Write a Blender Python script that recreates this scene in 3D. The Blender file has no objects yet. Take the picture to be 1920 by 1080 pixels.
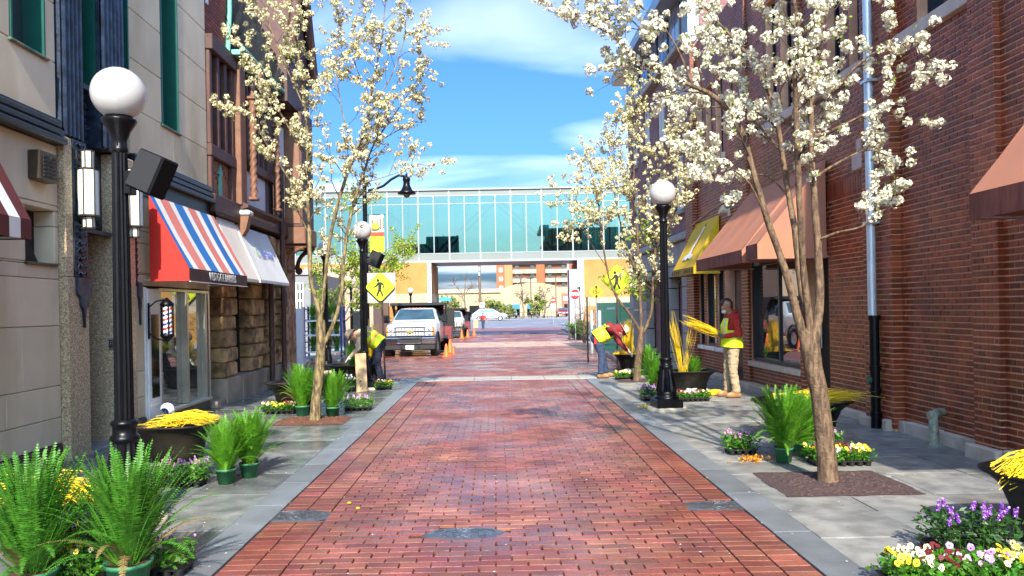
import bpy, bmesh, math, random
import numpy as np
from mathutils import Vector, Matrix, noise as mnoise
R = math.radians
random.seed(7); rng = np.random.default_rng(7)
sc = bpy.context.scene
COL = sc.collection

# ------------------------------------------------------------------ camera
CAM_H, FPX = 1.6, 1443.0
roll = R(1.0467); cr, sr = math.cos(roll), math.sin(roll)
cam_d = bpy.data.cameras.new('camera'); cam = bpy.data.objects.new('camera', cam_d); COL.objects.link(cam)
cam_d.sensor_width = 36; cam_d.lens = FPX / 1920 * 36
cam_d.shift_x, cam_d.shift_y = 24.27 / 1920, 40.45 / 1920
cam_d.clip_start, cam_d.clip_end = 0.05, 3000
cam.matrix_world = Matrix(((cr, sr, 0, 0), (0, 0, -1, 0), (-sr, cr, 0, CAM_H), (0, 0, 0, 1)))
sc.camera = cam

# ------------------------------------------------------------------ sky, sun, exposure
SUN_EL, SUN_AZ = R(37), R(3.5)       # azimuth: behind the camera, a little to the right
w = bpy.data.worlds.new('World'); sc.world = w; w.use_nodes = True
wn = w.node_tree; wn.nodes.clear()
def _n(nt, t, **k):
    n = nt.nodes.new(t)
    for a, b in k.items(): setattr(n, a, b)
    return n
wo = _n(wn, 'ShaderNodeOutputWorld'); wb = _n(wn, 'ShaderNodeBackground'); wb.inputs[1].default_value = 0.15
sky = _n(wn, 'ShaderNodeTexSky', sky_type='NISHITA', sun_disc=False)
sky.sun_elevation = SUN_EL; sky.sun_rotation = math.pi - SUN_AZ; sky.air_density = 1.0; sky.dust_density = 4.5; sky.ozone_density = 3.0
hs = _n(wn, 'ShaderNodeHueSaturation'); hs.inputs['Saturation'].default_value = 1.15; hs.inputs['Value'].default_value = 1.0
wn.links.new(sky.outputs[0], hs.inputs['Color'])
tn = _n(wn, 'ShaderNodeMixRGB', blend_type='MULTIPLY'); tn.inputs[0].default_value = 1; tn.inputs[2].default_value = (.33, .53, .78, 1); wn.links.new(hs.outputs[0], tn.inputs[1])
tc = _n(wn, 'ShaderNodeTexCoord'); sp = _n(wn, 'ShaderNodeSeparateXYZ'); wn.links.new(tc.outputs['Generated'], sp.inputs[0])
def wmath(op, a, b=None):
    m = _n(wn, 'ShaderNodeMath', operation=op)
    for i, q in enumerate((a, b)):
        if q is None: continue
        if isinstance(q, (int, float)): m.inputs[i].default_value = q
        else: wn.links.new(q, m.inputs[i])
    return m.outputs[0]
zz = wmath('ADD', wmath('MAXIMUM', sp.outputs[2], 0.0), 0.16)
cb = _n(wn, 'ShaderNodeCombineXYZ')
wn.links.new(wmath('DIVIDE', sp.outputs[0], zz), cb.inputs[0]); wn.links.new(wmath('DIVIDE', sp.outputs[1], zz), cb.inputs[1])
mp = _n(wn, 'ShaderNodeMapping'); mp.inputs['Scale'].default_value = (0.75, 1.5, 1); mp.inputs['Location'].default_value = (0.10, 1.27, 0)
wn.links.new(cb.outputs[0], mp.inputs[0])
nz = _n(wn, 'ShaderNodeTexNoise'); nz.inputs['Scale'].default_value = 1.15; nz.inputs['Detail'].default_value = 5; nz.inputs['Roughness'].default_value = 0.45; nz.inputs['Distortion'].default_value = 0.5
wn.links.new(mp.outputs[0], nz.inputs['Vector'])
rp = _n(wn, 'ShaderNodeValToRGB'); rp.color_ramp.elements[0].position = 0.47; rp.color_ramp.elements[1].position = 0.98
wn.links.new(nz.outputs[0], rp.inputs[0])
mx = _n(wn, 'ShaderNodeMixRGB'); mx.inputs[2].default_value = (10.0, 10.2, 10.8, 1)
wn.links.new(wmath('MULTIPLY', rp.outputs[0], 0.55), mx.inputs[0]); wn.links.new(tn.outputs[0], mx.inputs[1])
wn.links.new(mx.outputs[0], wb.inputs[0]); wn.links.new(wb.outputs[0], wo.inputs[0])
sd = bpy.data.lights.new('sun', 'SUN'); sd.energy = 3.3; sd.angle = R(0.9); sd.color = (1.0, 0.90, 0.76)
sun = bpy.data.objects.new('sun', sd); COL.objects.link(sun); sun.location = (6, -20, 30)
sv = Vector((math.sin(SUN_AZ) * math.cos(SUN_EL), -math.cos(SUN_AZ) * math.cos(SUN_EL), math.sin(SUN_EL)))
sun.rotation_euler = sv.to_track_quat('Z', 'Y').to_euler()
sc.view_settings.view_transform = 'Standard'; sc.view_settings.look = 'None'
sc.view_settings.exposure = 1.56; sc.view_settings.gamma = 1.0; sc.view_settings.use_curve_mapping = False
sc.cycles.max_bounces = 8; sc.cycles.transparent_max_bounces = 16; sc.cycles.use_denoising = True
sc.cycles.caustics_reflective = False; sc.cycles.caustics_refractive = False

# ------------------------------------------------------------------ helpers
def un(px, py):
    dx, dy = px - 960, py - 540
    return dx * cr - dy * sr + 25.0, dx * sr + dy * cr - 40.0
def at(px, py, Y):                      # the point at depth Y seen at a pixel of the 1920 x 1080 photograph
    a, b = un(px, py); return Vector((a / FPX * Y, Y, CAM_H - b / FPX * Y))
GY = ([-60, 20, 30, 50, 78, 100, 130, 3000], [0, 0, -0.2, -0.33, -0.34, 0.12, 0.2, 0.2])
def gz(y): return float(np.interp(y, GY[0], GY[1]))
def gp(px, py):                         # the point of the ground seen at a pixel
    a, b = un(px, py); Y = 20.0
    for _ in range(30): Y = 0.5 * Y + 0.5 * FPX * (CAM_H - gz(Y)) / max(b, 1)
    return Vector((a / FPX * Y, Y, gz(Y)))
LX0, LS = -4.743, -0.0146               # the two street fronts: X = X0 + S * Y
RX0, RS = 5.108, -0.0152
def _front(x0, s, side):
    n = math.hypot(1, s); t = (s / n, 1 / n); m = (side / n, -side * s / n)
    return Matrix(((t[0], m[0], 0, x0), (t[1], m[1], 0, 0), (0, 0, 1, 0), (0, 0, 0, 1)))
ML, MR = _front(LX0, LS, 1), _front(RX0, RS, -1)   # (along the front, out from it, up) -> world
def uz(side, px, py, d=0.0):            # where on a front (d metres out from it) a pixel falls
    a, b = un(px, py)
    x0, s, q = (LX0, LS, 1) if side == 'L' else (RX0, RS, -1)
    Y = (x0 + q * d) / (a / FPX - s); return Y, CAM_H - b / FPX * Y
def L(px, py, d=0.0): return uz('L', px, py, d)
def Rt(px, py, d=0.0): return uz('R', px, py, d)

OFF = {}
def link(name, data, parent=None, loc=None):
    o = bpy.data.objects.new(name, data); COL.objects.link(o)
    if parent is not None:
        o.parent = parent; OFF[o.name] = OFF[parent.name].copy()
    else: OFF[o.name] = Vector((0, 0, 0))
    if loc is not None: o.location = loc
    return o
def tag(o, label=None, cat=None, group=None, kind=None):
    if label: o['label'] = label
    if cat: o['category'] = cat
    if group: o['group'] = group
    if kind: o['kind'] = kind
    return o
def thing(name, label, cat, loc=(0, 0, 0), group=None, kind=None, rz=0):
    o = link(name, None); o.location = loc; OFF[o.name] = Vector(loc); o.rotation_euler = (0, 0, rz); o.empty_display_size = 0.2
    return tag(o, label, cat, group, kind)
def copy_thing(o, loc, rz=None, label=None, sc_=None):
    def cp(a, par):
        c = a.copy(); COL.objects.link(c)
        if par is not None: c.parent = par
        for ch in list(a.children): cp(ch, c)
        return c
    c = cp(o, None); c.location = loc
    if rz is not None: c.rotation_euler = (0, 0, rz)
    if label: c['label'] = label
    if sc_: c.scale = (sc_,) * 3
    return c
def mlist(m): return list(m) if isinstance(m, (list, tuple)) else [m]

BOXF = [(0, 3, 2, 1), (4, 5, 6, 7), (0, 1, 5, 4), (1, 2, 6, 5), (2, 3, 7, 6), (3, 0, 4, 7)]
class MB:
    def __init__(s, M=None):
        s.v, s.f, s.mi, s.sm = [], [], [], []; s.M = M
    def add(s, vs, fs, mi=0, sm=False, T=None):
        A = s.M if T is None else (s.M @ T if s.M is not None else T)
        b = len(s.v); flip = False
        if A is not None:
            a = np.array(A); vs = (np.asarray(vs, dtype=float) @ a[:3, :3].T + a[:3, 3]).tolist()
            flip = np.linalg.det(a[:3, :3]) < 0
        s.v.extend(vs)
        for f in fs:
            g = [i + b for i in f]
            s.f.append(g[::-1] if flip else g)
        s.mi.extend([mi] * len(fs)); s.sm.extend([sm] * len(fs)); return s
    def box(s, x0, x1, y0, y1, z0, z1, mi=0, bev=0.0, T=None):
        if x0 > x1: x0, x1 = x1, x0
        if y0 > y1: y0, y1 = y1, y0
        if bev <= 0:
            vs = [(x0, y0, z0), (x1, y0, z0), (x1, y1, z0), (x0, y1, z0), (x0, y0, z1), (x1, y0, z1), (x1, y1, z1), (x0, y1, z1)]
            return s.add(vs, BOXF, mi, False, T)
        b = min(bev, (x1 - x0) * .45, (y1 - y0) * .45, (z1 - z0) * .45)
        X, Y, Z = (x0, x1), (y0, y1), (z0, z1); vs = []; ix = {}
        for i in (0, 1):
            for j in (0, 1):
                for k in (0, 1):
                    p = (X[i], Y[j], Z[k]); ins = (b if i == 0 else -b, b if j == 0 else -b, b if k == 0 else -b)
                    for a in range(3):
                        q = [p[c] + (0 if c == a else ins[c]) for c in range(3)]
                        ix[i, j, k, a] = len(vs); vs.append(tuple(q))
        fs = []
        def g(*ks): fs.append([ix[k] for k in ks])
        g((0,0,0,0),(0,0,1,0),(0,1,1,0),(0,1,0,0)); g((1,0,0,0),(1,1,0,0),(1,1,1,0),(1,0,1,0))
        g((0,0,0,1),(1,0,0,1),(1,0,1,1),(0,0,1,1)); g((0,1,0,1),(0,1,1,1),(1,1,1,1),(1,1,0,1))
        g((0,0,0,2),(0,1,0,2),(1,1,0,2),(1,0,0,2)); g((0,0,1,2),(1,0,1,2),(1,1,1,2),(0,1,1,2))
        for i in (0, 1):
            for j in (0, 1):
                q = [(i, j, 0, 0), (i, j, 0, 1), (i, j, 1, 1), (i, j, 1, 0)]; g(*(q if i == j else q[::-1]))
                q = [(i, 0, j, 0), (i, 1, j, 0), (i, 1, j, 2), (i, 0, j, 2)]; q = [(i, 0, j, 0), (i, 0, j, 2), (i, 1, j, 2), (i, 1, j, 0)]; g(*(q[::-1] if i == j else q))
                q = [(0, i, j, 1), (0, i, j, 2), (1, i, j, 2), (1, i, j, 1)]; g(*(q if i == j else q[::-1]))
        for i in (0, 1):
            for j in (0, 1):
                for k in (0, 1):
                    q = [(i, j, k, 0), (i, j, k, 1), (i, j, k, 2)]; g(*(q if (i + j + k) % 2 == 1 else q[::-1]))
        return s.add(vs, fs, mi, False, T)
    def quad(s, a, b, c, d, mi=0, T=None): return s.add([a, b, c, d], [(0, 1, 2, 3)], mi, False, T)
    def tube(s, pts, r, n=8, mi=0, caps=True, T=None, sm=True):
        P = [Vector(p) for p in pts]; m = len(P); rr = r if isinstance(r, (list, tuple)) else [r] * m
        vs = []; fs = []; up = None
        for i in range(m):
            d = (P[min(i + 1, m - 1)] - P[max(i - 1, 0)])
            d = d.normalized() if d.length > 1e-9 else Vector((0, 0, 1))
            if up is None:
                up = Vector((1, 0, 0)) if abs(d.x) < .8 else Vector((0, 1, 0))
            a = (up - d * up.dot(d)); a = a.normalized() if a.length > 1e-6 else d.orthogonal().normalized()
            up = a; b = d.cross(a)
            for k in range(n):
                t = 2 * math.pi * k / n; vs.append(tuple(P[i] + (a * math.cos(t) + b * math.sin(t)) * rr[i]))
        for i in range(m - 1):
            for k in range(n):
                k2 = (k + 1) % n; fs.append((i * n + k, i * n + k2, (i + 1) * n + k2, (i + 1) * n + k))
        s.add(vs, fs, mi, sm, T)
        if caps:
            s.add(vs[:n], [tuple(range(n))[::-1]], mi, False, T); s.add(vs[-n:], [tuple(range(n))], mi, False, T)
        return s
    def lathe(s, prof, n=20, c=(0, 0, 0), mi=0, sm=True, sx=1, sy=1, T=None, flute=0, pw=2.0):
        vs = []; fs = []
        for (r, z) in prof:
            for k in range(n):
                t = 2 * math.pi * k / n; q = r * (1 - flute * (k % 2))
                cx_, sy_ = math.cos(t), math.sin(t)
                if pw != 2.0:
                    cx_ = math.copysign(abs(cx_) ** (2 / pw), cx_); sy_ = math.copysign(abs(sy_) ** (2 / pw), sy_)
                vs.append((c[0] + q * sx * cx_, c[1] + q * sy * sy_, c[2] + z))
        for i in range(len(prof) - 1):
            for k in range(n):
                k2 = (k + 1) % n; fs.append((i * n + k, i * n + k2, (i + 1) * n + k2, (i + 1) * n + k))
        return s.add(vs, fs, mi, sm, T)
    def ball(s, c, r, n=16, m=10, mi=0, sc_=(1, 1, 1), T=None):
        prof = [(max(1e-4, r * math.sin(math.pi * i / m)), -r * math.cos(math.pi * i / m)) for i in range(m + 1)]
        return s.lathe([(a * 1.0, z * sc_[2]) for a, z in prof], n, c, mi, True, sc_[0], sc_[1], T)
    def prism(s, poly, d0, d1, ax='xz', mi=0, T=None):   # poly in two axes, extruded along the third
        def p3(a, b, d): return {'xz': (a, d, b), 'yz': (d, a, b), 'xy': (a, b, d)}[ax]
        n = len(poly); vs = [p3(a, b, d0) for a, b in poly] + [p3(a, b, d1) for a, b in poly]
        fs = [tuple(range(n))[::-1], tuple(range(n, 2 * n))] + [(i, (i + 1) % n, (i + 1) % n + n, i + n) for i in range(n)]
        area = sum(poly[i][0] * poly[(i + 1) % n][1] - poly[(i + 1) % n][0] * poly[i][1] for i in range(n))
        fl = (area < 0) ^ (d1 < d0) ^ (ax == 'xz')
        return s.add(vs, [f[::-1] for f in fs] if fl else fs, mi, False, T)
    def mesh(s, name, mats):
        me = bpy.data.meshes.new(name); me.from_pydata(s.v, [], s.f)
        for m in mlist(mats): me.materials.append(m)
        if s.f:
            me.polygons.foreach_set('material_index', s.mi); me.polygons.foreach_set('use_smooth', s.sm)
        me.update(); return me
    def build(s, name, mats, parent=None, label=None, kind=None, world=True):
        if parent is not None and world:
            o_ = OFF[parent.name]; ox, oy, oz = o_
            if ox or oy or oz: s.v = [(a[0] - ox, a[1] - oy, a[2] - oz) for a in s.v]
        o = link(name, s.mesh(name, mats), parent)
        if label: o['label'] = label
        if kind: o['kind'] = kind
        return o
def inst(name, me, parent, loc, rot=None, scale=None):
    o = bpy.data.objects.new(name, me); COL.objects.link(o); o.parent = parent; o.location = loc
    if rot is not None: o.rotation_euler = rot
    if scale is not None: o.scale = scale if isinstance(scale, (tuple, list)) else (scale,) * 3
    return o
def struct(name, mb, mats): return tag(mb.build(name, mats), kind='structure')

# ------------------------------------------------------------------ materials
MC = {}
def M(name, col, rough=.65, metal=0.0, var=.14, scale=5.0, bump=0.0, bscale=60.0, isl=0.0, col2=None, c2s=3.0, c2lo=.45, c2hi=.65,
      rlo=None, rscale=2.0, spec=.5, trans=0.0, emit=0.0, streak=None, coat=0.0, ior=1.5, hue=0.0):
    if name in MC: return MC[name]
    m = bpy.data.materials.new(name); MC[name] = m; m.use_nodes = True; nt = m.node_tree; nt.nodes.clear()
    out = _n(nt, 'ShaderNodeOutputMaterial'); b = _n(nt, 'ShaderNodeBsdfPrincipled'); ln = nt.links.new
    geo = _n(nt, 'ShaderNodeNewGeometry'); pos = geo.outputs['Position']
    def noi(sc_, det=3, vec=pos):
        n = _n(nt, 'ShaderNodeTexNoise'); n.inputs['Scale'].default_value = sc_; n.inputs['Detail'].default_value = det; ln(vec, n.inputs['Vector']); return n.outputs[0]
    def ramp(v, lo, hi, a, c):
        r = _n(nt, 'ShaderNodeMapRange'); r.inputs[1].default_value = lo; r.inputs[2].default_value = hi; r.inputs[3].default_value = a; r.inputs[4].default_value = c; ln(v, r.inputs[0]); return r.outputs[0]
    c4 = (*col, 1); cur = None
    if col2 is not None:
        x = _n(nt, 'ShaderNodeMixRGB'); x.inputs[1].default_value = c4; x.inputs[2].default_value = (*col2, 1)
        vec = pos
        if streak:
            mpn = _n(nt, 'ShaderNodeMapping'); mpn.inputs['Scale'].default_value = streak; ln(pos, mpn.inputs[0]); vec = mpn.outputs[0]
        ln(ramp(noi(c2s, 4, vec), c2lo, c2hi, 0, 1), x.inputs[0]); cur = x.outputs[0]
    if var > 0 or isl > 0:
        h = _n(nt, 'ShaderNodeHueSaturation')
        if cur is None: h.inputs['Color'].default_value = c4
        else: ln(cur, h.inputs['Color'])
        v = ramp(noi(scale, 5), .25, .75, 1 - var, 1 + var) if var > 0 else None
        if isl > 0:
            oi = _n(nt, 'ShaderNodeObjectInfo'); ad = _n(nt, 'ShaderNodeMath', operation='ADD'); ln(oi.outputs['Random'], ad.inputs[0]); ln(geo.outputs['Random Per Island'], ad.inputs[1])
            wn_ = _n(nt, 'ShaderNodeTexWhiteNoise', noise_dimensions='1D'); ln(ad.outputs[0], wn_.inputs['W'])
            iv = ramp(wn_.outputs[0], 0, 1, 1 - isl, 1 + isl)
            if hue: ln(ramp(wn_.outputs[1], 0, 1, .5 - hue, .5 + hue), h.inputs['Hue'])
            if v is None: v = iv
            else:
                mu = _n(nt, 'ShaderNodeMath', operation='MULTIPLY'); ln(v, mu.inputs[0]); ln(iv, mu.inputs[1]); v = mu.outputs[0]
        ln(v, h.inputs['Value']); cur = h.outputs[0]
    if cur is None: b.inputs['Base Color'].default_value = c4
    else: ln(cur, b.inputs['Base Color'])
    b.inputs['Roughness'].default_value = rough; b.inputs['Metallic'].default_value = metal
    b.inputs['Specular IOR Level'].default_value = spec; b.inputs['IOR'].default_value = ior
    if coat: b.inputs['Coat Weight'].default_value = coat; b.inputs['Coat Roughness'].default_value = .08
    if rlo is not None: ln(ramp(noi(rscale, 4), .38, .62, rlo, rough), b.inputs['Roughness'])
    if bump > 0:
        bp = _n(nt, 'ShaderNodeBump'); bp.inputs['Strength'].default_value = min(1, bump); bp.inputs['Distance'].default_value = .01
        ln(noi(bscale, 4), bp.inputs['Height']); ln(bp.outputs[0], b.inputs['Normal'])
    if emit > 0:
        b.inputs['Emission Color'].default_value = c4; b.inputs['Emission Strength'].default_value = emit
    s_ = b.outputs[0]
    if trans > 0:
        t = _n(nt, 'ShaderNodeBsdfTranslucent'); x = _n(nt, 'ShaderNodeMixShader'); x.inputs[0].default_value = trans
        if cur is None: t.inputs[0].default_value = c4
        else: ln(cur, t.inputs[0])
        ln(s_, x.inputs[1]); ln(t.outputs[0], x.inputs[2]); s_ = x.outputs[0]
    ln(s_, out.inputs[0]); return m
def glass(name, tint, refl=.5, rough=.02, gl=(1, 1, 1)):
    if name in MC: return MC[name]
    m = bpy.data.materials.new(name); MC[name] = m; m.use_nodes = True; nt = m.node_tree; nt.nodes.clear(); ln = nt.links.new
    out = _n(nt, 'ShaderNodeOutputMaterial'); g = _n(nt, 'ShaderNodeBsdfGlossy'); t = _n(nt, 'ShaderNodeBsdfTransparent'); x = _n(nt, 'ShaderNodeMixShader')
    g.inputs['Roughness'].default_value = rough; g.inputs['Color'].default_value = (*gl, 1); t.inputs[0].default_value = (*tint, 1)
    lw = _n(nt, 'ShaderNodeLayerWeight'); lw.inputs[0].default_value = .35
    r = _n(nt, 'ShaderNodeMapRange'); r.inputs[3].default_value = refl; r.inputs[4].default_value = 1; ln(lw.outputs['Fresnel'], r.inputs[0])
    ln(r.outputs[0], x.inputs[0]); ln(t.outputs[0], x.inputs[1]); ln(g.outputs[0], x.inputs[2]); ln(x.outputs[0], out.inputs[0]); return m

m_black = M('black_iron', (.0045, .0045, .006), .30, var=.3, scale=14, bump=.15, bscale=90, spec=.22)
m_matblack = M('matt_black', (.010, .010, .012), .6, var=.2)
m_dark = M('dark_void', (.012, .011, .011), .7, var=.2)
m_white = M('white_paint', (.78, .78, .76), .4, var=.06)
m_steel = M('galvanised_steel', (.55, .60, .64), .35, metal=.75, var=.15, scale=9)
m_chrome = M('chrome', (.75, .76, .78), .12, metal=1, var=.05)
m_conc = M('concrete', (.58, .49, .39), .85, var=.2, scale=4, bump=.25, bscale=50, col2=(.42, .34, .26), c2s=2.2)
m_palec = M('pale_concrete', (.60, .50, .36), .85, var=.15, scale=9, bump=.3, bscale=70)
m_soil = M('dark_soil', (.045, .022, .013), .95, var=.4, scale=40, bump=.9, bscale=60, col2=(.09, .04, .02), c2s=30)
m_yellow = M('yellow_withy', (.85, .58, .012), .5, var=.18, scale=20, isl=.2)
m_shop = M('dark_shop_glass', (.016, .020, .022), .015, var=.4, scale=1.3, spec=.9, ior=1.9)
m_globe = M('white_globe', (.60, .58, .56), .22, var=.02, trans=.25, coat=.3)
m_leaf = M('leaf_green', (.075, .23, .014), .5, var=.3, scale=30, isl=.35, trans=.35, hue=.02)
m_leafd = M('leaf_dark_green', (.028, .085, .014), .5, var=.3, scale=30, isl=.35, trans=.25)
m_fern = M('fern_green', (.12, .33, .020), .5, var=.25, scale=20, isl=.3, trans=.38, hue=.015)
m_fernd = M('fern_deep_green', (.075, .24, .020), .5, var=.25, scale=20, isl=.3, trans=.33, hue=.015)
# ================================================================== SETTING: ground, street, pavements
m_ground = M('plaza_concrete', (.36, .34, .31), .85, var=.15, scale=.7, bump=.2, bscale=30, col2=(.28, .27, .26), c2s=.5)
m_asph = M('asphalt', (.16, .17, .20), .8, var=.15, scale=1.5, bump=.3, bscale=40, col2=(.22, .23, .26), c2s=.3)
m_brick = M('street_brick', (.175, .046, .029), .62, var=.35, scale=2.2, bump=.45, bscale=55, isl=.30, col2=(.23, .080, .052), c2s=1.1, c2lo=.45, c2hi=.72, rlo=.11, rscale=.8, spec=.8, hue=.014)
m_brickb = M('border_brick', (.195, .045, .025), .55, var=.30, scale=2.4, bump=.4, bscale=45, isl=.28, col2=(.31, .13, .095), c2s=1.5, rlo=.34, spec=.45)
m_brickbed = M('brick_joint_sand', (.055, .022, .016), .8, var=.3, scale=9, bump=.4, bscale=60)
m_bricksun = M('sunlit_street_brick', (.40, .26, .19), .6, var=.25, scale=2, isl=.2)  # sunlight on the far street put into a paler brick colour
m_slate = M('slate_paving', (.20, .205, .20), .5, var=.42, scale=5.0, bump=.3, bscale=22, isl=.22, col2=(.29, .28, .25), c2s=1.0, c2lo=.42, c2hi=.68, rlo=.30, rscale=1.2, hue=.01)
m_slatedk = M('dark_slate_paving', (.125, .135, .132), .36, var=.45, scale=5.0, bump=.3, bscale=22, isl=.25, col2=(.20, .205, .19), c2s=1.0, rlo=.16, rscale=1.0, hue=.01)  # darker and smoother slate than the right paving
m_kerb = M('kerb_slate', (.155, .168, .178), .5, var=.2, scale=3, bump=.25, bscale=40, isl=.16, rlo=.3)
m_joint = M('paving_joint', (.05, .05, .045), .9, var=.3, scale=12)
m_granite = M('granite_band', (.33, .31, .27), .7, var=.15, scale=5, bump=.2, isl=.12)

def sheet(name, x0, x1, ys, z, mat, xf0=None, xf1=None):
    mb = MB(); n = 2
    for a, b in zip(ys[:-1], ys[1:]):
        A0 = xf0(a) if xf0 else x0; A1 = xf1(a) if xf1 else x1; B0 = xf0(b) if xf0 else x0; B1 = xf1(b) if xf1 else x1
        mb.quad((A0, a, gz(a) + z), (A1, a, gz(a) + z), (B1, b, gz(b) + z), (B0, b, gz(b) + z))
    return struct(name, mb, mat)
sheet('ground', -400, 400, [-60, 0, 20, 24, 30, 40, 50, 64, 78, 90, 100, 130, 2500], -.045, m_ground)
sheet('far_road', -200, 200, [79.2, 85, 92, 100, 112], -.02, m_asph)
SEL = lambda y: -1.7576 - .005 * y
SER = lambda y: 1.8705 + .0024 * y
KW = .27
FER = lambda y: float(np.interp(y, [18, 19, 23, 44, 72, 78], [3.0, 3.0, 3.5, 5.1, 5.7, 7.5]))   # right kerb beyond the granite band
FEL = lambda y: float(np.interp(y, [18, 22, 80], [-6.5, -7.5, -7.5]))
bed = MB()
for a, b, f0, f1 in ((-8, 17.46, SEL, SER), (18.29, 78, FEL, FER)):
    ys = [a] + [y for y in (20, 23, 30, 40, 44, 50, 60, 72) if a < y < b] + [b]
    for p, q in zip(ys[:-1], ys[1:]):
        bed.quad((f0(p), p, gz(p) - .012), (f1(p), p, gz(p) - .012), (f1(q), q, gz(q) - .012), (f0(q), q, gz(q) - .012))
street = struct('brick_street', bed, m_brickbed)
# bricks laid across the street in running bond: one mesh per brick shape, the nearest 300 as objects, the rest joined
def brick_mesh(name, lx, ly, mat):
    b = MB(); b.box(-lx / 2, lx / 2, -ly / 2, ly / 2, -.03, .006, 0, .003); return b.mesh(name, mat)
BX, BY = .203, .1015
bm_main = brick_mesh('brick', BX - .009, BY - .010, m_brick); bm_edge = brick_mesh('border_brick', BX - .008, BY - .009, m_brick)
rest, restb = MB(), MB(); cnt = 0
MANH = [(gp(550, 967), .29), (gp(872, 1001), .27), (gp(1347, 948), .27)]
y = 2.0; row = 0
cand = []
while y < 17.42:
    x0, x1 = SEL(y), SER(y)
    for k in range(2): # border: two stretcher bricks lying along the edge on each side
        cand.append((x0 + .105 + .206 * k, y, 1, BX)); cand.append((x1 - .105 - .206 * k, y, 1, BX))
    a, b = x0 + .415, x1 - .415; x = a + (0 if row % 2 else BX / 2); nb = int((b - x) / BX)
    for k in range(-1, nb + 2):
        xx = x + BX / 2 + k * BX; l0, l1 = max(a, xx - BX / 2), min(b, xx + BX / 2)
        if l1 - l0 > .04: cand.append(((l0 + l1) / 2, y, 0, l1 - l0))
    y += BY; row += 1
def low(mb, x, y, lx, ly, tz, tilt, ch=.003):
    zc = gz(y); X0, X1, Y0, Y1 = x - lx / 2, x + lx / 2, y - ly / 2, y + ly / 2
    t = [zc + tz + random.gauss(0, tilt) for _ in range(4)]
    m_ = [q - ch for q in t]; vs = [(X0, Y0, zc - .012), (X1, Y0, zc - .012), (X1, Y1, zc - .012), (X0, Y1, zc - .012), (X0, Y0, m_[0]), (X1, Y0, m_[1]), (X1, Y1, m_[2]), (X0, Y1, m_[3]), (X0 + ch, Y0 + ch, t[0]), (X1 - ch, Y0 + ch, t[1]), (X1 - ch, Y1 - ch, t[2]), (X0 + ch, Y1 - ch, t[3])]
    mb.add(vs, BOXF[2:] + [tuple(i + 4 for i in f) for f in BOXF[1:]])
for (x, y, e, l_) in cand:
    if any(((x - p.x) / r) ** 2 + ((y - p.y) / (r * .5)) ** 2 < 1.32 for p, r in MANH): continue
    if y < 4.55: show = False
    else: show = cnt < 300 and abs(x / y) < .7 and l_ > BX - .005
    if show:
        cnt += 1
        inst('brick', bm_edge if e else bm_main, street, (x + random.gauss(0, .0015), y + random.gauss(0, .0015), random.gauss(0, .0016)), (random.gauss(0, .010), random.gauss(0, .008), random.gauss(0, .008)))
    else: low(restb if e else rest, x, y, l_ - .009, BY - .010, .006, .0012)
y = 18.36
while y < 64:
    x0, x1 = FEL(y), FER(y); st = 1 if y < 40 else 2
    by = BY * st; x = x0 + (0 if row % 2 else BX / 2)
    while x + BX < x1:
        low(rest, x + BX / 2, y, BX - .014, by - .014, .006, .0006, .006); x += BX
    y += by; row += 1
rest.build('brick', m_brick, street, kind='stuff'); restb.build('border_brick', m_brick, street, kind='stuff')
pale = MB(); y = 38.2  # sunlit strip across the far street, painted as a band of pale bricks
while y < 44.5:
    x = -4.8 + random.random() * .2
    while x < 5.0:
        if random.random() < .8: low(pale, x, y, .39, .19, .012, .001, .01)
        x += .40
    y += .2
pale.build('sunlit_strip_brick', m_bricksun, street, kind='stuff')
sheet('brick_street_end', -7.5, 6.2, [64.1, 72, 79.1], .004, M('far_street_brick', (.24, .085, .07), .5, var=.3, scale=1.5, col2=(.2, .12, .14), c2s=.8))
# granite band across the street
gb = struct('granite_crossing', MB().box(-2.35, 2.45, 17.44, 18.30, -.04, -.004), m_joint)
x = -2.3
while x < 2.4:
    lx = min(random.uniform(.75, 1.05), 2.4 - x); 
    if lx > .2: MB().box(x + .004, x + lx - .004, 17.455, 17.87, -.03, .012, 0, .006).build('granite_slab', m_granite, gb); MB().box(x + .004, x + lx - .004, 17.88, 18.285, -.03, .012, 0, .006).build('granite_slab', m_granite, gb)
    x += lx
# kerb strips and flagged pavements, every slab a part
def paving(side):
    q = -1 if side == 'L' else 1
    edge = SEL if side == 'L' else SER
    wall = (lambda y: LX0 + LS * y) if side == 'L' else (lambda y: RX0 + RS * y)
    base = MB()
    base.quad((edge(-8), -8, -.008), (wall(-8), -8, -.008), (wall(17.45), 17.45, -.008), (edge(17.45), 17.45, -.008))
    pv = struct('left_pavement' if q < 0 else 'right_pavement', base, m_joint)
    ms = m_slatedk if q < 0 else m_slate
    y = -8.0
    while y < 17.4:
        ln_ = min(random.uniform(.8, 1.15), 17.44 - y)
        if ln_ < .25: break
        a, b = edge(y + ln_ / 2), edge(y + ln_ / 2) + q * KW
        MB().box(min(a, b) + .003, max(a, b) - .003, y + .004, y + ln_ - .004, -.03, .014, 0, .003).build('kerb_stone', m_kerb, pv)
        y += ln_
    nb = 4
    for k in range(nb):
        y = -8.0 + random.random()
        while y < 17.3:
            ln_ = random.uniform(.42, .86) if y > 3 else 1.5
            ln_ = min(ln_, 17.44 - y)
            ym = y + ln_ / 2; a = edge(ym) + q * KW; b = wall(ym); wd = (b - a) / nb
            x0, x1 = a + wd * k, a + wd * (k + 1); x0, x1 = min(x0, x1), max(x0, x1)
            h = random.uniform(.004, .013)
            MB().box(x0 + .004, x1 - .004, y + .004, y + ln_ - .004, -.03, h, 0, .0025).build('paving_slab', ms, pv)
            y += ln_
    return pv
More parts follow.
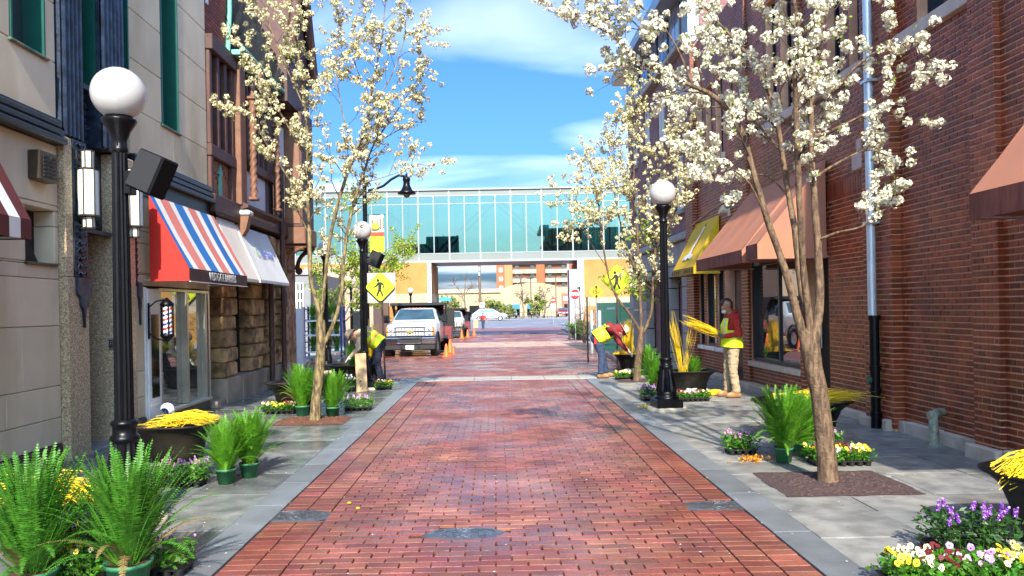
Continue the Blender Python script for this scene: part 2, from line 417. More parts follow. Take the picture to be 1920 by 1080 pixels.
pvL, pvR = paving('L'), paving('R')
# right kerb beyond the band
kb = MB()
ys = [18.4 + 1.2 * i for i in range(49)]
fk = struct('far_kerb', MB().box(3.0, 3.02, 18.4, 18.5, -.1, .02), m_kerb)
for a, b in zip(ys[:-1], ys[1:]):
    za, zb = gz(a), gz(b)
    vs = [(FER(a), a + .01, za - .05), (FER(a) + .3, a + .01, za - .05), (FER(b) + .3, b - .01, zb - .05), (FER(b), b - .01, zb - .05)]
    vs += [(p[0] + (.01 if i % 3 == 0 else 0), p[1], p[2] + .17) for i, p in enumerate(vs)]
    kb = MB(); kb.add(vs, BOXF); kb.build('kerb_stone', m_kerb, fk)
bedr = sheet('far_pavement', 0, 0, [18.4, 23, 30, 44, 60, 78], .09, m_ground, lambda y: FER(y) + .295, lambda y: 60)
# manhole covers
m_mh = M('cast_iron_cover', (.20, .21, .22), .34, metal=.8, var=.35, scale=18, bump=.4, bscale=80)
for (p, r), lb in zip(MANH, ('round cast iron cover at the left edge of the brick street', 'round pale cast iron cover in the middle of the brick street', 'round cast iron cover at the right edge of the brick street')):
    t = thing('manhole_cover', lb, 'manhole cover', (p.x, p.y, .0), 'manhole covers in the brick street')
    MB().lathe([(r + .05, -.008), (r + .012, .004), (r, .0075), (r - .035, .0085), (r - .04, .004)], 36, sy=.5).build('rim', m_mh, t, world=False)
    b = MB().lathe([(r - .042, 0), (r - .046, .006), (0.001, .006)], 36, sm=False, sy=.5); b.build('lid', m_mh, t, world=False)
    b = MB()
    for rr in (.36, .62, .86):
        n = int(8 + rr * 22)
        for k in range(n):
            a = 2 * math.pi * k / n; b.box(-.010, .010, -.014, .014, .006, .0095, T=Matrix.Translation((rr * r * math.cos(a), rr * r * math.sin(a) * .5, 0)) @ Matrix.Rotation(a, 4, 'Z'))
    b.build('stud', m_mh, t, world=False, kind='stuff')
# drain grates by the granite band
for px, py, lb in ((752, 713, 'slotted drain grate at the left end of the granite band'), (1117, 702, 'slotted drain grate beside the boots of the bending worker')):
    p = gp(px, py); t = thing('drain_grate', lb, 'drain grate', (p.x, p.y, .012), 'street drain grates')
    b = MB(); b.box(-.42, .42, -.24, -.20, 0, .014).box(-.42, .42, .20, .24, 0, .014).box(-.42, -.38, -.2, .2, 0, .014).box(.38, .42, -.2, .2, 0, .014); b.build('frame', m_mh, t, world=False)
    for k in range(9): MB().box(-.36 + k * .085, -.32 + k * .085, -.2, .2, 0, .012).build('bar', m_mh, t, world=False)
# tree pits
m_mulch = M('bark_mulch', (.075, .030, .018), .95, var=.5, scale=45, bump=1, bscale=55, col2=(.15, .06, .03), c2s=35)
m_grate = M('dark_tree_grate', (.045, .024, .022), .9, var=.5, scale=60, bump=1, bscale=50, col2=(.09, .055, .05), c2s=45)
def pit(name, p, wx, wy, mat, rough_h):
    b = MB(); n = 34; vs = []; fs = []
    for j in range(n + 1):
        for i in range(n + 1):
            u, v = i / n - .5, j / n - .5; e = min(1, 6 * (0.5 - max(abs(u), abs(v))))
            wob = 1 + (.05 * mnoise.noise((u * 9, v * 9, p.y)) if rough_h > .02 else 0)
            vs.append((p.x + u * wx * wob, p.y + v * wy * wob, .010 + e * (rough_h * .5 + random.random() * rough_h)))
    for j in range(n):
        for i in range(n): fs.append((j * (n + 1) + i, j * (n + 1) + i + 1, (j + 1) * (n + 1) + i + 1, (j + 1) * (n + 1) + i))
    b.add(vs, fs, 0, False); return tag(b.build(name, mat), kind='structure')
pit('tree_pit_right', gp(1562, 907), 1.16, .94, m_grate, .022)
pit('tree_pit_left', gp(586, 791), 1.05, .75, m_mulch, .03)
pit('tree_pit_far_right', gp(1205, 714), 1.1, .75, m_grate, .015)
# fallen petals
b = MB()
for _ in range(900):
    y = random.uniform(3.6, 16); s = random.choice((-1, 1))
    x = (SEL(y) - random.random() ** 1.3 * 2.6) if s < 0 else (SER(y) + random.random() * 2.9)
    if random.random() < .2: x = random.uniform(SEL(y), SER(y))
    r = random.uniform(.004, .009); a = random.random() * 6.28
    b.add([(x + r * math.cos(a + t) * (1 if i % 2 else .7), y + r * math.sin(a + t), .0195 + .003 * random.random()) for i, t in enumerate((0, 1.57, 3.14, 4.71))], [(0, 1, 2, 3)])
tag(b.build('fallen_petals', M('petal_white', (.75, .72, .66), .6, var=.1)), 'white petals scattered over the paving and bricks', 'petals', kind='stuff')
b = MB()
for (px, py) in ((655, 946), (671, 956)):
    p = gp(px, py); b.ball((p.x, p.y, .015), .016, 8, 6, sc_=(1.2, .8, .5))
tag(b.build('fallen_yellow_petals', m_yellow), 'two yellow petals lying on the street bricks', 'petals', kind='stuff')

b = MB()
for _ in range(700):
    y = random.uniform(3.8, 17); s = random.choice((-1, 1)); f = random.random() ** .6
    x = (SEL(y) - .2 - f * 2.6) if s < 0 else (SER(y) + .2 + f * 2.85)
    r = random.uniform(.004, .013); a = random.random() * 6.28
    b.add([(x + r * math.cos(a + t) * (1 if i % 2 else .35), y + r * math.sin(a + t) * (1 if i % 2 else .5), .0185 + .003 * random.random()) for i, t in enumerate((0, 1.57, 3.14, 4.71))], [(0, 1, 2, 3)])
tag(b.build('paving_debris', M('dark_debris', (.03, .022, .014), .9, var=.4)), 'dark crumbs of soil and bark scattered over the paving', 'debris', kind='stuff')
# ================================================================== shared builders for the fronts
def text_mesh(s, size, mat4, mats, parent, name='lettering', sx=1.0, extrude=.002, align='CENTER', bold=0.0):
    cu = bpy.data.curves.new('t', 'FONT'); cu.body = s; cu.size = size; cu.extrude = extrude; cu.align_x = align; cu.align_y = 'CENTER'; cu.offset = bold; cu.resolution_u = 3
    o = bpy.data.objects.new('t', cu); COL.objects.link(o); dg = bpy.context.evaluated_depsgraph_get()
    me = bpy.data.meshes.new_from_object(o.evaluated_get(dg)); bpy.data.objects.remove(o); bpy.data.curves.remove(cu)
    off = OFF[parent.name]
    me.transform(Matrix.Translation(-off) @ mat4 @ Matrix.Diagonal((sx, 1, 1, 1)))
    me.materials.clear(); me.materials.append(mats); me.name = name
    return link(name, me, parent)
def basis(o, x, y, z): 
    return Matrix(((x[0], y[0], z[0], o[0]), (x[1], y[1], z[1], o[1]), (x[2], y[2], z[2], o[2]), (0, 0, 0, 1)))
def fpt(F, u, d, z): return F @ Vector((u, d, z))
def fdir(F, u, d, z): return (F.to_3x3() @ Vector((u, d, z))).normalized()
def facing(F, u, d, z, side):     # lettering plane lying on a front: reads for someone standing in the street
    t = fdir(F, 1, 0, 0); n = fdir(F, 0, 1, 0); x = t if side == 'L' else -t
    return basis(fpt(F, u, d, z), x, (0, 0, 1), n)
def masonry(F, parent, name, mat, u0, u1, rows, openings, lmin, lmax, d0, d1, joint=.006, bev=.008, jit=0.0, dj=0.0, sub=None, kind=None):
    cuts = sorted(set(rows) | {q for o in openings for q in o[2:4] if rows[0] < q < rows[-1]})
    alln = []
    for z0, z1 in zip(cuts[:-1], cuts[1:]):
        if z1 - z0 < .02: continue
        segs = [(u0, u1)]
        for (a, b, c, d) in openings:
            if c < z1 - 1e-4 and d > z0 + 1e-4:
                ns = []
                for (p, q) in segs:
                    if b <= p or a >= q: ns.append((p, q))
                    else:
                        if a > p: ns.append((p, a))
                        if b < q: ns.append((b, q))
                segs = ns
        for (p, q) in segs:
            n = max(1, round((q - p) / random.uniform(lmin, lmax))); us = [p] + sorted(p + (q - p) * (i + random.uniform(-.18, .18)) / n for i in range(1, n)) + [q]
            for a, b in zip(us[:-1], us[1:]):
                if b - a < .03: continue
                dd = d1 + random.uniform(-dj, dj)
                mb = MB(F); mb.box(a + joint / 2, b - joint / 2, d0, dd, z0 + joint / 2, z1 - joint / 2, 0, bev)
                if jit: mb.v = [(x + random.gauss(0, jit), y + random.gauss(0, jit), z + random.gauss(0, jit)) for x, y, z in mb.v]
                alln.append(mb.build(name, mat, parent))
    return alln
def awning(F, side, name, label, u0, u1, d, zb, zv, zt, mats, stripes=None, vmat=0, emat=0, d_top=0.02, group=None, frame=True, vscallop=0.0):
    """mats: list; stripes: list of (fraction, material index) along the front"""
    t = thing(name, label, 'awning', fpt(F, (u0 + u1) / 2, 0, zb), group)
    st = stripes or [(1.0, 0)]; tot = sum(a for a, _ in st); c = MB(F); a = u0; nv = 6
    for fr, mi in st:
        b = a + (u1 - u0) * fr / tot; k = max(1, int((b - a) / .12))
        for i in range(k):
            p, q = a + (b - a) * i / k, a + (b - a) * (i + 1) / k
            def pt(u, v):
                s = math.sin(math.pi * v) * (.010 + .014 * abs(math.sin(math.pi * (u - u0) / max(.3, (u1 - u0) / max(1, round((u1 - u0) / .7)))))); return (u, d_top + (d - d_top) * v + s * -.4, zt + (zv - zt) * v - s)
            for j in range(nv): c.add([pt(p, j / nv), pt(q, j / nv), pt(q, (j + 1) / nv), pt(p, (j + 1) / nv)], [(0, 1, 2, 3)], mi, True)
        a = b
    c.build('canopy', mats, t)
    v = MB(F); nn = max(2, int((u1 - u0) / .1)); a = u0; vs = []; fs = []
    if isinstance(vmat, list):
        for fr, mi in vmat:
            b = a + (u1 - u0) * fr / sum(x for x, _ in vmat); v.box(a, b, d - .006, d + .004, zb, zv - .003, mi); a = b
    else:
        for i in range(nn + 1):
            u = u0 + (u1 - u0) * i / nn; w = .006 * math.sin(u * 23) * (1 if i not in (0, nn) else 0)
            vs += [(u, d + .003, zv - .002), (u, d + .003 + w, zb)]
        fs = [(2 * i, 2 * i + 1, 2 * i + 3, 2 * i + 2) for i in range(nn)]; v.add(vs, fs, vmat, True)
    v.build('valance', mats, t)
    for u, s in ((u0, -1), (u1, 1)):
        e = MB(F); e.prism([(d_top, zb), (d - .008, zb), (d - .008, zv - .004), (d_top, zt - .004)], u + s * .002, u + s * .008 - s * .012, 'yz', emat); e.build('end_panel', mats, t)
    fr = MB(F)
    fr.tube([(u0 + .03, d - .03, zb + .02), (u1 - .03, d - .03, zb + .02)], .012, 6)
    for u in (u0 + .03, u1 - .03): fr.tube([(u, .01, zb + .02), (u, d - .03, zb + .02)], .012, 6)
    fr.build('frame', m_steel, t)
    return t

# ================================================================== LEFT: stone building with bronze doorway and barber shop
m_lime = M('limestone', (.73, .62, .43), .8, var=.10, scale=1.6, bump=.18, bscale=60, isl=.05, col2=(.46, .36, .21), c2s=1.3, c2lo=.5, c2hi=.80, streak=(1, 1, .25))
m_limej = M('limestone_joint', (.50, .44, .36), .9, var=.1)
m_grd = M('dark_granite', (.060, .048, .036), .45, var=.3, scale=25, bump=.1, isl=.1)
m_speck = M('speckled_granite', (.58, .46, .29), .55, var=.5, scale=42, col2=(.30, .22, .13), c2s=75, c2lo=.48, c2hi=.56, bump=.1)
m_bronze = M('weathered_bronze', (.028, .046, .078), .42, metal=.35, var=.45, scale=9, bump=.5, bscale=25, col2=(.012, .018, .030), c2s=6)
m_mould = M('dark_moulding', (.010, .018, .026), .4, var=.3, scale=8, bump=.2)
m_green = M('green_window_paint', (.006, .088, .062), .38, var=.12, scale=8)
m_stain = M('rust_stain', (.20, .14, .07), .9, var=.3, scale=9)
ta = thing('stone_building', 'pale limestone building with dark bronze doorway and striped barber awning', 'building', fpt(ML, 8, 0, 0))
opA = [(7.92, 8.45, 2.19, 2.77), (7.72, 8.33, 4.42, 8.2), (8.53, 10.32, 0, 8.2), (11.32, 11.94, 4.42, 8.2), (10.62, 13.04, 0, 2.02), (2.6, 6.2, .5, 2.6)]
masonry(ML, ta, 'stone_block', m_lime, 1.5, 13.14, [.21, .85, 1.51, 2.17, 2.83, 3.50], opA, .8, 1.25, -.26, 0)
masonry(ML, ta, 'stone_block', m_lime, 1.5, 13.14, [3.78, 4.42, 5.08, 5.75, 6.45, 7.2, 8.0], opA, .8, 1.25, -.26, 0)
for a, b in ((1.5, 5.4), (5.4, 7.95), (7.95, 8.53), (10.32, 10.62)): MB(ML).box(a + .003, b - .003, -.26, .012, -.05, .205, 0, .006).build('granite_base', m_grd, ta)
MB(ML).box(1.5, 8.5, -9, -.27, -.1, 8.3).box(8.5, 10.4, -9, -.55, -.1, 8.3).box(10.4, 13.12, -9, -.27, -.1, 8.3).build('wall', m_limej, ta)
for a, b in ((1.5, 8.53), (10.32, 13.15)):
    m = MB(ML); 
    for i in range(3): m.box(a, b, -.02, .10 - .03 * i + .03, 3.502 + .093 * i, 3.502 + .093 * i + .074, 0, .016).box(a, b - .002, -.02, .05, 3.57 + .093 * i, 3.60 + .093 * i)
    m.build('moulding', m_mould, ta)
MB(ML).box(10.34, 13.12, -.02, .03, 3.26, 3.498).build('fascia', m_mould, ta)
# niche and slit windows
MB(ML).box(7.925, 8.445, -.255, -.22, 2.195, 2.765).build('niche_back', m_dark, ta)
MB(ML).prism([(7.93, 2.2), (8.35, 2.2), (7.93, 2.7)], -.21, -.12, 'xz').build('niche_flap', m_matblack, ta)
MB(ML).box(7.9, 8.47, -.02, .03, 2.155, 2.188, 0, .006).build('niche_sill', m_grd, ta)
for a, b, c in ((7.72, 8.33, 4.42), (11.32, 11.94, 4.42)):
    w_ = MB(ML).box(b - .028, b - .002, -.24, .012, c, 8.0).box(a + .002, a + .028, -.24, .012, c, 8.0).box(a, b, -.24, -.19, c, c + .06).build('window_frame', m_green, ta)
    MB(ML).box(a + .03, b - .03, -.235, -.22, c + .06, 8.0).build('pane', m_shop, w_)
    MB(ML).box(a - .04, b + .04, -.2, .035, c - .035, c - .002, 0, .008).build('window_sill', M('green_sill', (.05, .12, .09), .6, col2=(.2, .18, .12), c2s=9), ta)
# portal
MB(ML).box(8.54, 8.985, -.5, .09, -.03, 2.05, 0, .01).build('granite_pier', m_speck, ta)
MB(ML).box(8.54, 8.70, -.5, .075, 2.052, 3.62, 0, .01).build('granite_strip', m_speck, ta)
MB(ML).box(9.75, 10.2, -.5, .09, -.03, 3.66, 0, .012).build('granite_pier', m_speck, ta)
def fluted(u0, u1, z0, z1, n, d=.07):
    m = MB(ML); m.box(u0, u1, -.45, d - .03, z0, z1); w_ = (u1 - u0) / n
    for i in range(n): m.box(u0 + w_ * (i + .14), u0 + w_ * (i + .86), d - .031, d + .012, z0, z1, 0, .02)
    m.build('fluted_pilaster', m_bronze, ta)
fluted(8.56, 8.985, 3.63, 8.2, 5); fluted(9.44, 10.02, 3.67, 8.2, 6)
def relief(u0, u1, z0, z1, d, seed, name='bronze_relief'):
    random.seed(seed); m = MB(ML); m.box(u0, u1, -.45, d, z0, z1)
    n = int((z1 - z0) / .085)
    for i in range(n):
        z = z0 + (i + .5) * (z1 - z0) / n; c = (u0 + u1) / 2; wv = (u1 - u0) * .42
        for s in (-1, 1):
            m.tube([(c, d + .004, z - .03), (c + s * wv * .5, d + .016, z + .02 * random.uniform(.5, 1.5)), (c + s * wv * random.uniform(.7, 1), d + .006, z - .02)], [.016, .012, .004], 5)
        m.ball((c, d + .006, z), .018, 6, 4)
    m.build(name, m_bronze, ta); random.seed(7)
relief(8.70, 8.985, 2.06, 3.62, .085, 3); relief(8.99, 9.745, 2.66, 4.30, -.12, 5); relief(10.205, 10.31, 2.0, 3.66, .06, 9)
for (c, hw) in ((8.84, .15), (10.26, .05)):
    MB(ML).prism([(c - hw, 2.05), (c + hw, 2.05), (c + hw, 1.86), (c + hw * .55, 1.83), (c + hw * .45, 1.72), (c + hw * .15, 1.68), (c, 1.48), (c - hw * .15, 1.68), (c - hw * .45, 1.72), (c - hw * .55, 1.83), (c - hw, 1.86)], .091, .125, 'xz').build('bronze_pendant', m_bronze, ta)
MB(ML).box(8.985, 9.75, -.02, .03, 4.302, 4.36).build('bronze_sill', m_bronze, ta); MB(ML).box(8.985, 9.75, -.1, 0, 2.61, 2.658).build('bronze_lintel', m_bronze, ta)
for a, b in ((8.99, 9.43), (10.03, 10.31)):
    c = 4.365
    f_ = MB(ML).box(b - .03, b, -.3, .0, c, 8.2).box(a, a + .03, -.3, .0, c, 8.2).box(a + .03, b - .03, -.3, -.22, c, c + .05).build('window_frame', m_green, ta)
    MB(ML).box(a + .03, a + .10, -.285, -.2, c + .05, 8.2).box(a + .1, b - .03, -.285, -.21, 6.0, 6.06).build('sash', m_white, f_)
    MB(ML).box(a + .10, b - .03, -.28, -.25, c + .05, 8.2).build('pane', m_shop, f_)
dr = MB(ML).box(8.99, 9.745, -.42, -.36, .02, 2.605).build('door', m_dark, ta, label='dark bronze door set deep between granite piers')
b = MB(ML)
for i in range(4): b.box(9.0, 9.72, -.362, -.345, .1 + i * .62, .16 + i * .62, 0, .004)
b.build('rail', m_bronze, dr); MB(ML).tube([(9.1, -.33, .9), (9.1, -.33, 1.3)], .014, 8).build('handle', m_steel, dr)
MB(ML).box(8.99, 9.74, -.5, .1, -.03, .035, 0, .01).build('doorstep', m_slate, ta)
kp = MB(ML).box(9.722, 9.749, -.06, .03, 1.19, 1.33, 0, .006).build('keypad', m_steel, ta)
b = MB(ML)
for i in range(3):
    for j in range(4): b.box(9.716, 9.723, -.045 + i * .024, -.028 + i * .024, 1.21 + j * .026, 1.228 + j * .026)
b.build('key', m_matblack, kp, kind='stuff')
# vent box on the wall
t = thing('vent_box', 'brown metal louvred box on the limestone wall above the niche', 'vent', fpt(ML, 8.14, 0, 3.04))
mv = M('brown_metal', (.075, .055, .035), .4, metal=.5, var=.25, scale=8)
MB(ML).box(7.97, 8.31, 0.001, .13, 3.04, 3.35, 0, .012).build('case', mv, t)
for i in range(2):
    for k in range(6): MB(ML).box(8.03 + i * .14, 8.12 + i * .14, .128, .142, 3.08 + k * .04, 3.10 + k * .04).build('louvre', m_matblack, t)
# sconces
m_opal = M('opal_glass', (.74, .80, .72), .25, var=.05, scale=10, spec=.6)
def sconce(u, label):
    t = thing('wall_sconce', label, 'wall lamp', fpt(ML, u, 0, 2.6), 'art deco lanterns by the bronze doorway')
    for z0, z1, r in ((3.30, 3.50, .062), (2.76, 3.285, .108), (2.62, 2.75, .062)):
        for k in range(6):
            a0, a1 = math.pi / 3 * k, math.pi / 3 * (k + 1)
            p, q = (u + r * math.cos(a0), .2 + r * math.sin(a0)), (u + r * math.cos(a1), .2 + r * math.sin(a1))
            i0 = (u + (p[0] - u) * .8, .2 + (p[1] - .2) * .8); i1 = (u + (q[0] - u) * .8, .2 + (q[1] - .2) * .8)
            MB(ML).prism([p, q, i1, i0], z0, z1, 'xy').build('pane', m_opal, t)
        f = MB(ML)
        for k in range(6):
            a0 = math.pi / 3 * k; f.tube([(u + r * 1.02 * math.cos(a0), .2 + r * 1.02 * math.sin(a0), z0 - .006), (u + r * 1.02 * math.cos(a0), .2 + r * 1.02 * math.sin(a0), z1 + .006)], .008, 5)
        f.lathe([(r * 1.05, z0 - .012), (r * 1.08, z0 - .004), (r * 1.0, z0 + .01)], 6, (u, .2, 0), 0, False).lathe([(r * 1.0, z1 - .01), (r * 1.08, z1 + .004), (.005, z1 + .014)], 6, (u, .2, 0), 0, False).lathe([(.002, z0 - .012), (r * 1.05, z0 - .012)], 6, (u, .2, 0), 0, False)
        f.build('frame', mv, t)
    MB(ML).box(u - .03, u + .03, .09, .2, 3.285, 3.31).box(u - .05, u + .05, .087, .1, 3.1, 3.5).build('bracket', mv, t)
sconce(8.80, 'hexagonal opal glass lantern on the bronze pier left of the dark door')
sconce(9.93, 'hexagonal opal glass lantern between the lamp post and the red awning')
# barber shopfront
zt = 2.0
MB(ML).box(10.62, 10.66, -.26, .02, 0, zt).build('shop_jamb', m_white, ta)
pn = MB(ML).box(10.665, 11.07, -.2, .035, .03, 1.98, 0, .006).build('panel', m_white, ta, label='white panel with a long black pane beside the barber window')
MB(ML).box(10.75, 10.99, .034, .042, .45, 1.62).build('black_pane', M('black_gloss', (.006, .006, .008), .08, var=0), pn)
MB(ML).box(10.72, 11.02, .034, .046, .33, .36).box(10.72, 11.02, .034, .046, .39, .41).build('panel_moulding', m_white, pn)
MB(ML).box(11.08, 13.03, -.24, .02, -.03, .17, 0, .005).build('stall_riser', m_grd, ta)
alum = M('aluminium_frame', (.50, .47, .40), .35, metal=.8, var=.15)
wf = MB(ML).box(11.075, 13.03, -.16, .06, .172, .225, 0, .008).box(11.075, 13.03, -.16, .02, 1.96, 2.0).box(11.08, 11.12, -.16, .03, .225, 1.96).box(12.03, 12.09, -.16, .04, .225, 1.96, 0, .008).box(12.12, 12.15, -.16, .02, .225, 1.96).box(12.86, 12.90, -.16, .03, .225, 1.96).box(12.95, 13.0, -.16, .04, .225, 1.96).build('window_frame', alum, ta)
for a, b_ in ((11.12, 12.03), (12.15, 12.86)): MB(ML).box(a, b_, -.06, -.05, .225, 1.96).build('pane', M('barber_glass', (.05, .06, .055), .02, var=.7, scale=1.7, spec=1, ior=2.2), wf)
nt_ = MB(ML).box(11.28, 11.42, -.0495, -.046, 1.62, 1.86).build('notice', m_white, wf)
b = MB(ML)
for k in range(5): b.box(11.30, 11.40 - .02 * (k % 2), -.046, -.0445, 1.65 + .04 * k, 1.665 + .04 * k)
b.build('print', M('red_print', (.6, .1, .06), .6), nt_)
MB(ML).box(10.62, 13.1, -.5, -.27, 0, 2.02).build('shop_interior', m_dark, ta)
m_red = M('red_awning_cloth', (.62, .022, .012), .6, var=.06, scale=3, bump=.1, bscale=200, trans=.15)
m_wht = M('white_awning_cloth', (.72, .72, .70), .7, var=.06, scale=3, bump=.1, bscale=200, trans=.1)
m_sal = M('salmon_awning_cloth', (.62, .19, .145), .7, var=.06, scale=3, trans=.1)
m_blu = M('blue_awning_cloth', (.018, .15, .44), .7, var=.06, scale=3, trans=.1)
m_mar = M('maroon_valance', (.055, .012, .012), .6, var=.2, scale=6, bump=.1)
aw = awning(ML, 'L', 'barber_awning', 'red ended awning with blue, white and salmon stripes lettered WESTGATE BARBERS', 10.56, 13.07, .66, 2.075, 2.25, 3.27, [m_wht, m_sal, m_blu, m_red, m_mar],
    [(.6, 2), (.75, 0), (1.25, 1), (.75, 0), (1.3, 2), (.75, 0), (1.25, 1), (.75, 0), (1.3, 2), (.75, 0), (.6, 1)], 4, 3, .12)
text_mesh('WESTGATE BARBERS', .168, facing(ML, 11.86, .676, 2.160, 'L'), m_wht, aw, sx=.76, bold=.001)
MB(ML).box(10.56, 13.07, .655, .672, 2.06, 2.072).build('trim', m_white, aw)
# barber pole
t = thing('barber_pole', 'red, white and blue striped barber pole in a black lantern case', 'barber pole', fpt(ML, 10.72, 0, 1.16))
u_, d_ = 10.80, .24
MB(ML).box(10.64, 10.68, .036, .06, 1.28, 1.78, 0, .006).build('mounting_plate', m_black, t)
for z in (1.36, 1.72): MB(ML).tube([(10.66, .05, z), (10.68, .14, z + (.08 if z > 1.5 else -.08)), (u_, d_, z + (.11 if z > 1.5 else -.12)), (u_, d_, z + (.06 if z > 1.5 else -.04))], .011, 6).build('bracket', m_black, t)
MB(ML).lathe([(.001, 1.86), (.03, 1.83), (.095, 1.765), (.095, 1.745), (.07, 1.735)], 16, (u_, d_, 0)).build('cap', m_black, t)
MB(ML).lathe([(.07, 1.345), (.095, 1.335), (.09, 1.31), (.05, 1.27), (.02, 1.24), (.001, 1.22)], 16, (u_, d_, 0)).build('foot', m_black, t)
cyl = MB(ML); n = 24; H0, H1 = 1.335, 1.745; nz_ = 26
for i in range(nz_):
    for k in range(n):
        a0, a1 = 2 * math.pi * k / n, 2 * math.pi * (k + 1) / n; z0, z1 = H0 + (H1 - H0) * i / nz_, H0 + (H1 - H0) * (i + 1) / nz_
        ph = (k / n * 1.0 + (i + .5) / nz_ * 3.2) % 1; mi = 1 if ph < .22 else (2 if .5 < ph < .72 else 0)
        cyl.add([(u_ + .066 * math.cos(a), d_ + .066 * math.sin(a), z) for a, z in ((a0, z0), (a1, z0), (a1, z1), (a0, z1))], [(0, 1, 2, 3)], mi, True)
cyl.build('striped_cylinder', [m_white, M('pole_red', (.5, .02, .02), .3), M('pole_blue', (.02, .03, .2), .3)], t)
cs = MB(ML)
for k in range(6): a0 = math.pi / 3 * k + .5; cs.tube([(u_ + .085 * math.cos(a0), d_ + .085 * math.sin(a0), H0), (u_ + .085 * math.cos(a0), d_ + .085 * math.sin(a0), H1)], .009, 5)
cs.build('case_bar', m_black, t)
# floodlight near the ground
t = thing('floodlight', 'small black floodlight on the ground beside the white shop panel', 'floodlight', fpt(ML, 10.72, .2, 0))
MB(ML).box(10.55, 10.8, .1, .28, 0, .15, 0, .01).build('base', m_matblack, t)
MB(ML).lathe([(.06, -.09), (.1, 0), (.1, .03), (.085, .035)], 16, T=Matrix.Translation((10.84, .2, .27)) @ Matrix.Rotation(R(80), 4, 'Y')).build('lamp_head', m_white, t)
MB(ML).lathe([(.085, .03), (.001, .032)], 16, T=Matrix.Translation((10.84, .2, .27)) @ Matrix.Rotation(R(80), 4, 'Y')).build('lens', m_blu, t)
MB(ML).tube([(10.7, .2, .14), (10.8, .2, .26)], .02, 6).build('arm', m_matblack, t)
# far-left awning in brown and white stripes
uu, zb = L(57, 449, .8); _, zv = L(57, 412, .8)
m_brn = M('brown_awning_cloth', (.10, .016, .012), .65, var=.08, trans=.1)
ns = 26; st = [(1, i % 2) for i in range(ns)]
awning(ML, 'L', 'striped_awning', 'brown and white striped awning over the shop before the bronze doorway', uu - 4.0, uu, .8, zb, zv, zb + 1.75, [m_wht, m_brn], st, st, 1, .02)

# ================================================================== LEFT: half-timbered building on rubble pillars
m_timb = M('dark_timber', (.085, .034, .025), .6, var=.25, scale=7, bump=.3, bscale=30, col2=(.06, .03, .022), c2s=3)
m_btimb = M('brown_timber', (.19, .085, .045), .6, var=.25, scale=7, bump=.3, bscale=30)
m_rub = M('rubble_sandstone', (.46, .29, .14), .85, var=.35, scale=7, bump=.9, bscale=22, isl=.22, col2=(.17, .105, .05), c2s=5, hue=.01)
m_pbase = M('sandstone_base', (.38, .31, .23), .85, var=.22, scale=4, bump=.4, bscale=25, isl=.1, col2=(.2, .16, .12), c2s=2)
m_plast = M('white_plaster', (.66, .67, .68), .8, var=.08, scale=6, bump=.1)
m_redbr = M('gable_brick', (.25, .065, .04), .8, var=.25, scale=5, isl=.2, bump=.2)
m_copper = M('green_copper', (.14, .42, .33), .6, var=.2, scale=6)
m_panel = M('terracotta_panel', (.35, .15, .07), .75, var=.3, scale=14)
tb = thing('half_timbered_building', 'half timbered building with dark beams on rubble stone pillars', 'building', fpt(ML, 15.5, 0, 0))
for a, b_ in ((13.67, 14.42), (15.25, 16.12), (16.46, 17.14), (17.40, 18.07)):
    masonry(ML, tb, 'rubble_stone', m_rub, a, b_, [.46, .74, 1.0, 1.32, 1.58, 1.9, 2.2, 2.5, 2.9, 3.3], [], .3, .62, -.34, .05, .012, .03, .006, .03)
for a, b_ in ((13.14, 13.62), (13.66, 15.24), (15.245, 16.14), (16.46, 17.16), (17.38, 18.09)):
    masonry(ML, tb, 'base_stone', m_pbase, a, b_, [-.05, .46 if a > 13.2 else .12], [], .5, .8, -.3, .10, .008, .015, 0, .01)
MB(ML).box(13.15, 18.05, -6, -.36, -.1, 6.3).box(13.15, 18.05, -6, -.1, 3.36, 6.3).build('wall', m_dark, tb)
MB(ML).box(13.14, 13.66, -.33, -.2, .12, 2.4).build('door', M('dark_red_door', (.03, .008, .01), .4), tb)
for a, b_ in ((14.43, 15.24), (16.13, 16.45)):
    f_ = MB(ML).box(a, a + .05, -.3, -.18, .47, 3.0).box(b_ - .05, b_, -.3, -.18, .47, 3.0).box(a + .05, b_ - .05, -.3, -.18, 1.3, 1.35).box(a + .05, b_ - .05, -.3, -.18, .47, .53).build('window_frame', m_matblack, tb)
    MB(ML).box(a + .05, b_ - .05, -.26, -.24, .53, 3.0).build('pane', m_shop, f_)
for u, z1 in ((16.30, 2.4), (17.28, 4.9)):
    MB(ML).tube([(u, .16, .0), (u, .16, z1)], .055, 10).tube([(u, .16, .9), (u, .16, .98)], .068, 10).tube([(u, .16, .1), (u, .16, .18)], .068, 10).build('downpipe', m_timb, tb)
MB(ML).prism([(17.62, 1.75), (17.9, 1.75), (17.9, 2.02), (17.76, 2.2), (17.62, 2.02)], .04, .088, 'xz').build('arched_plaque', m_matblack, tb)
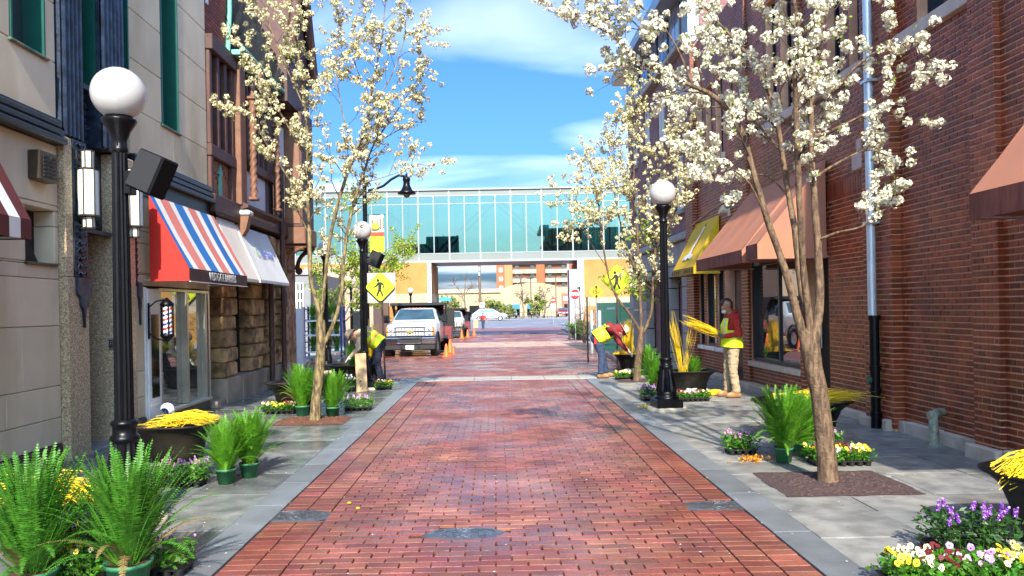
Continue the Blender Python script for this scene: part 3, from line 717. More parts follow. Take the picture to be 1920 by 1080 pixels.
# upper timbers
def tb_box(name, u0, u1, d0, d1, z0, z1, m=m_timb, bev=.012): return MB(ML).box(u0, u1, d0, d1, z0, z1, 0, bev).build(name, m, tb)
tb_box('beam', 13.15, 18.0, -.3, .12, 3.37, 3.68); tb_box('beam', 13.15, 14.44, -.1, .08, 4.33, 4.54); tb_box('beam', 13.15, 14.44, -.1, .12, 6.15, 6.42)
b = MB(ML)
for i in range(12): b.prism([(13.2 + i * .1, 3.37), (13.29 + i * .1, 3.37), (13.245 + i * .1, 3.30)], .10, .118, 'xz')
b.build('fretted_edge', m_timb, tb)
for u in (13.17, 13.55, 13.93, 14.31): tb_box('mullion', u, u + .11, -.1, .06, 4.54, 6.15)
for u in (13.28, 13.66, 14.04): MB(ML).box(u, u + .27, -.08, -.06, 4.54, 6.15).build('pane', m_shop, tb)
tb_box('mullion', 13.17, 13.28, -.1, .06, 3.68, 4.33); tb_box('mullion', 14.24, 14.42, -.1, .06, 3.68, 4.33)
pnl = tb_box('panel', 13.285, 14.235, -.1, -.02, 3.69, 4.32, m_panel, 0)
b = MB(ML)
for i in range(13):
    for s in (-1, 1):
        u = 13.30 + i * .07; b.box(-.03, .03, -.001, .012, -.009, .009, T=Matrix.Translation((u + .03, -.02, 3.72 + (i * 7 % 8) * .075)) @ Matrix.Rotation(s * .8, 4, 'Y'))
b.build('herringbone_brick', m_redbr, pnl, kind='stuff')
MB(ML).prism([(13.70, 3.72), (13.82, 3.72), (13.80, 4.1), (13.86, 4.1), (13.76, 4.28), (13.66, 4.1), (13.72, 4.1)], -.015, .02, 'xz').build('copper_ornament', m_copper, pnl)
tb_box('post', 14.46, 14.80, -.1, .16, 3.66, 6.42, m_btimb)
def twist(u, z0, z1, d=.24):
    m = MB(ML); pts = 60; vs = []; fs = []; n = 10
    for i in range(pts + 1):
        z = z0 + (z1 - z0) * i / pts
        for k in range(n):
            a = 2 * math.pi * k / n; r = .062 * (1 + .22 * math.sin(3 * (a + z * 14))); vs.append((u + r * math.cos(a), d + r * math.sin(a), z))
    for i in range(pts):
        for k in range(n): fs.append((i * n + k, i * n + (k + 1) % n, (i + 1) * n + (k + 1) % n, (i + 1) * n + k))
    m.add(vs, fs, 0, True)
    for z in (z0 - .06, z1): m.box(u - .09, u + .09, d - .09, d + .09, z, z + .07, 0, .02)
    m.build('twisted_column', m_btimb, tb)
twist(14.95, 3.86, 5.75); twist(16.62, 3.86, 5.6)
MB(ML).tube([(14.95, .24, 5.82), (14.96, .26, 6.05), (15.1, .3, 6.25), (15.35, .32, 6.35)], .05, 8).build('curved_brace', m_btimb, tb)
tb_box('wall_infill', 15.08, 17.9, -.12, .02, 3.62, 6.3, m_timb, 0)
tb_box('plaster_panel', 15.14, 16.38, .0, .05, 3.76, 4.42, m_plast, .004)
for u in (15.1, 15.45, 15.8, 16.15, 16.5): tb_box('mullion', u, u + .1, .0, .09, 4.62, 6.2)
for u in (15.21, 15.56, 15.91, 16.26): MB(ML).box(u, u + .23, .021, .03, 4.62, 6.2).build('pane', m_shop, tb)
tb_box('beam', 15.08, 17.0, 0, .14, 4.44, 4.61)
MB(ML).box(16.75, 17.1, .021, .035, 3.8, 4.5).build('pane', m_shop, tb)
tb_box('plaster_panel', 17.42, 17.93, .0, .06, 3.82, 5.9, m_plast, .004)
cn = MB(ML).prism([(-.02, 3.50), (.10, 3.50), (.13, 3.58), (.26, 3.62), (.27, 3.67), (.06, 3.75), (-.02, 3.75)], 14.5, 16.9, 'yz').build('cornice', m_timb, tb)
b = MB(ML)
for i in range(26): b.ball((14.62 + i * .085, .115, 3.535), .042, 7, 5, sc_=(1, .7, .9))
b.build('carved_frieze', M('carved_stone', (.36, .33, .30), .85, var=.4, scale=20, bump=.8, bscale=40), tb)
MB(ML).box(14.44, 14.72, .02, .3, 3.46, 3.56, 0, .03).build('corbel', m_plast, tb)
MB(ML).prism([(.02, 3.45), (.28, 3.45), (.22, 3.2), (.10, 3.0), (.02, 2.8)], 14.48, 14.68, 'yz').build('corbel_bracket', m_btimb, tb)
# jettied bay at the far end
bay = MB(ML).box(17.95, 19.15, -3, .52, 3.22, 3.62, 0, .02).build('bay_base', m_btimb, tb)
MB(ML).box(17.98, 19.12, -3, .46, 3.625, 6.4, 0, .01).build('bay_wall', m_timb, tb)
MB(ML).box(17.965, 17.985, -.0, .40, 3.7, 6.3).build('bay_side', m_btimb, tb)
for i, u in enumerate((18.1, 19.0)):
    b = MB(ML); pts = []
    for k in range(9):
        a = k / 8 * math.pi / 2; pts.append((u, .06 + .38 * (1 - math.cos(a)) + .0, 2.68 + .46 * math.sin(a)))
    b.tube(pts, [.07, .055, .05, .05, .05, .055, .06, .065, .07], 8); b.ball((u, .1, 2.64), .09, 10, 6); b.box(u - .06, u + .06, .02, .5, 3.13, 3.215, 0, .015)
    b.build('curved_bracket', m_btimb if i == 0 else m_timb, tb)
MB(ML).box(18.08, 19.1, -3, -.02, -.1, 3.2).build('end_wall', m_rub, tb)
# roof
g = MB(ML); g.prism([(13.02, 6.425), (14.28, 6.425), (14.46, 7.3), (14.62, 9.4), (13.02, 9.4)], -.4, -.06, 'xz'); gbk = g.build('gable', m_timb, tb)
b = MB(ML); z = 6.43; r_ = 0
while z < 9.3:
    u = 13.03 + (.105 if r_ % 2 else 0)
    lim = 14.28 + max(0, (z - 6.43)) * .12
    while u < lim - .1:
        b.box(u + .005, min(u + .203, lim - .02), -.062, -.042, z + .005, z + .062); u += .21
    z += .0675; r_ += 1
b.build('brick', m_redbr, gbk, kind='stuff')
MB(ML).box(13.3, 13.42, -.05, -.03, 7.0, 7.35).build('vent_slot', m_white, gbk)
MB(ML).tube([(14.30, -.0, 6.45), (14.50, -.02, 7.3), (14.64, -.04, 9.4)], .05, 6).build('copper_flashing', m_copper, tb)
m_slt = M('roof_slate', (.17, .16, .12), .7, var=.2, scale=8, bump=.25, isl=.5, hue=.07)
rf = MB(ML).quad((14.35, .22, 6.5), (17.0, .22, 6.5), (17.0, -1.3, 10.3), (14.45, -1.3, 10.3)).build('roof', m_timb, tb)
sl = Vector((0, -1.52, 3.8)).normalized(); nrm = Vector((0, 3.8, 1.52)).normalized()
hx = MB(); hx.add([(-.125, 0, 0), (-.125, .22, .0), (-.07, .3, 0), (.07, .3, 0), (.125, .22, 0), (.125, 0, 0), (.07, -.08, .016), (-.07, -.08, .016)], [tuple(range(8))[::-1]])
A3 = ML.to_3x3()
hm = hx.mesh('slate', m_slt)
for r_ in range(11):
    for k in range(10):
        u = 14.52 + k * .26 + (.13 if r_ % 2 else 0) + r_ * .01
        if u > 16.9: continue
        p = ML @ (Vector((u, .235, 6.6)) + sl * (r_ * .235) + nrm * .012)
        o = inst('slate', hm, rf, p - OFF[rf.name]); m3 = Matrix((A3 @ Vector((-1, 0, 0)), A3 @ sl, A3 @ nrm)).transposed(); o.rotation_euler = m3.to_euler()
MB(ML).tube([(14.2, .30, 6.50), (17.0, .30, 6.50)], .05, 8).box(14.2, 17.0, .1, .26, 6.40, 6.49).build('copper_gutter', m_copper, tb)
b = MB(ML).prism([(17.0, 6.3), (19.1, 6.3), (19.1, 7.6), (18.05, 9.9), (17.0, 7.6)], -3, .40, 'xz').build('dormer', m_timb, tb)
for pts in (((16.85, 7.2), (18.05, 9.95)), ((19.25, 7.2), (18.05, 9.95))):
    MB(ML).tube([(pts[0][0], .5, pts[0][1]), (pts[1][0], .5, pts[1][1])], .13, 4).build('barge_board', m_timb, b)
MB(ML).box(13.1, 19.1, -6, -1.2, 6.3, 9.0).build('upper_wall', m_timb, tb)
# white awnings
m_crm = M('cream_awning_cloth', (.74, .68, .58), .7, var=.10, scale=2, bump=.1, bscale=200, trans=.1)
awning(ML, 'L', 'cream_awning', 'plain cream awning between the striped barber awning and the lettered one', 13.35, 14.30, .50, 2.18, 2.235, 3.30, [m_crm], None, 0, 0, .06)
wa = awning(ML, 'L', 'white_shop_awning', 'white awning with faded blue lettering over the stone pillars', 14.38, 16.42, .52, 2.185, 2.24, 3.28, [m_wht, m_crm], None, 0, 1, .06)
m_ink = M('faded_blue_print', (.13, .17, .48), .7); m_gk = M('faded_green_print', (.3, .5, .2), .7)
slv = Vector((0, .46, -1.04)).normalized()
sb = basis(fpt(ML, 15.62, .28, 2.805), fdir(ML, 1, 0, 0), -(ML.to_3x3() @ slv), fdir(ML, 0, 1.04, .46))
text_mesh('Eat Slow', .24, sb, m_ink, wa, sx=1.0, bold=.004)
sb2 = basis(fpt(ML, 15.0, .28, 2.805), fdir(ML, 1, 0, 0), -(ML.to_3x3() @ slv), fdir(ML, 0, 1.04, .46))
text_mesh('O', .30, sb2, m_gk, wa, name='leaf_mark', sx=.8)
# ================================================================== RIGHT: brown brick building with shop corner
m_bb = M('brown_glazed_brick', (.235, .048, .016), .45, var=.38, scale=2.2, bump=.25, bscale=50, isl=.34, spec=.5, hue=.008, col2=(.13, .031, .014), c2s=1.7, streak=(1, 1, .22))
m_mort = M('pink_mortar', (.74, .42, .26), .9, var=.22, scale=5, bump=.3, bscale=60, col2=(.58, .32, .19), c2s=1.0)
m_sill = M('stone_sill', (.55, .47, .40), .8, var=.14, scale=5, bump=.15)
m_bluef = M('navy_window_frame', (.008, .012, .024), .35, var=.1)
tr = thing('brick_building', 'dark brown brick building with terracotta awnings and a corner shop front', 'building', fpt(MR, 12, 0, 0))
TOP = 7.9; UE = 19.2
opC = [(7.75, 9.03, 4.86, 7.2), (10.3, 10.72, 4.86, 7.2), (11.0, 11.42, 4.86, 7.2), (12.72, 13.2, 4.80, 7.0), (13.4, 13.88, 4.80, 7.0), (16.45, 16.95, 4.80, 6.6), (17.2, 17.7, 4.80, 6.6), (17.95, 18.45, 4.80, 6.6),
       (11.50, 12.30, .0, 2.35), (12.48, 14.88, .53, 2.42), (15.3, 16.5, .02, 2.42), (16.6, 17.05, .68, 2.42), (17.2, 17.9, .68, 2.42), (18.1, 18.5, .68, 2.42)]
def pil(u):      # how far the wall steps out
    if 9.46 < u <= 10.16: return .13
    if u <= 7.45: return .10
    if 7.45 < u <= 7.85: return .16
    if 12.32 < u <= 12.46 or 14.9 < u < 15.28: return .05
    if u > 18.55: return .12
    return 0.0
steps = [(-6, 7.45, .10), (7.45, 7.85, .16), (7.85, 9.46, 0), (9.46, 10.16, .13), (10.16, 12.32, 0), (12.32, 12.46, .05), (12.46, 14.9, 0), (14.9, 15.28, .05), (15.28, 18.55, 0), (18.55, UE, .12)]
def subtract(segs, a, b):
    r = []
    for p, q in segs:
        if b <= p or a >= q: r.append((p, q)); continue
        if a > p: r.append((p, a))
        if b < q: r.append((b, q))
    return r
mort = MB(MR); mort.box(-6, UE, -9, -.26, -.1, TOP)
zc = sorted({-.1, TOP} | {o[2] for o in opC} | {o[3] for o in opC})
for z0, z1 in zip(zc[:-1], zc[1:]):
    for (s0, s1, dd) in steps:
        segs = [(s0, s1)]
        for (a, b, c, d) in opC:
            if c < z1 - 1e-4 and d > z0 + 1e-4: segs = subtract(segs, a, b)
        for p, q in segs: mort.box(p, q, -.259, dd, z0, z1)
wall = mort.build('wall', m_mort, tr)
BW, BH, MJ = .152, .0665, .0140
bricks = []; row = 0; z = .04
while z + BH < TOP:
    for (s0, s1, dd) in steps:
        if s1 < 5: continue
        segs = [(max(s0, 5.0), s1)]
        for (a, b, c, d) in opC:
            if c < z + BH and d > z: segs = subtract(segs, a - .004, b + .004)
        for p, q in segs:
            n = max(1, round((q - p) / BW)); wd = (q - p) / n; off = wd / 2 if row % 2 else 0
            edges = [p] + [e for e in [p + off + k * wd for k in range(0 if off else 1, n)] if p < e < q] + [q]
            for a, b in zip(edges[:-1], edges[1:]):
                if b - a > .03: bricks.append(((a + b) / 2, z + BH / 2, b - a - MJ, dd))
    z += BH; row += 1
def hidden(u, z): return False
# the ones that show largest become objects
full = [i for i, b in enumerate(bricks) if abs(b[2] - (BW - MJ)) < .03 and 7.9 < b[0] < 9.4]
camv = Vector((0, 0, CAM_H)); key = {}
full.sort(key=lambda i: (MR @ Vector((bricks[i][0], 0, bricks[i][1])) - camv).length)
own = set(full[:295])
bme = MB(MR.to_3x3().to_4x4()); bme.box(-(BW - MJ) / 2, (BW - MJ) / 2, -.02, .009, -(BH - MJ) / 2, (BH - MJ) / 2, 0, .005); bme = bme.mesh('brick', m_bb)
rb = MB(MR)
for i, (u, zc_, ln_, dd) in enumerate(bricks):
    if i in own: inst('brick', bme, wall, (MR @ Vector((u, dd + random.uniform(-.002, .003), zc_))) - OFF[tr.name], None, (ln_ / (BW - MJ), ln_ / (BW - MJ), 1) if False else None)
    else:
        h = .009 + random.uniform(-.002, .003); a, b, c, d = u - ln_ / 2, u + ln_ / 2, zc_ - (BH - MJ) / 2, zc_ + (BH - MJ) / 2
        rb.add([(a, dd - .002, c), (b, dd - .002, c), (b, dd - .002, d), (a, dd - .002, d), (a + .003, dd + h, c + .003), (b - .003, dd + h, c + .003), (b - .003, dd + h, d - .003), (a + .003, dd + h, d - .003)], BOXF[1:])
# returns of the steps that face the camera
for (s0, s1, dd), (t0, t1, de) in zip(steps[1:], steps[:-1]):
    pass
def ret(u, d0, d1, zlo=.04, zhi=TOP, skip=()):
    z = zlo; r_ = 0
    while z + BH < zhi:
        if not any(a < z < b for a, b in skip):
            rb.box(u - .010, u + .002, d0 + .008, d1 - .002, z + MJ / 2, z + BH - MJ / 2)
        z += BH; r_ += 1
ret(9.46, 0.0, .135); ret(7.45, .10, .165); ret(18.55, 0, .125); ret(14.9, 0, .055); ret(12.32, 0, .055)
rb.build('brick', m_bb, wall, kind='stuff')
# soldier course and stone pieces
b = MB(MR)
for u in np.arange(10.2, 11.5, .075): b.box(u + .006, u + .069, -.01, .018, 3.15, 3.36)
b.build('soldier_brick', m_bb, wall, kind='stuff')
MB(MR).box(10.18, 10.52, -.1, .10, 3.40, 3.62, 0, .01).build('stone_block', m_sill, tr); MB(MR).box(10.12, 10.36, -.1, .11, 3.622, 3.80, 0, .01).build('stone_block', m_sill, tr)
MB(MR).box(18.5, 19.28, -.3, .17, 6.72, 6.95, 0, .02).build('pilaster_cap', m_sill, tr)
def win(a, b, c, d):
    f = MB(MR).box(a, a + .05, -.24, -.12, c, d).box(b - .05, b, -.24, -.12, c, d).box(a + .05, b - .05, -.24, -.12, c, c + .06).box(a + .05, b - .05, -.24, -.11, (c + d) / 2, (c + d) / 2 + .05).build('window_frame', m_bluef, tr)
    MB(MR).box(a + .05, b - .05, -.22, -.20, c + .06, d).build('pane', m_shop, f)
for o in opC[:8]: win(*o)
for a, b in ((7.5, 9.46), (10.17, 11.6), (12.55, 14.05), (16.3, 18.54)):
    n = max(1, round((b - a) / .75)); w_ = (b - a) / n
    for k in range(n): MB(MR).box(a + k * w_ + .003, a + (k + 1) * w_ - .003, -.2, .075, 4.70, 4.855, 0, .008).build('window_sill', m_sill, tr)
# plinth
us = [-6, 3, 5.5, 7.4, 7.9, 8.62, 9.30, 9.50, 9.62]
for a, b in zip(us[:-1], us[1:]): MB(MR).box(a + .004, b - .004, -.2, pil((a + b) / 2) + .085 + random.uniform(-.006, .006), -.06, .155 + random.uniform(-.008, .012), 0, .012).build('plinth_block', m_conc, tr)
for a, b in zip([9.86, 10.2, 10.9, 11.48], [10.2, 10.9, 11.48]): MB(MR).box(a + .004, b - .004, -.2, .10 + (.12 if b < 10.3 else 0), -.06, .12, 0, .012).build('plinth_block', m_conc, tr)
for a, b in ((12.45, 13.7), (13.7, 15.2), (16.55, 17.6), (17.6, 18.7)): MB(MR).box(a + .004, b - .004, -.1, .20, -.06, .11, 0, .02).build('plinth_block', m_conc, tr)
# shop front
m_seen = M('shop_window_glass', (.03, .04, .045), .012, var=.6, scale=1.4, spec=1, ior=2.4)
f_ = MB(MR).box(12.48, 12.56, -.2, -.02, .56, 2.42).box(14.78, 14.88, -.2, -.02, .56, 2.42).box(12.56, 14.78, -.2, -.02, 2.34, 2.42).box(12.56, 14.78, -.2, -.02, .535, .60).box(13.62, 13.68, -.2, -.06, .6, 2.34).build('window_frame', m_bluef, tr)
for a, b in ((12.56, 13.62), (13.68, 14.78)): MB(MR).box(a, b, -.1, -.09, .6, 2.34).build('pane', m_seen, f_)
MB(MR).box(12.46, 14.90, -.2, .09, .43, .528, 0, .01).build('window_sill', m_sill, tr)
for a, b in ((16.6, 17.05), (17.2, 17.9), (18.1, 18.5)):
    f_ = MB(MR).box(a, a + .05, -.2, -.03, .68, 2.42).box(b - .05, b, -.2, -.03, .68, 2.42).box(a + .05, b - .05, -.2, -.03, .68, .74).build('window_frame', m_bluef, tr)
    MB(MR).box(a + .05, b - .05, -.1, -.09, .74, 2.42).build('pane', m_seen, f_)
    MB(MR).box(a - .04, b + .04, -.18, .07, .585, .675, 0, .01).build('window_sill', m_white, tr)
d_ = MB(MR).box(11.52, 12.28, -.24, -.2, .03, 2.3).build('door', m_dark, tr); MB(MR).tube([(12.15, -.16, .9), (12.15, -.16, 1.25)], .014, 8).build('handle', m_steel, d_)
f_ = MB(MR).box(15.32, 16.48, -.24, -.2, .03, 2.4).build('door', m_bluef, tr)
for a, b in ((15.42, 15.86), (15.94, 16.38)): MB(MR).box(a, b, -.199, -.19, .3, 2.3).build('pane', m_seen, f_)
MB(MR).box(17.25, 17.55, -.085, -.082, 1.35, 1.75).build('poster', M('yellow_poster', (.62, .68, .02), .6, var=.05), f_)
# downpipe and standpipe
t = thing('downpipe', 'tall downpipe, pale galvanised above and black cast iron below, on a brick pier', 'downpipe', fpt(MR, 9.76, .2, 0))
MB(MR).tube([(9.80, .21, 1.42), (9.80, .21, 8.4)], .052, 12).build('upper_pipe', M('pale_zinc', (.62, .70, .76), .35, metal=.4, var=.08), t)
b = MB(MR); b.tube([(9.76, .21, 0.0), (9.76, .21, 1.44)], .060, 12)
for z in (.16, .46, .74, 1.38): b.tube([(9.76, .21, z), (9.76, .21, z + .06)], .072, 12)
b.build('cast_iron_pipe', m_black, t)
MB(MR).tube([(9.76, .27, .62), (9.76, .31, .62)], .05, 12).build('cleanout_cap', M('verdigris_cap', (.06, .12, .08), .5, metal=.4), t)
for z in (2.6, 4.4, 6.2): MB(MR).box(9.71, 9.89, .13, .27, z, z + .035).build('strap', m_steel, t)
t = thing('standpipe', 'short pale green standpipe rising from the paving by the brick wall', 'pipe', fpt(MR, 8.58, .2, 0))
mg = M('pale_green_paint', (.30, .34, .26), .5, var=.25, scale=20, col2=(.2, .14, .08), c2s=14)
MB(MR).tube([(8.58, .16, 0), (8.58, .16, .30), (8.585, .15, .345), (8.61, .10, .36), (8.63, .04, .36), (8.63, -.02, .36)], .048, 12).build('pipe', mg, t)
MB(MR).tube([(8.58, .16, .0), (8.58, .16, .02)], .075, 12).build('flange', mg, t); MB(MR).tube([(8.595, .16, .33), (8.575, .20, .345)], .045, 10).build('cap', mg, t)
t = thing('wall_floodlight', 'small pale floodlight fixed to the brick wall above the awnings', 'floodlight', fpt(MR, 15.6, 0, 3.3))
p_ = Rt(1368, 398)
MB(MR).box(p_[0] - .06, p_[0] + .06, .0, .05, p_[1] - .08, p_[1] + .08).build('mount', m_palec, t); MB(MR).lathe([(.04, 0), (.11, .14), (.1, .15), (.001, .13)], 12, T=Matrix.Translation((p_[0], .06, p_[1])) @ Matrix.Rotation(R(-65), 4, 'X')).build('lamp_head', m_palec, t)
b = thing('wall_cable', 'thin pale cable run along the brick wall above the yellow awning', 'cable', fpt(MR, 17, 0, 3.8))
MB(MR).tube([(18.6, .14, 3.55), (17.8, .02, 3.72), (16.9, .02, 3.78), (15.8, .02, 3.85)], .012, 5).build('cable', m_sill, b)
# awnings
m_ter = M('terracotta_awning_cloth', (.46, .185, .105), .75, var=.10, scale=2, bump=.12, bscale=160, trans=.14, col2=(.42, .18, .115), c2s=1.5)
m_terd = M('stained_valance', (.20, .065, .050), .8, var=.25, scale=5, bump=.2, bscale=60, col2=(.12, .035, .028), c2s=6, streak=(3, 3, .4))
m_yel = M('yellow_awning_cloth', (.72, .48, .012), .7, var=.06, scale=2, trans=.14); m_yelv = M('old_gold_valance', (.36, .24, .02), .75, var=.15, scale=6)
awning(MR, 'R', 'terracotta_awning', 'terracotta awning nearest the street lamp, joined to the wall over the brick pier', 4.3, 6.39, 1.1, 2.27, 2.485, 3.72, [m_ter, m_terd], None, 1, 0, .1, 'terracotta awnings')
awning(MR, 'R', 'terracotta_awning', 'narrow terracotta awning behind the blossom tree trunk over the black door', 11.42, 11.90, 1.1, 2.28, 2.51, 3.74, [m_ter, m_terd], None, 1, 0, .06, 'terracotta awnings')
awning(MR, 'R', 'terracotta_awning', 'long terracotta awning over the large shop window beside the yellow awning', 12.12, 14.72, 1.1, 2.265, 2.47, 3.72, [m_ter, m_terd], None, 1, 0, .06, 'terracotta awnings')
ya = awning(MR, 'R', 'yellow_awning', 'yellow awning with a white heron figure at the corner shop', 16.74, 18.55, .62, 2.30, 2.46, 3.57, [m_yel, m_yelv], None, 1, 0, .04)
sl = Vector((0, .58, -1.11)).normalized(); x = fdir(MR, -1, 0, 0); up = -(MR.to_3x3() @ sl); nn = x.cross(up)
B0 = basis(fpt(MR, 17.6, .33, 3.015), x, up, nn)
fig = [(-.10, -.44), (.02, -.36), (.30, -.42), (.34, -.30), (.08, -.26), (.05, -.12), (.12, .06), (.16, .24), (.20, .42), (.14, .42), (.09, .26), (.03, .08), (-.04, -.10), (-.10, -.26), (-.34, -.30), (-.42, -.42), (-.22, -.38)]
b = MB(B0); b.prism(fig, .014, .018, 'xy'); b.build('heron_print', m_white, ya)
MB(B0).prism([(.145, .425), (.195, .425), (.185, .50), (.16, .50)], .014, .0175, 'xy').build('heron_head', m_dark, ya)
for k in range(9): MB(MR).box(16.85 + k * .19 + (.2 if k > 3 else 0) - .05, 16.85 + k * .19 + (.2 if k > 3 else 0) + .06, .622, .628, 2.34, 2.42).build('faded_letter', m_yelv if k == 4 else m_mar, ya) if k != 4 else None
# ================================================================== RIGHT: mauve brick block beyond, with a metal top floor
m_mauve = M('mauve_brick', (.20, .10, .10), .85, var=.18, scale=9, col2=(.24, .14, .13), c2s=3)
m_greyst = M('grey_stone', (.34, .34, .32), .85, var=.12, scale=3, isl=.08)
m_metal = M('grey_cladding', (.22, .25, .28), .45, metal=.5, var=.1)
td = thing('mauve_apartment_block', 'mauve brick block with grey metal top storey and stone ground floor', 'building', fpt(MR, 24, 0, 0))
opD = []
for u in (20.0, 22.0, 24.0, 26.0):
    for z in (4.75, 7.0): opD.append((u, u + .9, z - .6, z + .85))
mb_ = MB(MR); zc = sorted({3.5, 8.2} | {o[2] for o in opD} | {o[3] for o in opD})
for z0, z1 in zip(zc[:-1], zc[1:]):
    segs = [(19.22, 27.6)]
    for (a, b, c, d) in opD:
        if c < z1 - 1e-4 and d > z0 + 1e-4: segs = subtract(segs, a, b)
    for p, q in segs: mb_.box(p, q, -.3, -.05, z0, z1)
mb_.box(19.22, 27.6, -12, -.31, -.4, 9.6); mb_.build('wall', m_mauve, td)
for (a, b, c, d) in opD:
    f_ = MB(MR).box(a, a + .07, -.25, -.1, c, d).box(b - .07, b, -.25, -.1, c, d).box(a + .07, b - .07, -.25, -.1, c, c + .07).box(a + .07, b - .07, -.25, -.1, d - .07, d).box((a + b) / 2 - .03, (a + b) / 2 + .03, -.25, -.1, c + .07, d - .07).build('window_frame', m_white, td)
    MB(MR).box(a + .07, b - .07, -.2, -.18, c + .07, d - .07).build('pane', m_shop, f_)
    MB(MR).box(a - .08, b + .08, -.1, .02, c - .12, c - .01).build('window_sill', m_greyst, td)
masonry(MR, td, 'stone_block', m_greyst, 19.22, 27.6, [-.3, .3, .9, 1.5, 2.1, 2.7, 3.3], [(20.2, 21.6, 0, 2.4), (22.6, 24.8, 0, 2.4), (25.6, 27.0, 0, 2.4)], .9, 1.3, -.28, .0, .02, .012)
MB(MR).box(19.22, 27.7, -.28, .12, 3.31, 3.49, 0, .02).build('string_course', m_greyst, td); MB(MR).box(19.22, 27.7, -.28, .16, 8.21, 8.36, 0, .02).build('string_course', m_greyst, td)
MB(MR).box(19.22, 27.6, -.3, -.02, 8.37, 9.6).build('metal_storey', m_metal, td)
for u in (19.9, 21.2, 22.5, 23.8, 25.1, 26.4):
    f_ = MB(MR).box(u, u + .8, -.02, .02, 8.5, 9.5).build('window_frame', m_bluef, td); MB(MR).box(u + .06, u + .37, .021, .03, 8.56, 9.44).box(u + .43, u + .74, .021, .03, 8.56, 9.44).build('pane', M('sky_pane', (.10, .16, .24), .05, var=.1, spec=1), f_)
MB(MR).prism([(-.4, 9.61), (.45, 9.61), (.5, 9.85), (.45, 9.9), (-.4, 9.9)], 19.22, 27.9, 'yz').build('cornice', M('blue_grey_metal', (.30, .38, .46), .4, metal=.5, var=.1), td)
# ================================================================== glass skybridge
YB = 52.0
zb0, zt0 = at(900, 491, YB).z, at(900, 353, YB).z
m_alu = M('bridge_aluminium', (.30, .33, .33), .4, metal=.3, var=.08)
m_span = M('bridge_grey_panel', (.17, .19, .175), .55, var=.08, scale=.5)
m_tg = glass('teal_glass', (.22, .48, .47), .27, .015, (.46, .70, .67))
t = thing('glass_skybridge', 'glass walled footbridge with teal panes spanning above the street', 'bridge', (0, YB, zb0))
x0, step = at(900, 420, YB).x - 9 * 2.085, 2.085; nb = 14; x1 = x0 + nb * step; DB = 4.2
zs0, zs1, zs2 = at(900, 474, YB).z, at(900, 381, YB).z, at(900, 366, YB).z
for k in range(nb):
    a = x0 + k * step
    MB().box(a + .04, a + step - .04, YB, YB + .1, zb0 + .15, zs0).build('spandrel_panel', m_span, t); MB().box(a + .04, a + step - .04, YB, YB + .1, zs2, zt0 - .1).build('fascia_panel', m_span, t)
    for j in range(2):
        p = a + j * step / 2
        MB().box(p + .03, p + step / 2 - .03, YB + .04, YB + .06, zs0 + .03, zs1 - .03).build('pane', m_tg, t); MB().box(p + .03, p + step / 2 - .03, YB + .04, YB + .06, zs1 + .03, zs2 - .03).build('pane', m_tg, t)
    MB().box(a + .02, a + step - .02, YB + DB, YB + DB + .03, zs0, zs2).build('back_pane', glass('teal_back_glass', (.40, .74, .64), .2, .02), t)
for k in range(2 * nb + 1):
    a = x0 + k * step / 2; w_ = .045 if k % 2 == 0 else .03
    MB().box(a - w_, a + w_, YB - .03, YB + .12, zb0 + .15 if k % 2 == 0 else zs0, zt0 - .1 if k % 2 == 0 else zs2).build('mullion', m_alu, t)
for z, h in ((zs0, .03), (zs1, .025), (zs2, .03)): MB().box(x0, x1, YB - .02, YB + .12, z - h, z + h).build('rail', m_alu, t)
MB().box(x0, x1, YB - .12, YB + DB + .2, zt0 - .1, zt0).build('roof', m_alu, t); MB().box(x0, x1, YB - .06, YB + DB + .1, zb0, zb0 + .15).build('floor_edge', m_alu, t)
MB().box(x0, x1, YB + .12, YB + DB, zs0 - .25, zs0 - .1).build('floor', m_span, t); MB().box(x0, x1, YB + .15, YB + DB, zs2 + .02, zs2 + .2).build('ceiling', M('bridge_ceiling', (.5, .55, .5), .7), t)
for k in range(0, nb, 2):
    a = x0 + (k - .5) * step
    for dy in (.5, DB - .3): MB().tube([(a, YB + dy, zs2), (a + step * 2, YB + dy, zs0)] if k % 4 else [(a, YB + dy, zs0), (a + step * 2, YB + dy, zs2)], .09, 6).build('brace', m_bluef, t)
for k in range(nb): MB().box(x0 + k * step + .9, x0 + k * step + 1.02, YB + DB - .4, YB + DB - .3, zs0, zs2).build('column', m_bluef, t)
# ================================================================== tan brick blocks under the bridge
m_tan = M('tan_brick', (.40, .20, .052), .85, var=.12, scale=1.5, isl=.05, col2=(.34, .165, .042), c2s=.6)
m_band = M('cream_band', (.42, .34, .22), .8, var=.1, scale=2)
def tanb(lb, xa, xb, ya, yb, h, bands):
    t = thing('tan_brick_building', lb, 'building', ((xa + xb) / 2, ya, gz(ya)), 'tan brick blocks at the bridge ends')
    MB().box(xa, xb, ya, yb, -.6, h).build('wall', m_tan, t)
    for z0, z1 in bands: MB().box(xa - .03, xb + .03, ya - .03, yb, z0, z1).build('cream_band', m_band, t)
    return t
p = at(808, 560, 51); q = at(1090, 560, 51)
t1 = tanb('tan brick block with cream bands behind the white dump trucks', -34, p.x, 51, 57.4, zb0 - .03, ((1.95, 2.75),))
MB().box(p.x - .2, p.x + .05, 50.9, 51.1, -.4, zb0 - .06).build('corner_trim', m_white, t1)
for i in range(10): MB().box(p.x - .9 - i * .5, p.x - .75 - i * .5, 50.94, 51, -.2, 1.7).build('rib', M('rust_rib', (.34, .17, .05), .8), t1)
t2 = tanb('tan brick block beside the green transformer cabinet', q.x, 34, 51, 57.4, zb0 - .03, ((1.7, 2.3),))
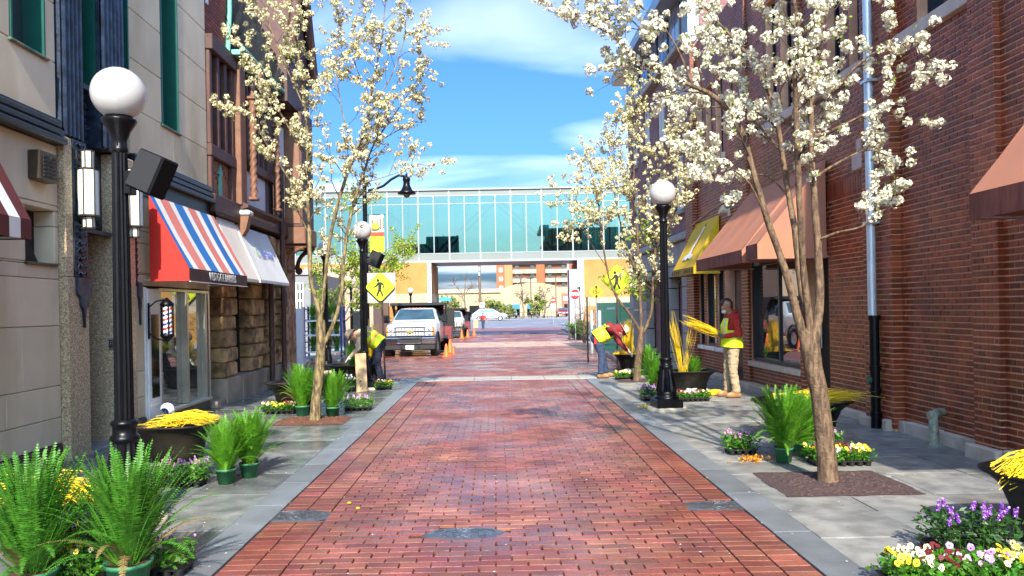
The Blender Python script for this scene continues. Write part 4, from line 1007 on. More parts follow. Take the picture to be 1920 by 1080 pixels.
MB().box(q.x - .05, q.x + .18, 50.9, 51.1, -.4, zb0 - .06).build('corner_trim', m_white, t2)
MB().box(q.x - .75, q.x - .1, 51.3, 52.6, -.4, 4.2).build('grey_return', M('grey_return', (.34, .33, .33), .8, var=.1), t2)
t = thing('banner_sign', 'small blue and white blade sign on the grey wall beside the tan block', 'sign', (q.x - .9, 51.2, 3))
pa = at(1086, 513, 51.2); MB().box(pa.x - .12, pa.x + .12, 51.15, 51.25, pa.z - .9, pa.z + .9).build('panel', M('pale_blue_sign', (.35, .50, .72), .5), t); MB().box(pa.x - .07, pa.x + .07, 51.12, 51.149, pa.z - .4, pa.z + .2).build('emblem', m_white, t)
# grey shop and street front at the left gap
m_gs = M('grey_render', (.20, .20, .20), .8, var=.12, scale=2)
t = thing('grey_building', 'grey rendered building with a gridded window beyond the half timbered house', 'building', (-9, 36, 0))
a = at(541, 600, 36); b2 = at(583, 600, 36); MB().box(-30, b2.x, 36, 50, -.4, 3.5).build('wall', m_gs, t); MB().box(-30, b2.x + .1, 35.9, 36, 3.4, 3.62).build('coping', m_greyst, t)
wl, wr = at(543, 530, 36), at(570, 580, 36); zt_, zl_ = at(560, 530, 36).z, at(560, 580, 36).z
f_ = MB().box(wl.x, wr.x, 35.94, 35.99, zl_, zt_).build('window_frame', m_white, t)
for i in range(4):
    for j in range(3): w_ = (wr.x - wl.x) / 4; h_ = (zt_ - zl_) / 3; MB().box(wl.x + i * w_ + .04, wl.x + (i + 1) * w_ - .04, 35.93, 35.95, zl_ + j * h_ + .04, zl_ + (j + 1) * h_ - .04).build('pane', m_shop, f_)
t = thing('blue_shopfront', 'low building with a bright blue shop window behind the cart of ferns', 'building', (-8, 44, 0))
a, b2 = at(572, 600, 44), at(700, 600, 44)
MB().box(a.x, b2.x, 44, 50, -.4, 4.2).build('wall', M('peach_render', (.42, .30, .22), .85, var=.1), t)
for px, w_ in ((587, 24), (636, 20), (668, 18)):
    c = at(px, 605, 44); MB().box(c.x - w_ / 60, c.x + w_ / 60, 43.93, 43.99, -.2, at(px, 583, 44).z).build('window', M('blue_shop_window', (.03, .10, .34), .3, var=.2) if px < 600 else m_shop, t); MB().box(c.x - w_ / 60 - .1, c.x + w_ / 60 + .1, 43.9, 43.95, at(px, 583, 44).z, at(px, 578, 44).z).build('lintel', m_white, t)
# pale glass tower above the timbered roof
t = thing('glass_tower', 'pale blue glass tower rising behind the blossom and dark roof', 'building', (-14, 60, 0))
gxr = at(568, 100, 74).x
MB().box(gxr - 14, gxr, 60, 74, -.3, 27).build('core', M('tower_core', (.20, .26, .36), .5, var=.1), t)
m_pg = M('pale_tower_glass', (.30, .42, .60), .06, metal=.5, var=.15, scale=.4)
for i in range(7):
    for k in range(12):
        MB().box(gxr - 14 + i * 2 + .06, gxr - 12 + i * 2 - .06, 59.93, 59.99, 1 + k * 2.15, 3 + k * 2.15).build('pane', m_pg, t)
        MB().box(gxr + .01, gxr + .06, 60 + i * 2 + .06, 62 + i * 2 - .06, 1 + k * 2.15, 3 + k * 2.15).build('pane', m_pg, t)
# ================================================================== far shops, apartment tower, hills of the horizon
m_crb = M('cream_render', (.42, .32, .18), .85, var=.08, scale=.6); m_orb = M('orange_brick', (.30, .105, .04), .85, var=.1, scale=.7)
t = thing('cream_shopping_block', 'low cream commercial building with an arched parapet and blue awnings', 'building', (5, 150, .2))
def X150(px): return at(px, 560, 150).x
def Z150(py, px=950): return at(px, py, 150).z
MB().box(X150(800), X150(1112), 150, 170, 0, Z150(543)).build('wall', m_crb, t)
arc = [(X150(940), Z150(543))] + [(X150(940 + 112 * k / 12), Z150(543) + (Z150(531) - Z150(543)) * math.sin(math.pi * k / 12) ** .7) for k in range(1, 12)] + [(X150(1052), Z150(543))]
MB().prism(arc + [(X150(1052), .2), (X150(940), .2)], 149.2, 149.99, 'xz').build('arched_front', m_crb, t)
MB().box(X150(800), X150(938), 149.6, 150, Z150(548), Z150(541)).build('cornice', m_band, t)
MB().box(X150(1045), X150(1112), 149.3, 149.9, .2, Z150(552)).build('red_brick_front', M('rose_brick', (.33, .12, .08), .85, var=.1), t)
for a, b2 in ((880, 902), (917, 941), (1057, 1076)): MB().box(X150(a), X150(b2), 149.2, 149.29, .3, Z150(572)).build('shop_window', m_shop, t)
for a, b2 in ((949, 974), (988, 1012)):
    MB().box(X150(a), X150(b2), 149.05, 149.18, .3, Z150(580)).build('shop_window', m_shop, t)
    MB().prism([(147.6, Z150(580)), (149.15, Z150(571)), (149.15, Z150(580))], X150(a), X150(b2), 'yz').build('blue_awning', M('far_blue_awning', (.03, .16, .26), .7), t)
text_mesh('LOFT', 1.35, basis((X150(905), 149.5, Z150(558)), (1, 0, 0), (0, 0, 1), (0, -1, 0)), M('shadow_letters', (.38, .30, .19), .8), t, extrude=.05)
t = thing('orange_apartment_tower', 'tall orange brick apartment tower with cream balconies', 'building', (15, 230, 0))
def X230(px): return at(px, 530, 230).x
H = 25
MB().box(X230(931), X230(1084), 230, 250, 0, H).build('wall', m_orb, t)
MB().box(X230(946), X230(961), 229.2, 229.95, 0, H).build('pier', M('orange_brick_light', (.46, .19, .08), .85), t)
for k in range(9):
    z = at(980, 530, 230).z - 2.67 * (4 - k) 
    if z < 1: continue
    for a, b2 in ((962, 1005), (1023, 1063)):
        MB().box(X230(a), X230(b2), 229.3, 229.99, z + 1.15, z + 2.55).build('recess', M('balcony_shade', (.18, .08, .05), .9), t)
        bl = MB().box(X230(a) - .1, X230(b2) + .1, 228.2, 229.95, z, z + 1.15).build('balcony', m_band, t)
        for px in (a + 4, b2 - 10): MB().box(X230(px), X230(px + 7), 229.2, 229.29, z + 1.2, z + 2.4).build('window', m_shop, t)
    MB().box(X230(936), X230(943), 229.8, 229.99, z + .6, z + 1.8).build('window', m_white, t)
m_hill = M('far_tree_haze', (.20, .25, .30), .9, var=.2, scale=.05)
b = MB(); vs = []; n = 60
for i in range(n + 1):
    x = -260 + 520 * i / n; h = 1.5 + 1 * mnoise.noise((x * .03, 1, 2)) + 1.2 * mnoise.noise((x * .2, 5, 2)); vs += [(x, 420, -2), (x, 424, h * .6 + 2), (x, 470, h)]
fs = [(3 * i + a, 3 * i + 3 + a, 3 * i + 4 + a, 3 * i + 1 + a) for i in range(n) for a in (0, 1)]
b.add(vs, fs, 0, True); struct('hills', b, m_hill)
# low blue canopy and road fence
t = thing('blue_canopy', 'small bright blue and white canopy behind the second dump truck', 'canopy', tuple(gp(833, 600)))
c = at(833, 560, 95); MB().lathe([(1.0, -.25), (.8, 0), (.45, .16), (.01, .22)], 12, (c.x, 95, c.z)).build('roof', M('bright_blue', (.05, .35, .62), .5), t); MB().tube([(c.x, 95, .1), (c.x, 95, c.z)], .06, 6).build('pole', m_steel, t)
t = thing('road_fence', 'low dark railing along the far side of the road', 'fence', (10, 118, .2))
a, b2 = at(940, 590, 118).x, at(1075, 590, 118).x
MB().box(a, b2, 118, 118.05, 1.05, 1.12).box(a, b2, 118, 118.05, .35, .40).build('rail', m_matblack, t)
k = a
while k < b2: MB().box(k, k + .06, 117.98, 118.07, .2, 1.15).build('post', m_matblack, t); k += .7
# ================================================================== vehicles
m_car = M('white_car_paint', (.56, .58, .61), .25, var=.02, coat=.6); m_tyre = M('tyre_rubber', (.012, .012, .013), .8, var=.2); m_wind = M('windscreen', (.035, .075, .10), .05, var=.5, scale=1.2, spec=1)
m_plast = M('black_plastic', (.014, .014, .015), .55); m_lampg = M('headlamp_glass', (.55, .58, .60), .1, spec=1); m_amber = M('amber_lens', (.75, .22, .02), .25); m_mirr = M('mirror_black', (.01, .01, .012), .3)
def wheel(par, x, y, r, wd, mi=1):
    T = Matrix.Translation((x, y, r)) @ Matrix.Rotation(R(90), 4, 'Y')
    o = MB().lathe([(r * .62, -wd / 2), (r * .94, -wd / 2), (r, -wd * .35), (r, wd * .35), (r * .94, wd / 2), (r * .62, wd / 2)], 24, T=T).build('wheel', m_tyre, par, world=False)
    b = MB()
    for s in (-1, 1): b.lathe([(r * .63, s * wd * .5), (r * .55, s * wd * .42), (r * .2, s * wd * .44), (.001, s * wd * .47)], 16, T=T)
    b.build('rim', m_steel, o, world=False); return o
def truck():
    t = thing('dump_truck', '', 'truck', (0, 0, 0))
    W = 1.0
    # hood, fenders, cab: rounded cross-sections along the length
    def loft(name, secs, mat, sm=True):
        b = MB(); n = len(secs[0][1]); vs = [(x, y, z) for y, sec in secs for x, z in sec]
        fs = [(i * n + k, i * n + (k + 1) % n, (i + 1) * n + (k + 1) % n, (i + 1) * n + k) for i in range(len(secs) - 1) for k in range(n)]
        b.add(vs, fs, 0, sm); b.add([vs[k] for k in range(n)], [tuple(range(n))], 0, False); b.add(vs[-n:], [tuple(range(n))[::-1]], 0, False)
        return b.build(name, mat, t, world=False)
    def sec(w, z0, z1, crown=.03, r=.10): return [(-w + .02, z0), (-w, z0 + r), (-w, z1 - r * 1.2), (-w + r * .5, z1 - r * .3), (-w * .6, z1), (-w * .5, z1 + crown * .4), (0, z1 + crown), (w * .5, z1 + crown * .4), (w * .6, z1), (w - r * .5, z1 - r * .3), (w, z1 - r * 1.2), (w, z0 + r), (w - .02, z0)]
    hood = loft('hood', [(-.02, sec(.93, .80, 1.17)), (.10, sec(.96, .72, 1.24)), (.7, sec(.985, .62, 1.33)), (1.35, sec(.985, .55, 1.37))], m_car)
    def csec(wb, wt, z0, z1): return [(-wb, z0), (-wb, 1.30), (-wt, z1 - .07), (-wt + .12, z1), (wt - .12, z1), (wt, z1 - .07), (wb, 1.30), (wb, z0)]
    cab = loft('cab', [(1.352, csec(.985, .95, .5, 1.40)), (2.02, csec(.985, .76, .5, 1.86)), (2.2, csec(.985, .76, .5, 1.90)), (3.1, csec(.985, .76, .5, 1.90))], m_car)
    b = MB(); b.add([(-.84, 1.40, 1.41), (.84, 1.40, 1.41), (.68, 1.99, 1.835), (-.68, 1.99, 1.835)], [(0, 1, 2, 3)]); b.v = [(x, y - .02, z + .012) for x, y, z in b.v]; b.build('windscreen', m_wind, t, world=False)
    for s in (-1, 1):
        b = MB(); b.add([(s * .992, 1.62, 1.36), (s * .992, 2.95, 1.36), (s * .80, 2.95, 1.82), (s * .80, 2.05, 1.82)], [(0, 1, 2, 3)]); b.build('side_window', m_wind, t, world=False)
        MB().box(s * .99, s * 1.0, 1.45, 2.95, .62, 1.32, 0, .004).build('door', m_car, t, world=False)
        mr = MB().box(s * 1.06, s * 1.30, 1.55, 1.66, 1.30, 1.62, 0, .03).build('wing_mirror', m_mirr, t, world=False); MB().tube([(s * .98, 1.6, 1.36), (s * 1.08, 1.6, 1.36)], .02, 6).tube([(s * .98, 1.6, 1.5), (s * 1.08, 1.6, 1.5)], .02, 6).build('arm', m_mirr, mr, world=False)
        # arch and wheel
        MB().lathe([(.50, -.14), (.53, -.14), (.53, .14), (.50, .14)], 24, T=Matrix.Translation((s * .90, .62, .44)) @ Matrix.Rotation(R(90), 4, 'Y')).build('wheel_arch', m_plast, t, world=False)
        wheel(t, s * .86, .62, .42, .26); wheel(t, s * .86, 4.6, .42, .5)
        # headlamps
        hl = MB().box(s * .58, s * .93, -.06, .02, .80, 1.15, 0, .02).build('headlight', m_plast, t, world=False)
        for z in (.81, .985): MB().box(s * .60, s * .86, -.068, -.055, z + .01, z + .145, 0, .01).build('lamp', m_lampg, hl, world=False); MB().lathe([(.055, 0), (.03, .02), (.001, .025)], 12, T=Matrix.Translation((s * .75, -.07, z + .075)) @ Matrix.Rotation(R(90), 4, 'X')).build('bulb', m_chrome, hl, world=False); MB().box(s * .86, s * .92, -.064, -.05, z + .01, z + .145, 0, .01).build('indicator', m_amber, hl, world=False)
        MB().box(s * .44, s * 1.0, -.17, .10, .50, .76, 0, .035).build('bumper_end', m_chrome, t, world=False)
        MB().box(s * .30, s * .36, -.20, -.16, .40, .47).build('tow_hook', m_matblack, t, world=False)
        MB().lathe([(.05, 0), (.03, .03), (.001, .035)], 12, T=Matrix.Translation((s * .98, 3.28, 1.86)) @ Matrix.Rotation(R(90), 4, 'X')).build('marker_lamp', m_amber, t, world=False)
    MB().box(-.435, .435, -.19, .08, .50, .56, 0, .02).box(-.435, .435, -.19, .08, .70, .76, 0, .02).build('bumper_bar', m_chrome, t, world=False); MB().box(-.43, .43, -.14, .06, .565, .695).build('bumper_intake', m_plast, t, world=False)
    MB().box(-.98, .98, -.12, .25, .28, .495, 0, .03).build('air_dam', m_plast, t, world=False)
    g = MB().box(-.57, .57, -.03, .02, .79, 1.16).build('grille', M('grille_grey', (.26, .26, .27), .3, metal=.6), t, world=False)
    for z in (.79, .965, 1.125): MB().box(-.575, .575, -.075, -.03, z, z + .04, 0, .01).build('grille_bar', m_chrome, g, world=False)
    b = MB()
    for zz_ in (.855, .925, 1.03, 1.09):
        for k in range(10): b.box(-.53 + k * .108, -.45 + k * .108, -.055, -.03, zz_ - .022, zz_ + .022, 0, .008)
    b.build('mesh_bar', m_white, g, kind='stuff', world=False)
    MB().prism([(-.15, .955), (-.15, 1.0), (-.05, 1.0), (-.04, 1.025), (.06, 1.025), (.05, 1.0), (.15, 1.0), (.15, .955), (.05, .955), (.04, .93), (-.06, .93), (-.05, .955)], -.085, -.076, 'xz').build('gold_emblem', M('gold_emblem', (.65, .42, .05), .25, metal=.6), g, world=False)
    pl = MB().box(-.16, .16, -.20, -.19, .30, .46, 0, .004).build('number_plate', m_white, t, world=False)
    for s in (-1, 1):
        wp = MB().tube([(s * .05, 1.44, 1.425), (s * .05 + .5, 1.52, 1.48)], .012, 5).build('wiper', m_matblack, t, world=False)
    for x in (-.3, -.15, 0, .15, .3): MB().box(x - .04, x + .04, 2.02, 2.1, 1.89, 1.915, 0, .01).build('roof_lamp', m_amber, t, world=False)
    # dump body
    bd = MB(); bd.prism([(-1.14, .95), (-1.14, 1.55), (-1.12, 1.85), (1.12, 1.85), (1.14, 1.55), (1.14, .95)], 3.3, 6.6, 'xz'); bd = bd.build('dump_body', m_matblack, t, world=False)
    MB().prism([(3.3, 1.55), (3.3, 2.10), (2.15, 2.10), (2.15, 2.04), (3.1, 2.0)], -1.0, 1.0, 'yz').build('cab_shield', m_matblack, bd, world=False)
    MB().box(-1.12, 1.12, 2.1, 2.18, 2.0, 2.12, 0, .02).build('shield_lip', m_matblack, bd, world=False)
    for s in (-1, 1): MB().prism([(3.3, 1.2), (3.3, 2.09), (2.4, 2.09), (2.75, 1.85)], s * 1.1, s * 1.13, 'yz').build('shield_side', m_matblack, bd, world=False)
    for k in range(7): MB().box(-1.18, 1.18, 3.4 + k * .5, 3.48 + k * .5, .96, 1.8).build('rib', m_matblack, bd, world=False)
    MB().ball((0, 4.9, 1.86), .95, 14, 8, sc_=(1.0, 1.5, .22)).build('load', m_soil, bd, world=False)
    tool = MB().box(1.0, 1.32, 3.2, 3.9, .55, 1.1, 0, .02).build('red_tool_box', M('maroon_paint', (.18, .035, .035), .45, var=.15), t, world=False)
    MB().box(.95, 1.16, 3.1, 3.2, .6, .72).build('step', m_matblack, t, world=False)
    MB().box(-.4, .4, .3, 6.4, .42, .6).build('chassis', m_matblack, t, world=False)
    return t
t1 = truck(); p = gp(770, 669); s_ = (97 / FPX * p.y) / 2.0
t1.location = (p.x + .0, p.y, gz(p.y + 1.5)); t1.scale = (s_,) * 3; t1.rotation_euler = (0, 0, R(-1.5)); t1['label'] = 'nearest white dump truck, its chrome grille facing the crossing'; t1['group'] = 'white dump trucks parked on the left'
p2 = gp(846, 634); t2_ = copy_thing(t1, (p2.x - .15, p2.y, gz(p2.y)), R(-1), 'second white dump truck, parked behind the first beside orange cones', s_ * .97)
def car(lb, loc, rz, paint, s=1.0, suv=False, grp='cars on the far road'):
    t = thing('parked_car', lb, 'car', loc, grp, rz=rz)
    Lh = 2.35
    prof = [(-Lh, .45), (-Lh - .02, .75), (-Lh + .25, .95), (-1.35, 1.03), (-.55, 1.55), (.3, 1.62), (1.35, 1.58), (2.1, 1.05), (Lh, .9), (Lh, .45)] if suv else [(-Lh, .4), (-Lh, .68), (-Lh + .3, .85), (-1.2, .95), (-.5, 1.38), (.6, 1.42), (1.4, 1.0), (2.2, .92), (Lh, .75), (Lh, .4)]
    b = MB(); n = len(prof)
    ws = [.72, .88, .88, .72]; ys = [1.0, .93, .93, 1.0]
    secs = [(-.9, .93), (-.82, 1.0), (.82, 1.0), (.9, .93)]
    vs = [(x, yy, .4 + (z - .4) * q) for yy, q in secs for x, z in prof]
    vs = [(x, yy * (1 - .16 * max(0, z - .95) / .6), z) for x, yy, z in vs]
    fs = [(i * n + k, i * n + (k + 1) % n, (i + 1) * n + (k + 1) % n, (i + 1) * n + k) for i in range(3) for k in range(n)]
    b.add(vs, fs, 0, True); b.add(vs[:n], [tuple(range(n))[::-1]]); b.add(vs[-n:], [tuple(range(n))]); b.build('body', paint, t, world=False)
    top = 1.5 if suv else 1.33
    wp = [(-1.15, 1.06), (-.52, top), (1.2 if suv else .55, top), (1.75 if suv else 1.2, 1.06)] if suv else [(-1.0, .97), (-.47, top), (.55, top), (1.2, .97)]
    for s2 in (-1, 1):
        f_ = MB(); f_.add([(x, s2 * (.885 - .155 * max(0, z - .95) / .6 + .03), z) for x, z in wp], [(0, 1, 2, 3)]); f_.build('side_window', m_wind, t, world=False)
        for x in (-1.45, 1.4):
            T = Matrix.Translation((x, s2 * .8, .34)) @ Matrix.Rotation(R(90), 4, 'X')
            o = MB().lathe([(.2, -.1), (.32, -.1), (.34, -.06), (.34, .06), (.32, .1), (.2, .1)], 20, T=T).build('wheel', m_tyre, t, world=False); MB().lathe([(.21, s2 * -.101), (.18, s2 * -.09), (.001, s2 * -.1)], 14, T=T).build('rim', m_steel, o, world=False)
        MB().box(-Lh - .03, -Lh + .1, s2 * .5, s2 * .84, .62, .76, 0, .03).build('headlight', m_lampg, t, world=False)
    w_ = MB(); w_.add([(-1.28, -.72, 1.05), (-1.28, .72, 1.05), (-.6, .62, 1.5 if suv else 1.34), (-.6, -.62, 1.5 if suv else 1.34)], [(0, 1, 2, 3)]); w_.v = [(x - .05, y, z + .03) for x, y, z in w_.v]; w_.build('windscreen', m_wind, t, world=False)
    MB().box(-Lh - .05, -Lh + .05, -.6, .6, .42, .58, 0, .02).build('bumper', m_plast, t, world=False)
    t.scale = (s,) * 3; return t
p = at(918, 600, 104); car('white estate car crossing the far road behind the man in red', (p.x, 104, gz(104)), R(180), m_car, 1.0, True)
p = at(961, 597, 112); car('pale blue car facing the camera beyond the road railing', (p.x, 124, .2), R(90), M('pale_blue_paint', (.25, .34, .48), .3, coat=.5), 1.0)
p = at(1055, 595, 130); car('red car facing the camera near the far shops', (p.x, 130, .2), R(90), M('red_car_paint', (.42, .05, .05), .3, coat=.5), 1.05)
# ================================================================== cones
m_cone = M('orange_cone', (.78, .13, .012), .5, var=.08)
def cone(px, py, hpx, lb, first=None):
    p = gp(px, py); h = hpx / FPX * p.y
    if first: return copy_thing(first, (p.x, p.y, p.z + .008), None, lb, h / .46)
    t = thing('traffic_cone', lb, 'traffic cone', (p.x, p.y, p.z + .008), 'orange cones beside the dump trucks')
    MB().box(-.14, .14, -.14, .14, 0, .025, 0, .01).build('base', m_cone, t, world=False); MB().lathe([(.115, .025), (.10, .06), (.03, .45), (.022, .46), (.001, .46)], 16).build('body', m_cone, t, world=False)
    t.scale = (h / .46,) * 3; return t
c0 = cone(837, 670, 25, 'nearest and tallest orange cone in front of the red tool box')
for a in ((844, 662, 26, 'orange cone just behind the nearest cone'), (850, 663, 13, 'short orange cone right of the pair by the nearest truck'), (866, 635, 16, 'orange cone at the front corner of the second truck'), (877, 633, 15, 'middle orange cone beside the second truck'), (889, 631, 15, 'orange cone farthest along the second truck')): cone(*a, first=c0)
# ================================================================== street lamps
def lamp(lb, loc, s=1.0, disc=True, flute=True):
    t = thing('street_lamp', lb, 'street lamp', loc, 'black globe street lamps')
    if disc: MB().lathe([(.001, -.02), (.30, -.02), (.30, .045), (.285, .06), (.001, .06)], 28).build('footing', m_palec, t, world=False)
    z0 = .06 if disc else 0
    b = MB(); b.box(-.2, .2, -.2, .2, z0, z0 + .13, 0, .012)
    b.lathe([(.19, z0 + .13), (.195, z0 + .15), (.175, z0 + .17), (.15, z0 + .18), (.165, z0 + .205), (.15, z0 + .235)], 24).build('plinth', m_black, t, world=False)
    MB().lathe([(.15, .28), (.152, .33), (.14, .40), (.118, .52), (.10, .62), (.095, .66)], 32, flute=.10, sm=False).build('fluted_base', m_black, t, world=False)
    MB().lathe([(.095, .64), (.108, .66), (.108, .69), (.088, .70), (.088, .77), (.102, .78), (.102, .80), (.074, .82)], 24).build('collar', m_black, t, world=False)
    MB().lathe([(.070, .80), (.066, 1.6), (.060, 2.4), (.055, 2.98)], 28, flute=.12, sm=False).build('shaft', m_black, t, world=False)
    MB().lathe([(.05, 2.86), (.064, 2.88), (.064, 2.905), (.052, 2.92), (.055, 2.96), (.08, 3.03), (.115, 3.09), (.128, 3.11), (.128, 3.125), (.10, 3.13), (.10, 3.15), (.001, 3.15)], 24).build('capital', m_black, t, world=False)
    MB().ball((0, 0, 3.325), .200, 28, 18).build('globe', m_globe, t, world=False)
    t.scale = (s,) * 3; return t
pL = gp(237, 985); pR = gp(1250, 770); pL2 = gp(684, 731); pL3 = gp(613, 699)
k_ = .994
l0 = lamp('nearest globe lamp, in front of the limestone building by the front ferns', (pL.x - .0, pL.y, .0), k_)
copy_thing(l0, (pR.x, pR.y, .0), .1, 'globe lamp on the right pavement beside the long black planter', 1.005)
copy_thing(l0, (pL2.x, pL2.y, .0), .2, 'globe lamp with a tan box leaning on its base beside the left worker', .985)
copy_thing(l0, (pL3.x, pL3.y, .0), .3, 'globe lamp behind the left tree trunk, before the cart of ferns', 1.0)
p = at(660, 640, 33); copy_thing(l0, (p.x, 33, gz(33)), 0, 'clear globe lamp beside the young green trees on the left', .93)
p = at(770, 560, 47); copy_thing(l0, (p.x, 47, gz(47)), 0, 'distant globe lamp rising behind the nearest dump truck', .95)
m_spk = M('speaker_black', (.004, .0045, .006), .7, var=.25, scale=30, bump=.2, bscale=200, spec=.2)
def speaker(lb, post, z, px, py, s):
    P = at(px, py, post.y - .12); t = thing('loudspeaker', lb, 'loudspeaker', tuple(P), 'black loudspeakers on the lamp posts')
    T = Matrix.Rotation(R(24), 4, 'Y') @ Matrix.Rotation(R(-14), 4, 'Z') @ Matrix.Scale(s, 4)
    MB().box(-.125, .125, -.09, .12, -.165, .165, 0, .014, T).build('cabinet', m_spk, t, world=False)
    MB().box(-.112, .112, -.097, -.091, -.152, .152, 0, .003, T).build('grille', m_matblack, t, world=False)
    q = Vector((post.x + .075, post.y, z)) - P
    b = MB(); b.tube([tuple(q), tuple(q * .6 + Vector((0, 0, .02))), (-.1 * s, .06, .0)], .016, 6); b.box(q.x - .03, q.x + .03, q.y - .05, q.y + .05, q.z - .09, q.z + .09, 0, .006); b.ball(tuple(q * .55), .03, 8, 6); b.build('bracket', m_black, t, world=False)
speaker('tilted black loudspeaker fixed to the nearest lamp post', pL, 2.62, 283, 326, .92)
speaker('tilted black loudspeaker on the lamp post beside the pedestrian sign', pL2, 2.72, 704, 486, .95)
# ================================================================== tall street light with banner
P = at(688, 600, 21.5); bx = P.x; by_ = 21.5
t = thing('street_light', 'tall black street light with a curved arm and bell lamp over the street', 'street light', (bx, by_, 0))
ztop = at(688, 345, by_).z
MB().tube([(bx, by_, -.1), (bx, by_, ztop)], [.085, .06], 12).build('pole', m_black, t); MB().lathe([(.07, 0), (.05, .05), (.02, .1), (.001, .16)], 12, (bx, by_, ztop)).build('finial', m_black, t)
A = at(690, 357, by_); B_ = at(762, 331, by_)
pts = [A + (B_ - A) * k for k in (0, .2, .4, .6, .8, 1)]
for i, d in enumerate((0, -.04, -.03, .07, .11, .0)): pts[i].z += d
MB().tube([tuple(q) for q in pts], .035, 8).build('arm', m_black, t)
c = at(762, 331, by_); sc2 = by_ / FPX
MB().lathe([(.001, .10), (.03, .07), (.035, 0), (.10, -.03), (.11, -.10), (.09, -.14), (.10, -.25), (.16, -.38), (.26, -.46), (.25, -.49), (.10, -.50)], 20, tuple(c)).build('bell_lamp', m_black, t)
MB().ball((c.x, c.y, c.z - .50), .10, 12, 8).build('lens', M('lamp_lens', (.25, .22, .18), .2), t)
t = thing('street_banner', 'pole banner printed with a pale building above a red stripe and yellow field', 'banner', tuple(at(706, 470, by_)))
q0, q1 = at(693, 403, by_), at(721, 473, by_); x0b, x1b = q0.x, q1.x; zt_, zb_ = q0.z, q1.z; hz_ = zt_ - zb_
m_bc = M('banner_cream', (.66, .60, .48), .7, var=.12, scale=14); m_by = M('banner_yellow', (.75, .66, .02), .7, var=.08); m_br = M('banner_red', (.62, .07, .03), .7); m_bs = M('banner_sky', (.40, .62, .68), .7)
b = MB(); n = 12; lv = [(0, .42, 1), (.42, .54, 2), (.54, .93, 0), (.93, 1, 3)]
for a_, c_, mi in lv:
    for i in range(n):
        xa, xb = x0b + (x1b - x0b) * i / n, x0b + (x1b - x0b) * (i + 1) / n; f = lambda x: by_ - .02 + .02 * math.sin((x - x0b) * 9)
        b.add([(xa, f(xa), zb_ + hz_ * a_), (xb, f(xb), zb_ + hz_ * a_), (xb, f(xb), zb_ + hz_ * c_), (xa, f(xa), zb_ + hz_ * c_)], [(0, 1, 2, 3)], mi, True)
b.build('cloth', [m_bc, m_by, m_br, m_bs], t)
b = MB()
for i in range(5):
    for j in range(5): b.box(x0b + .06 + i * .075, x0b + .10 + i * .075, by_ - .048, by_ - .044, zb_ + hz_ * (.60 + j * .058) + i * .012, zb_ + hz_ * (.63 + j * .058) + i * .012)
b.build('window_print', M('print_brown', (.25, .16, .10), .7), t, kind='stuff')
MB().lathe([(.001, 0), (.10, .02), (.12, .10), (.07, .18), (.001, .2)], 9, (x0b + .16, by_ - .05, zb_ + hz_ * .60), sy=.05).build('tree_print', M('print_green', (.42, .50, .04), .7), t)
for z in (zt_, zb_): MB().tube([(bx, by_, z), (x1b + .03, by_, z)], .014, 6).build('rod', m_matblack, t)
# ================================================================== signs
m_fyg = M('fluorescent_sign', (.62, .80, .015), .45, var=.05, scale=3, emit=0.0); m_sblk = M('sign_black', (.01, .01, .01), .5, var=0); m_sback = M('sign_back', (.42, .40, .36), .5, metal=.4, var=.1)
def rdiamond(h, r=.06):
    pts = []
    for k in range(4):
        a = math.pi / 2 * k; c = Vector((math.cos(a), math.sin(a))) * (h - r * 1.414)
        for j in (-1, 0, 1): b_ = a + j * math.pi / 4; pts.append((c.x + r * math.cos(b_), c.y + r * math.sin(b_)))
    return pts
def walker(b, cx, cz, h, y):      # the walking figure of a crossing sign
    s = h / 1.0
    def P_(pts): b.prism([(cx + x * s, cz + z * s) for x, z in pts], y, y - .004, 'xz')
    b.prism([(cx - .10 * s + .085 * s * math.cos(a), cz + .40 * s + .085 * s * math.sin(a)) for a in [k * math.pi / 8 for k in range(16)]], y, y - .004, 'xz')
    P_([(-.12, .29), (.07, .31), (.22, .20), (.26, -.04), (.20, -.05), (.16, .12), (.10, .16), (.10, -.08), (.06, -.12), (-.10, -.10), (-.09, .12), (-.18, .04), (-.34, -.03), (-.36, .03), (-.23, .11)])
    P_([(-.095, -.102), (.058, -.122), (.22, -.50), (.12, -.50), (.0, -.22), (-.12, -.50), (-.22, -.50)])
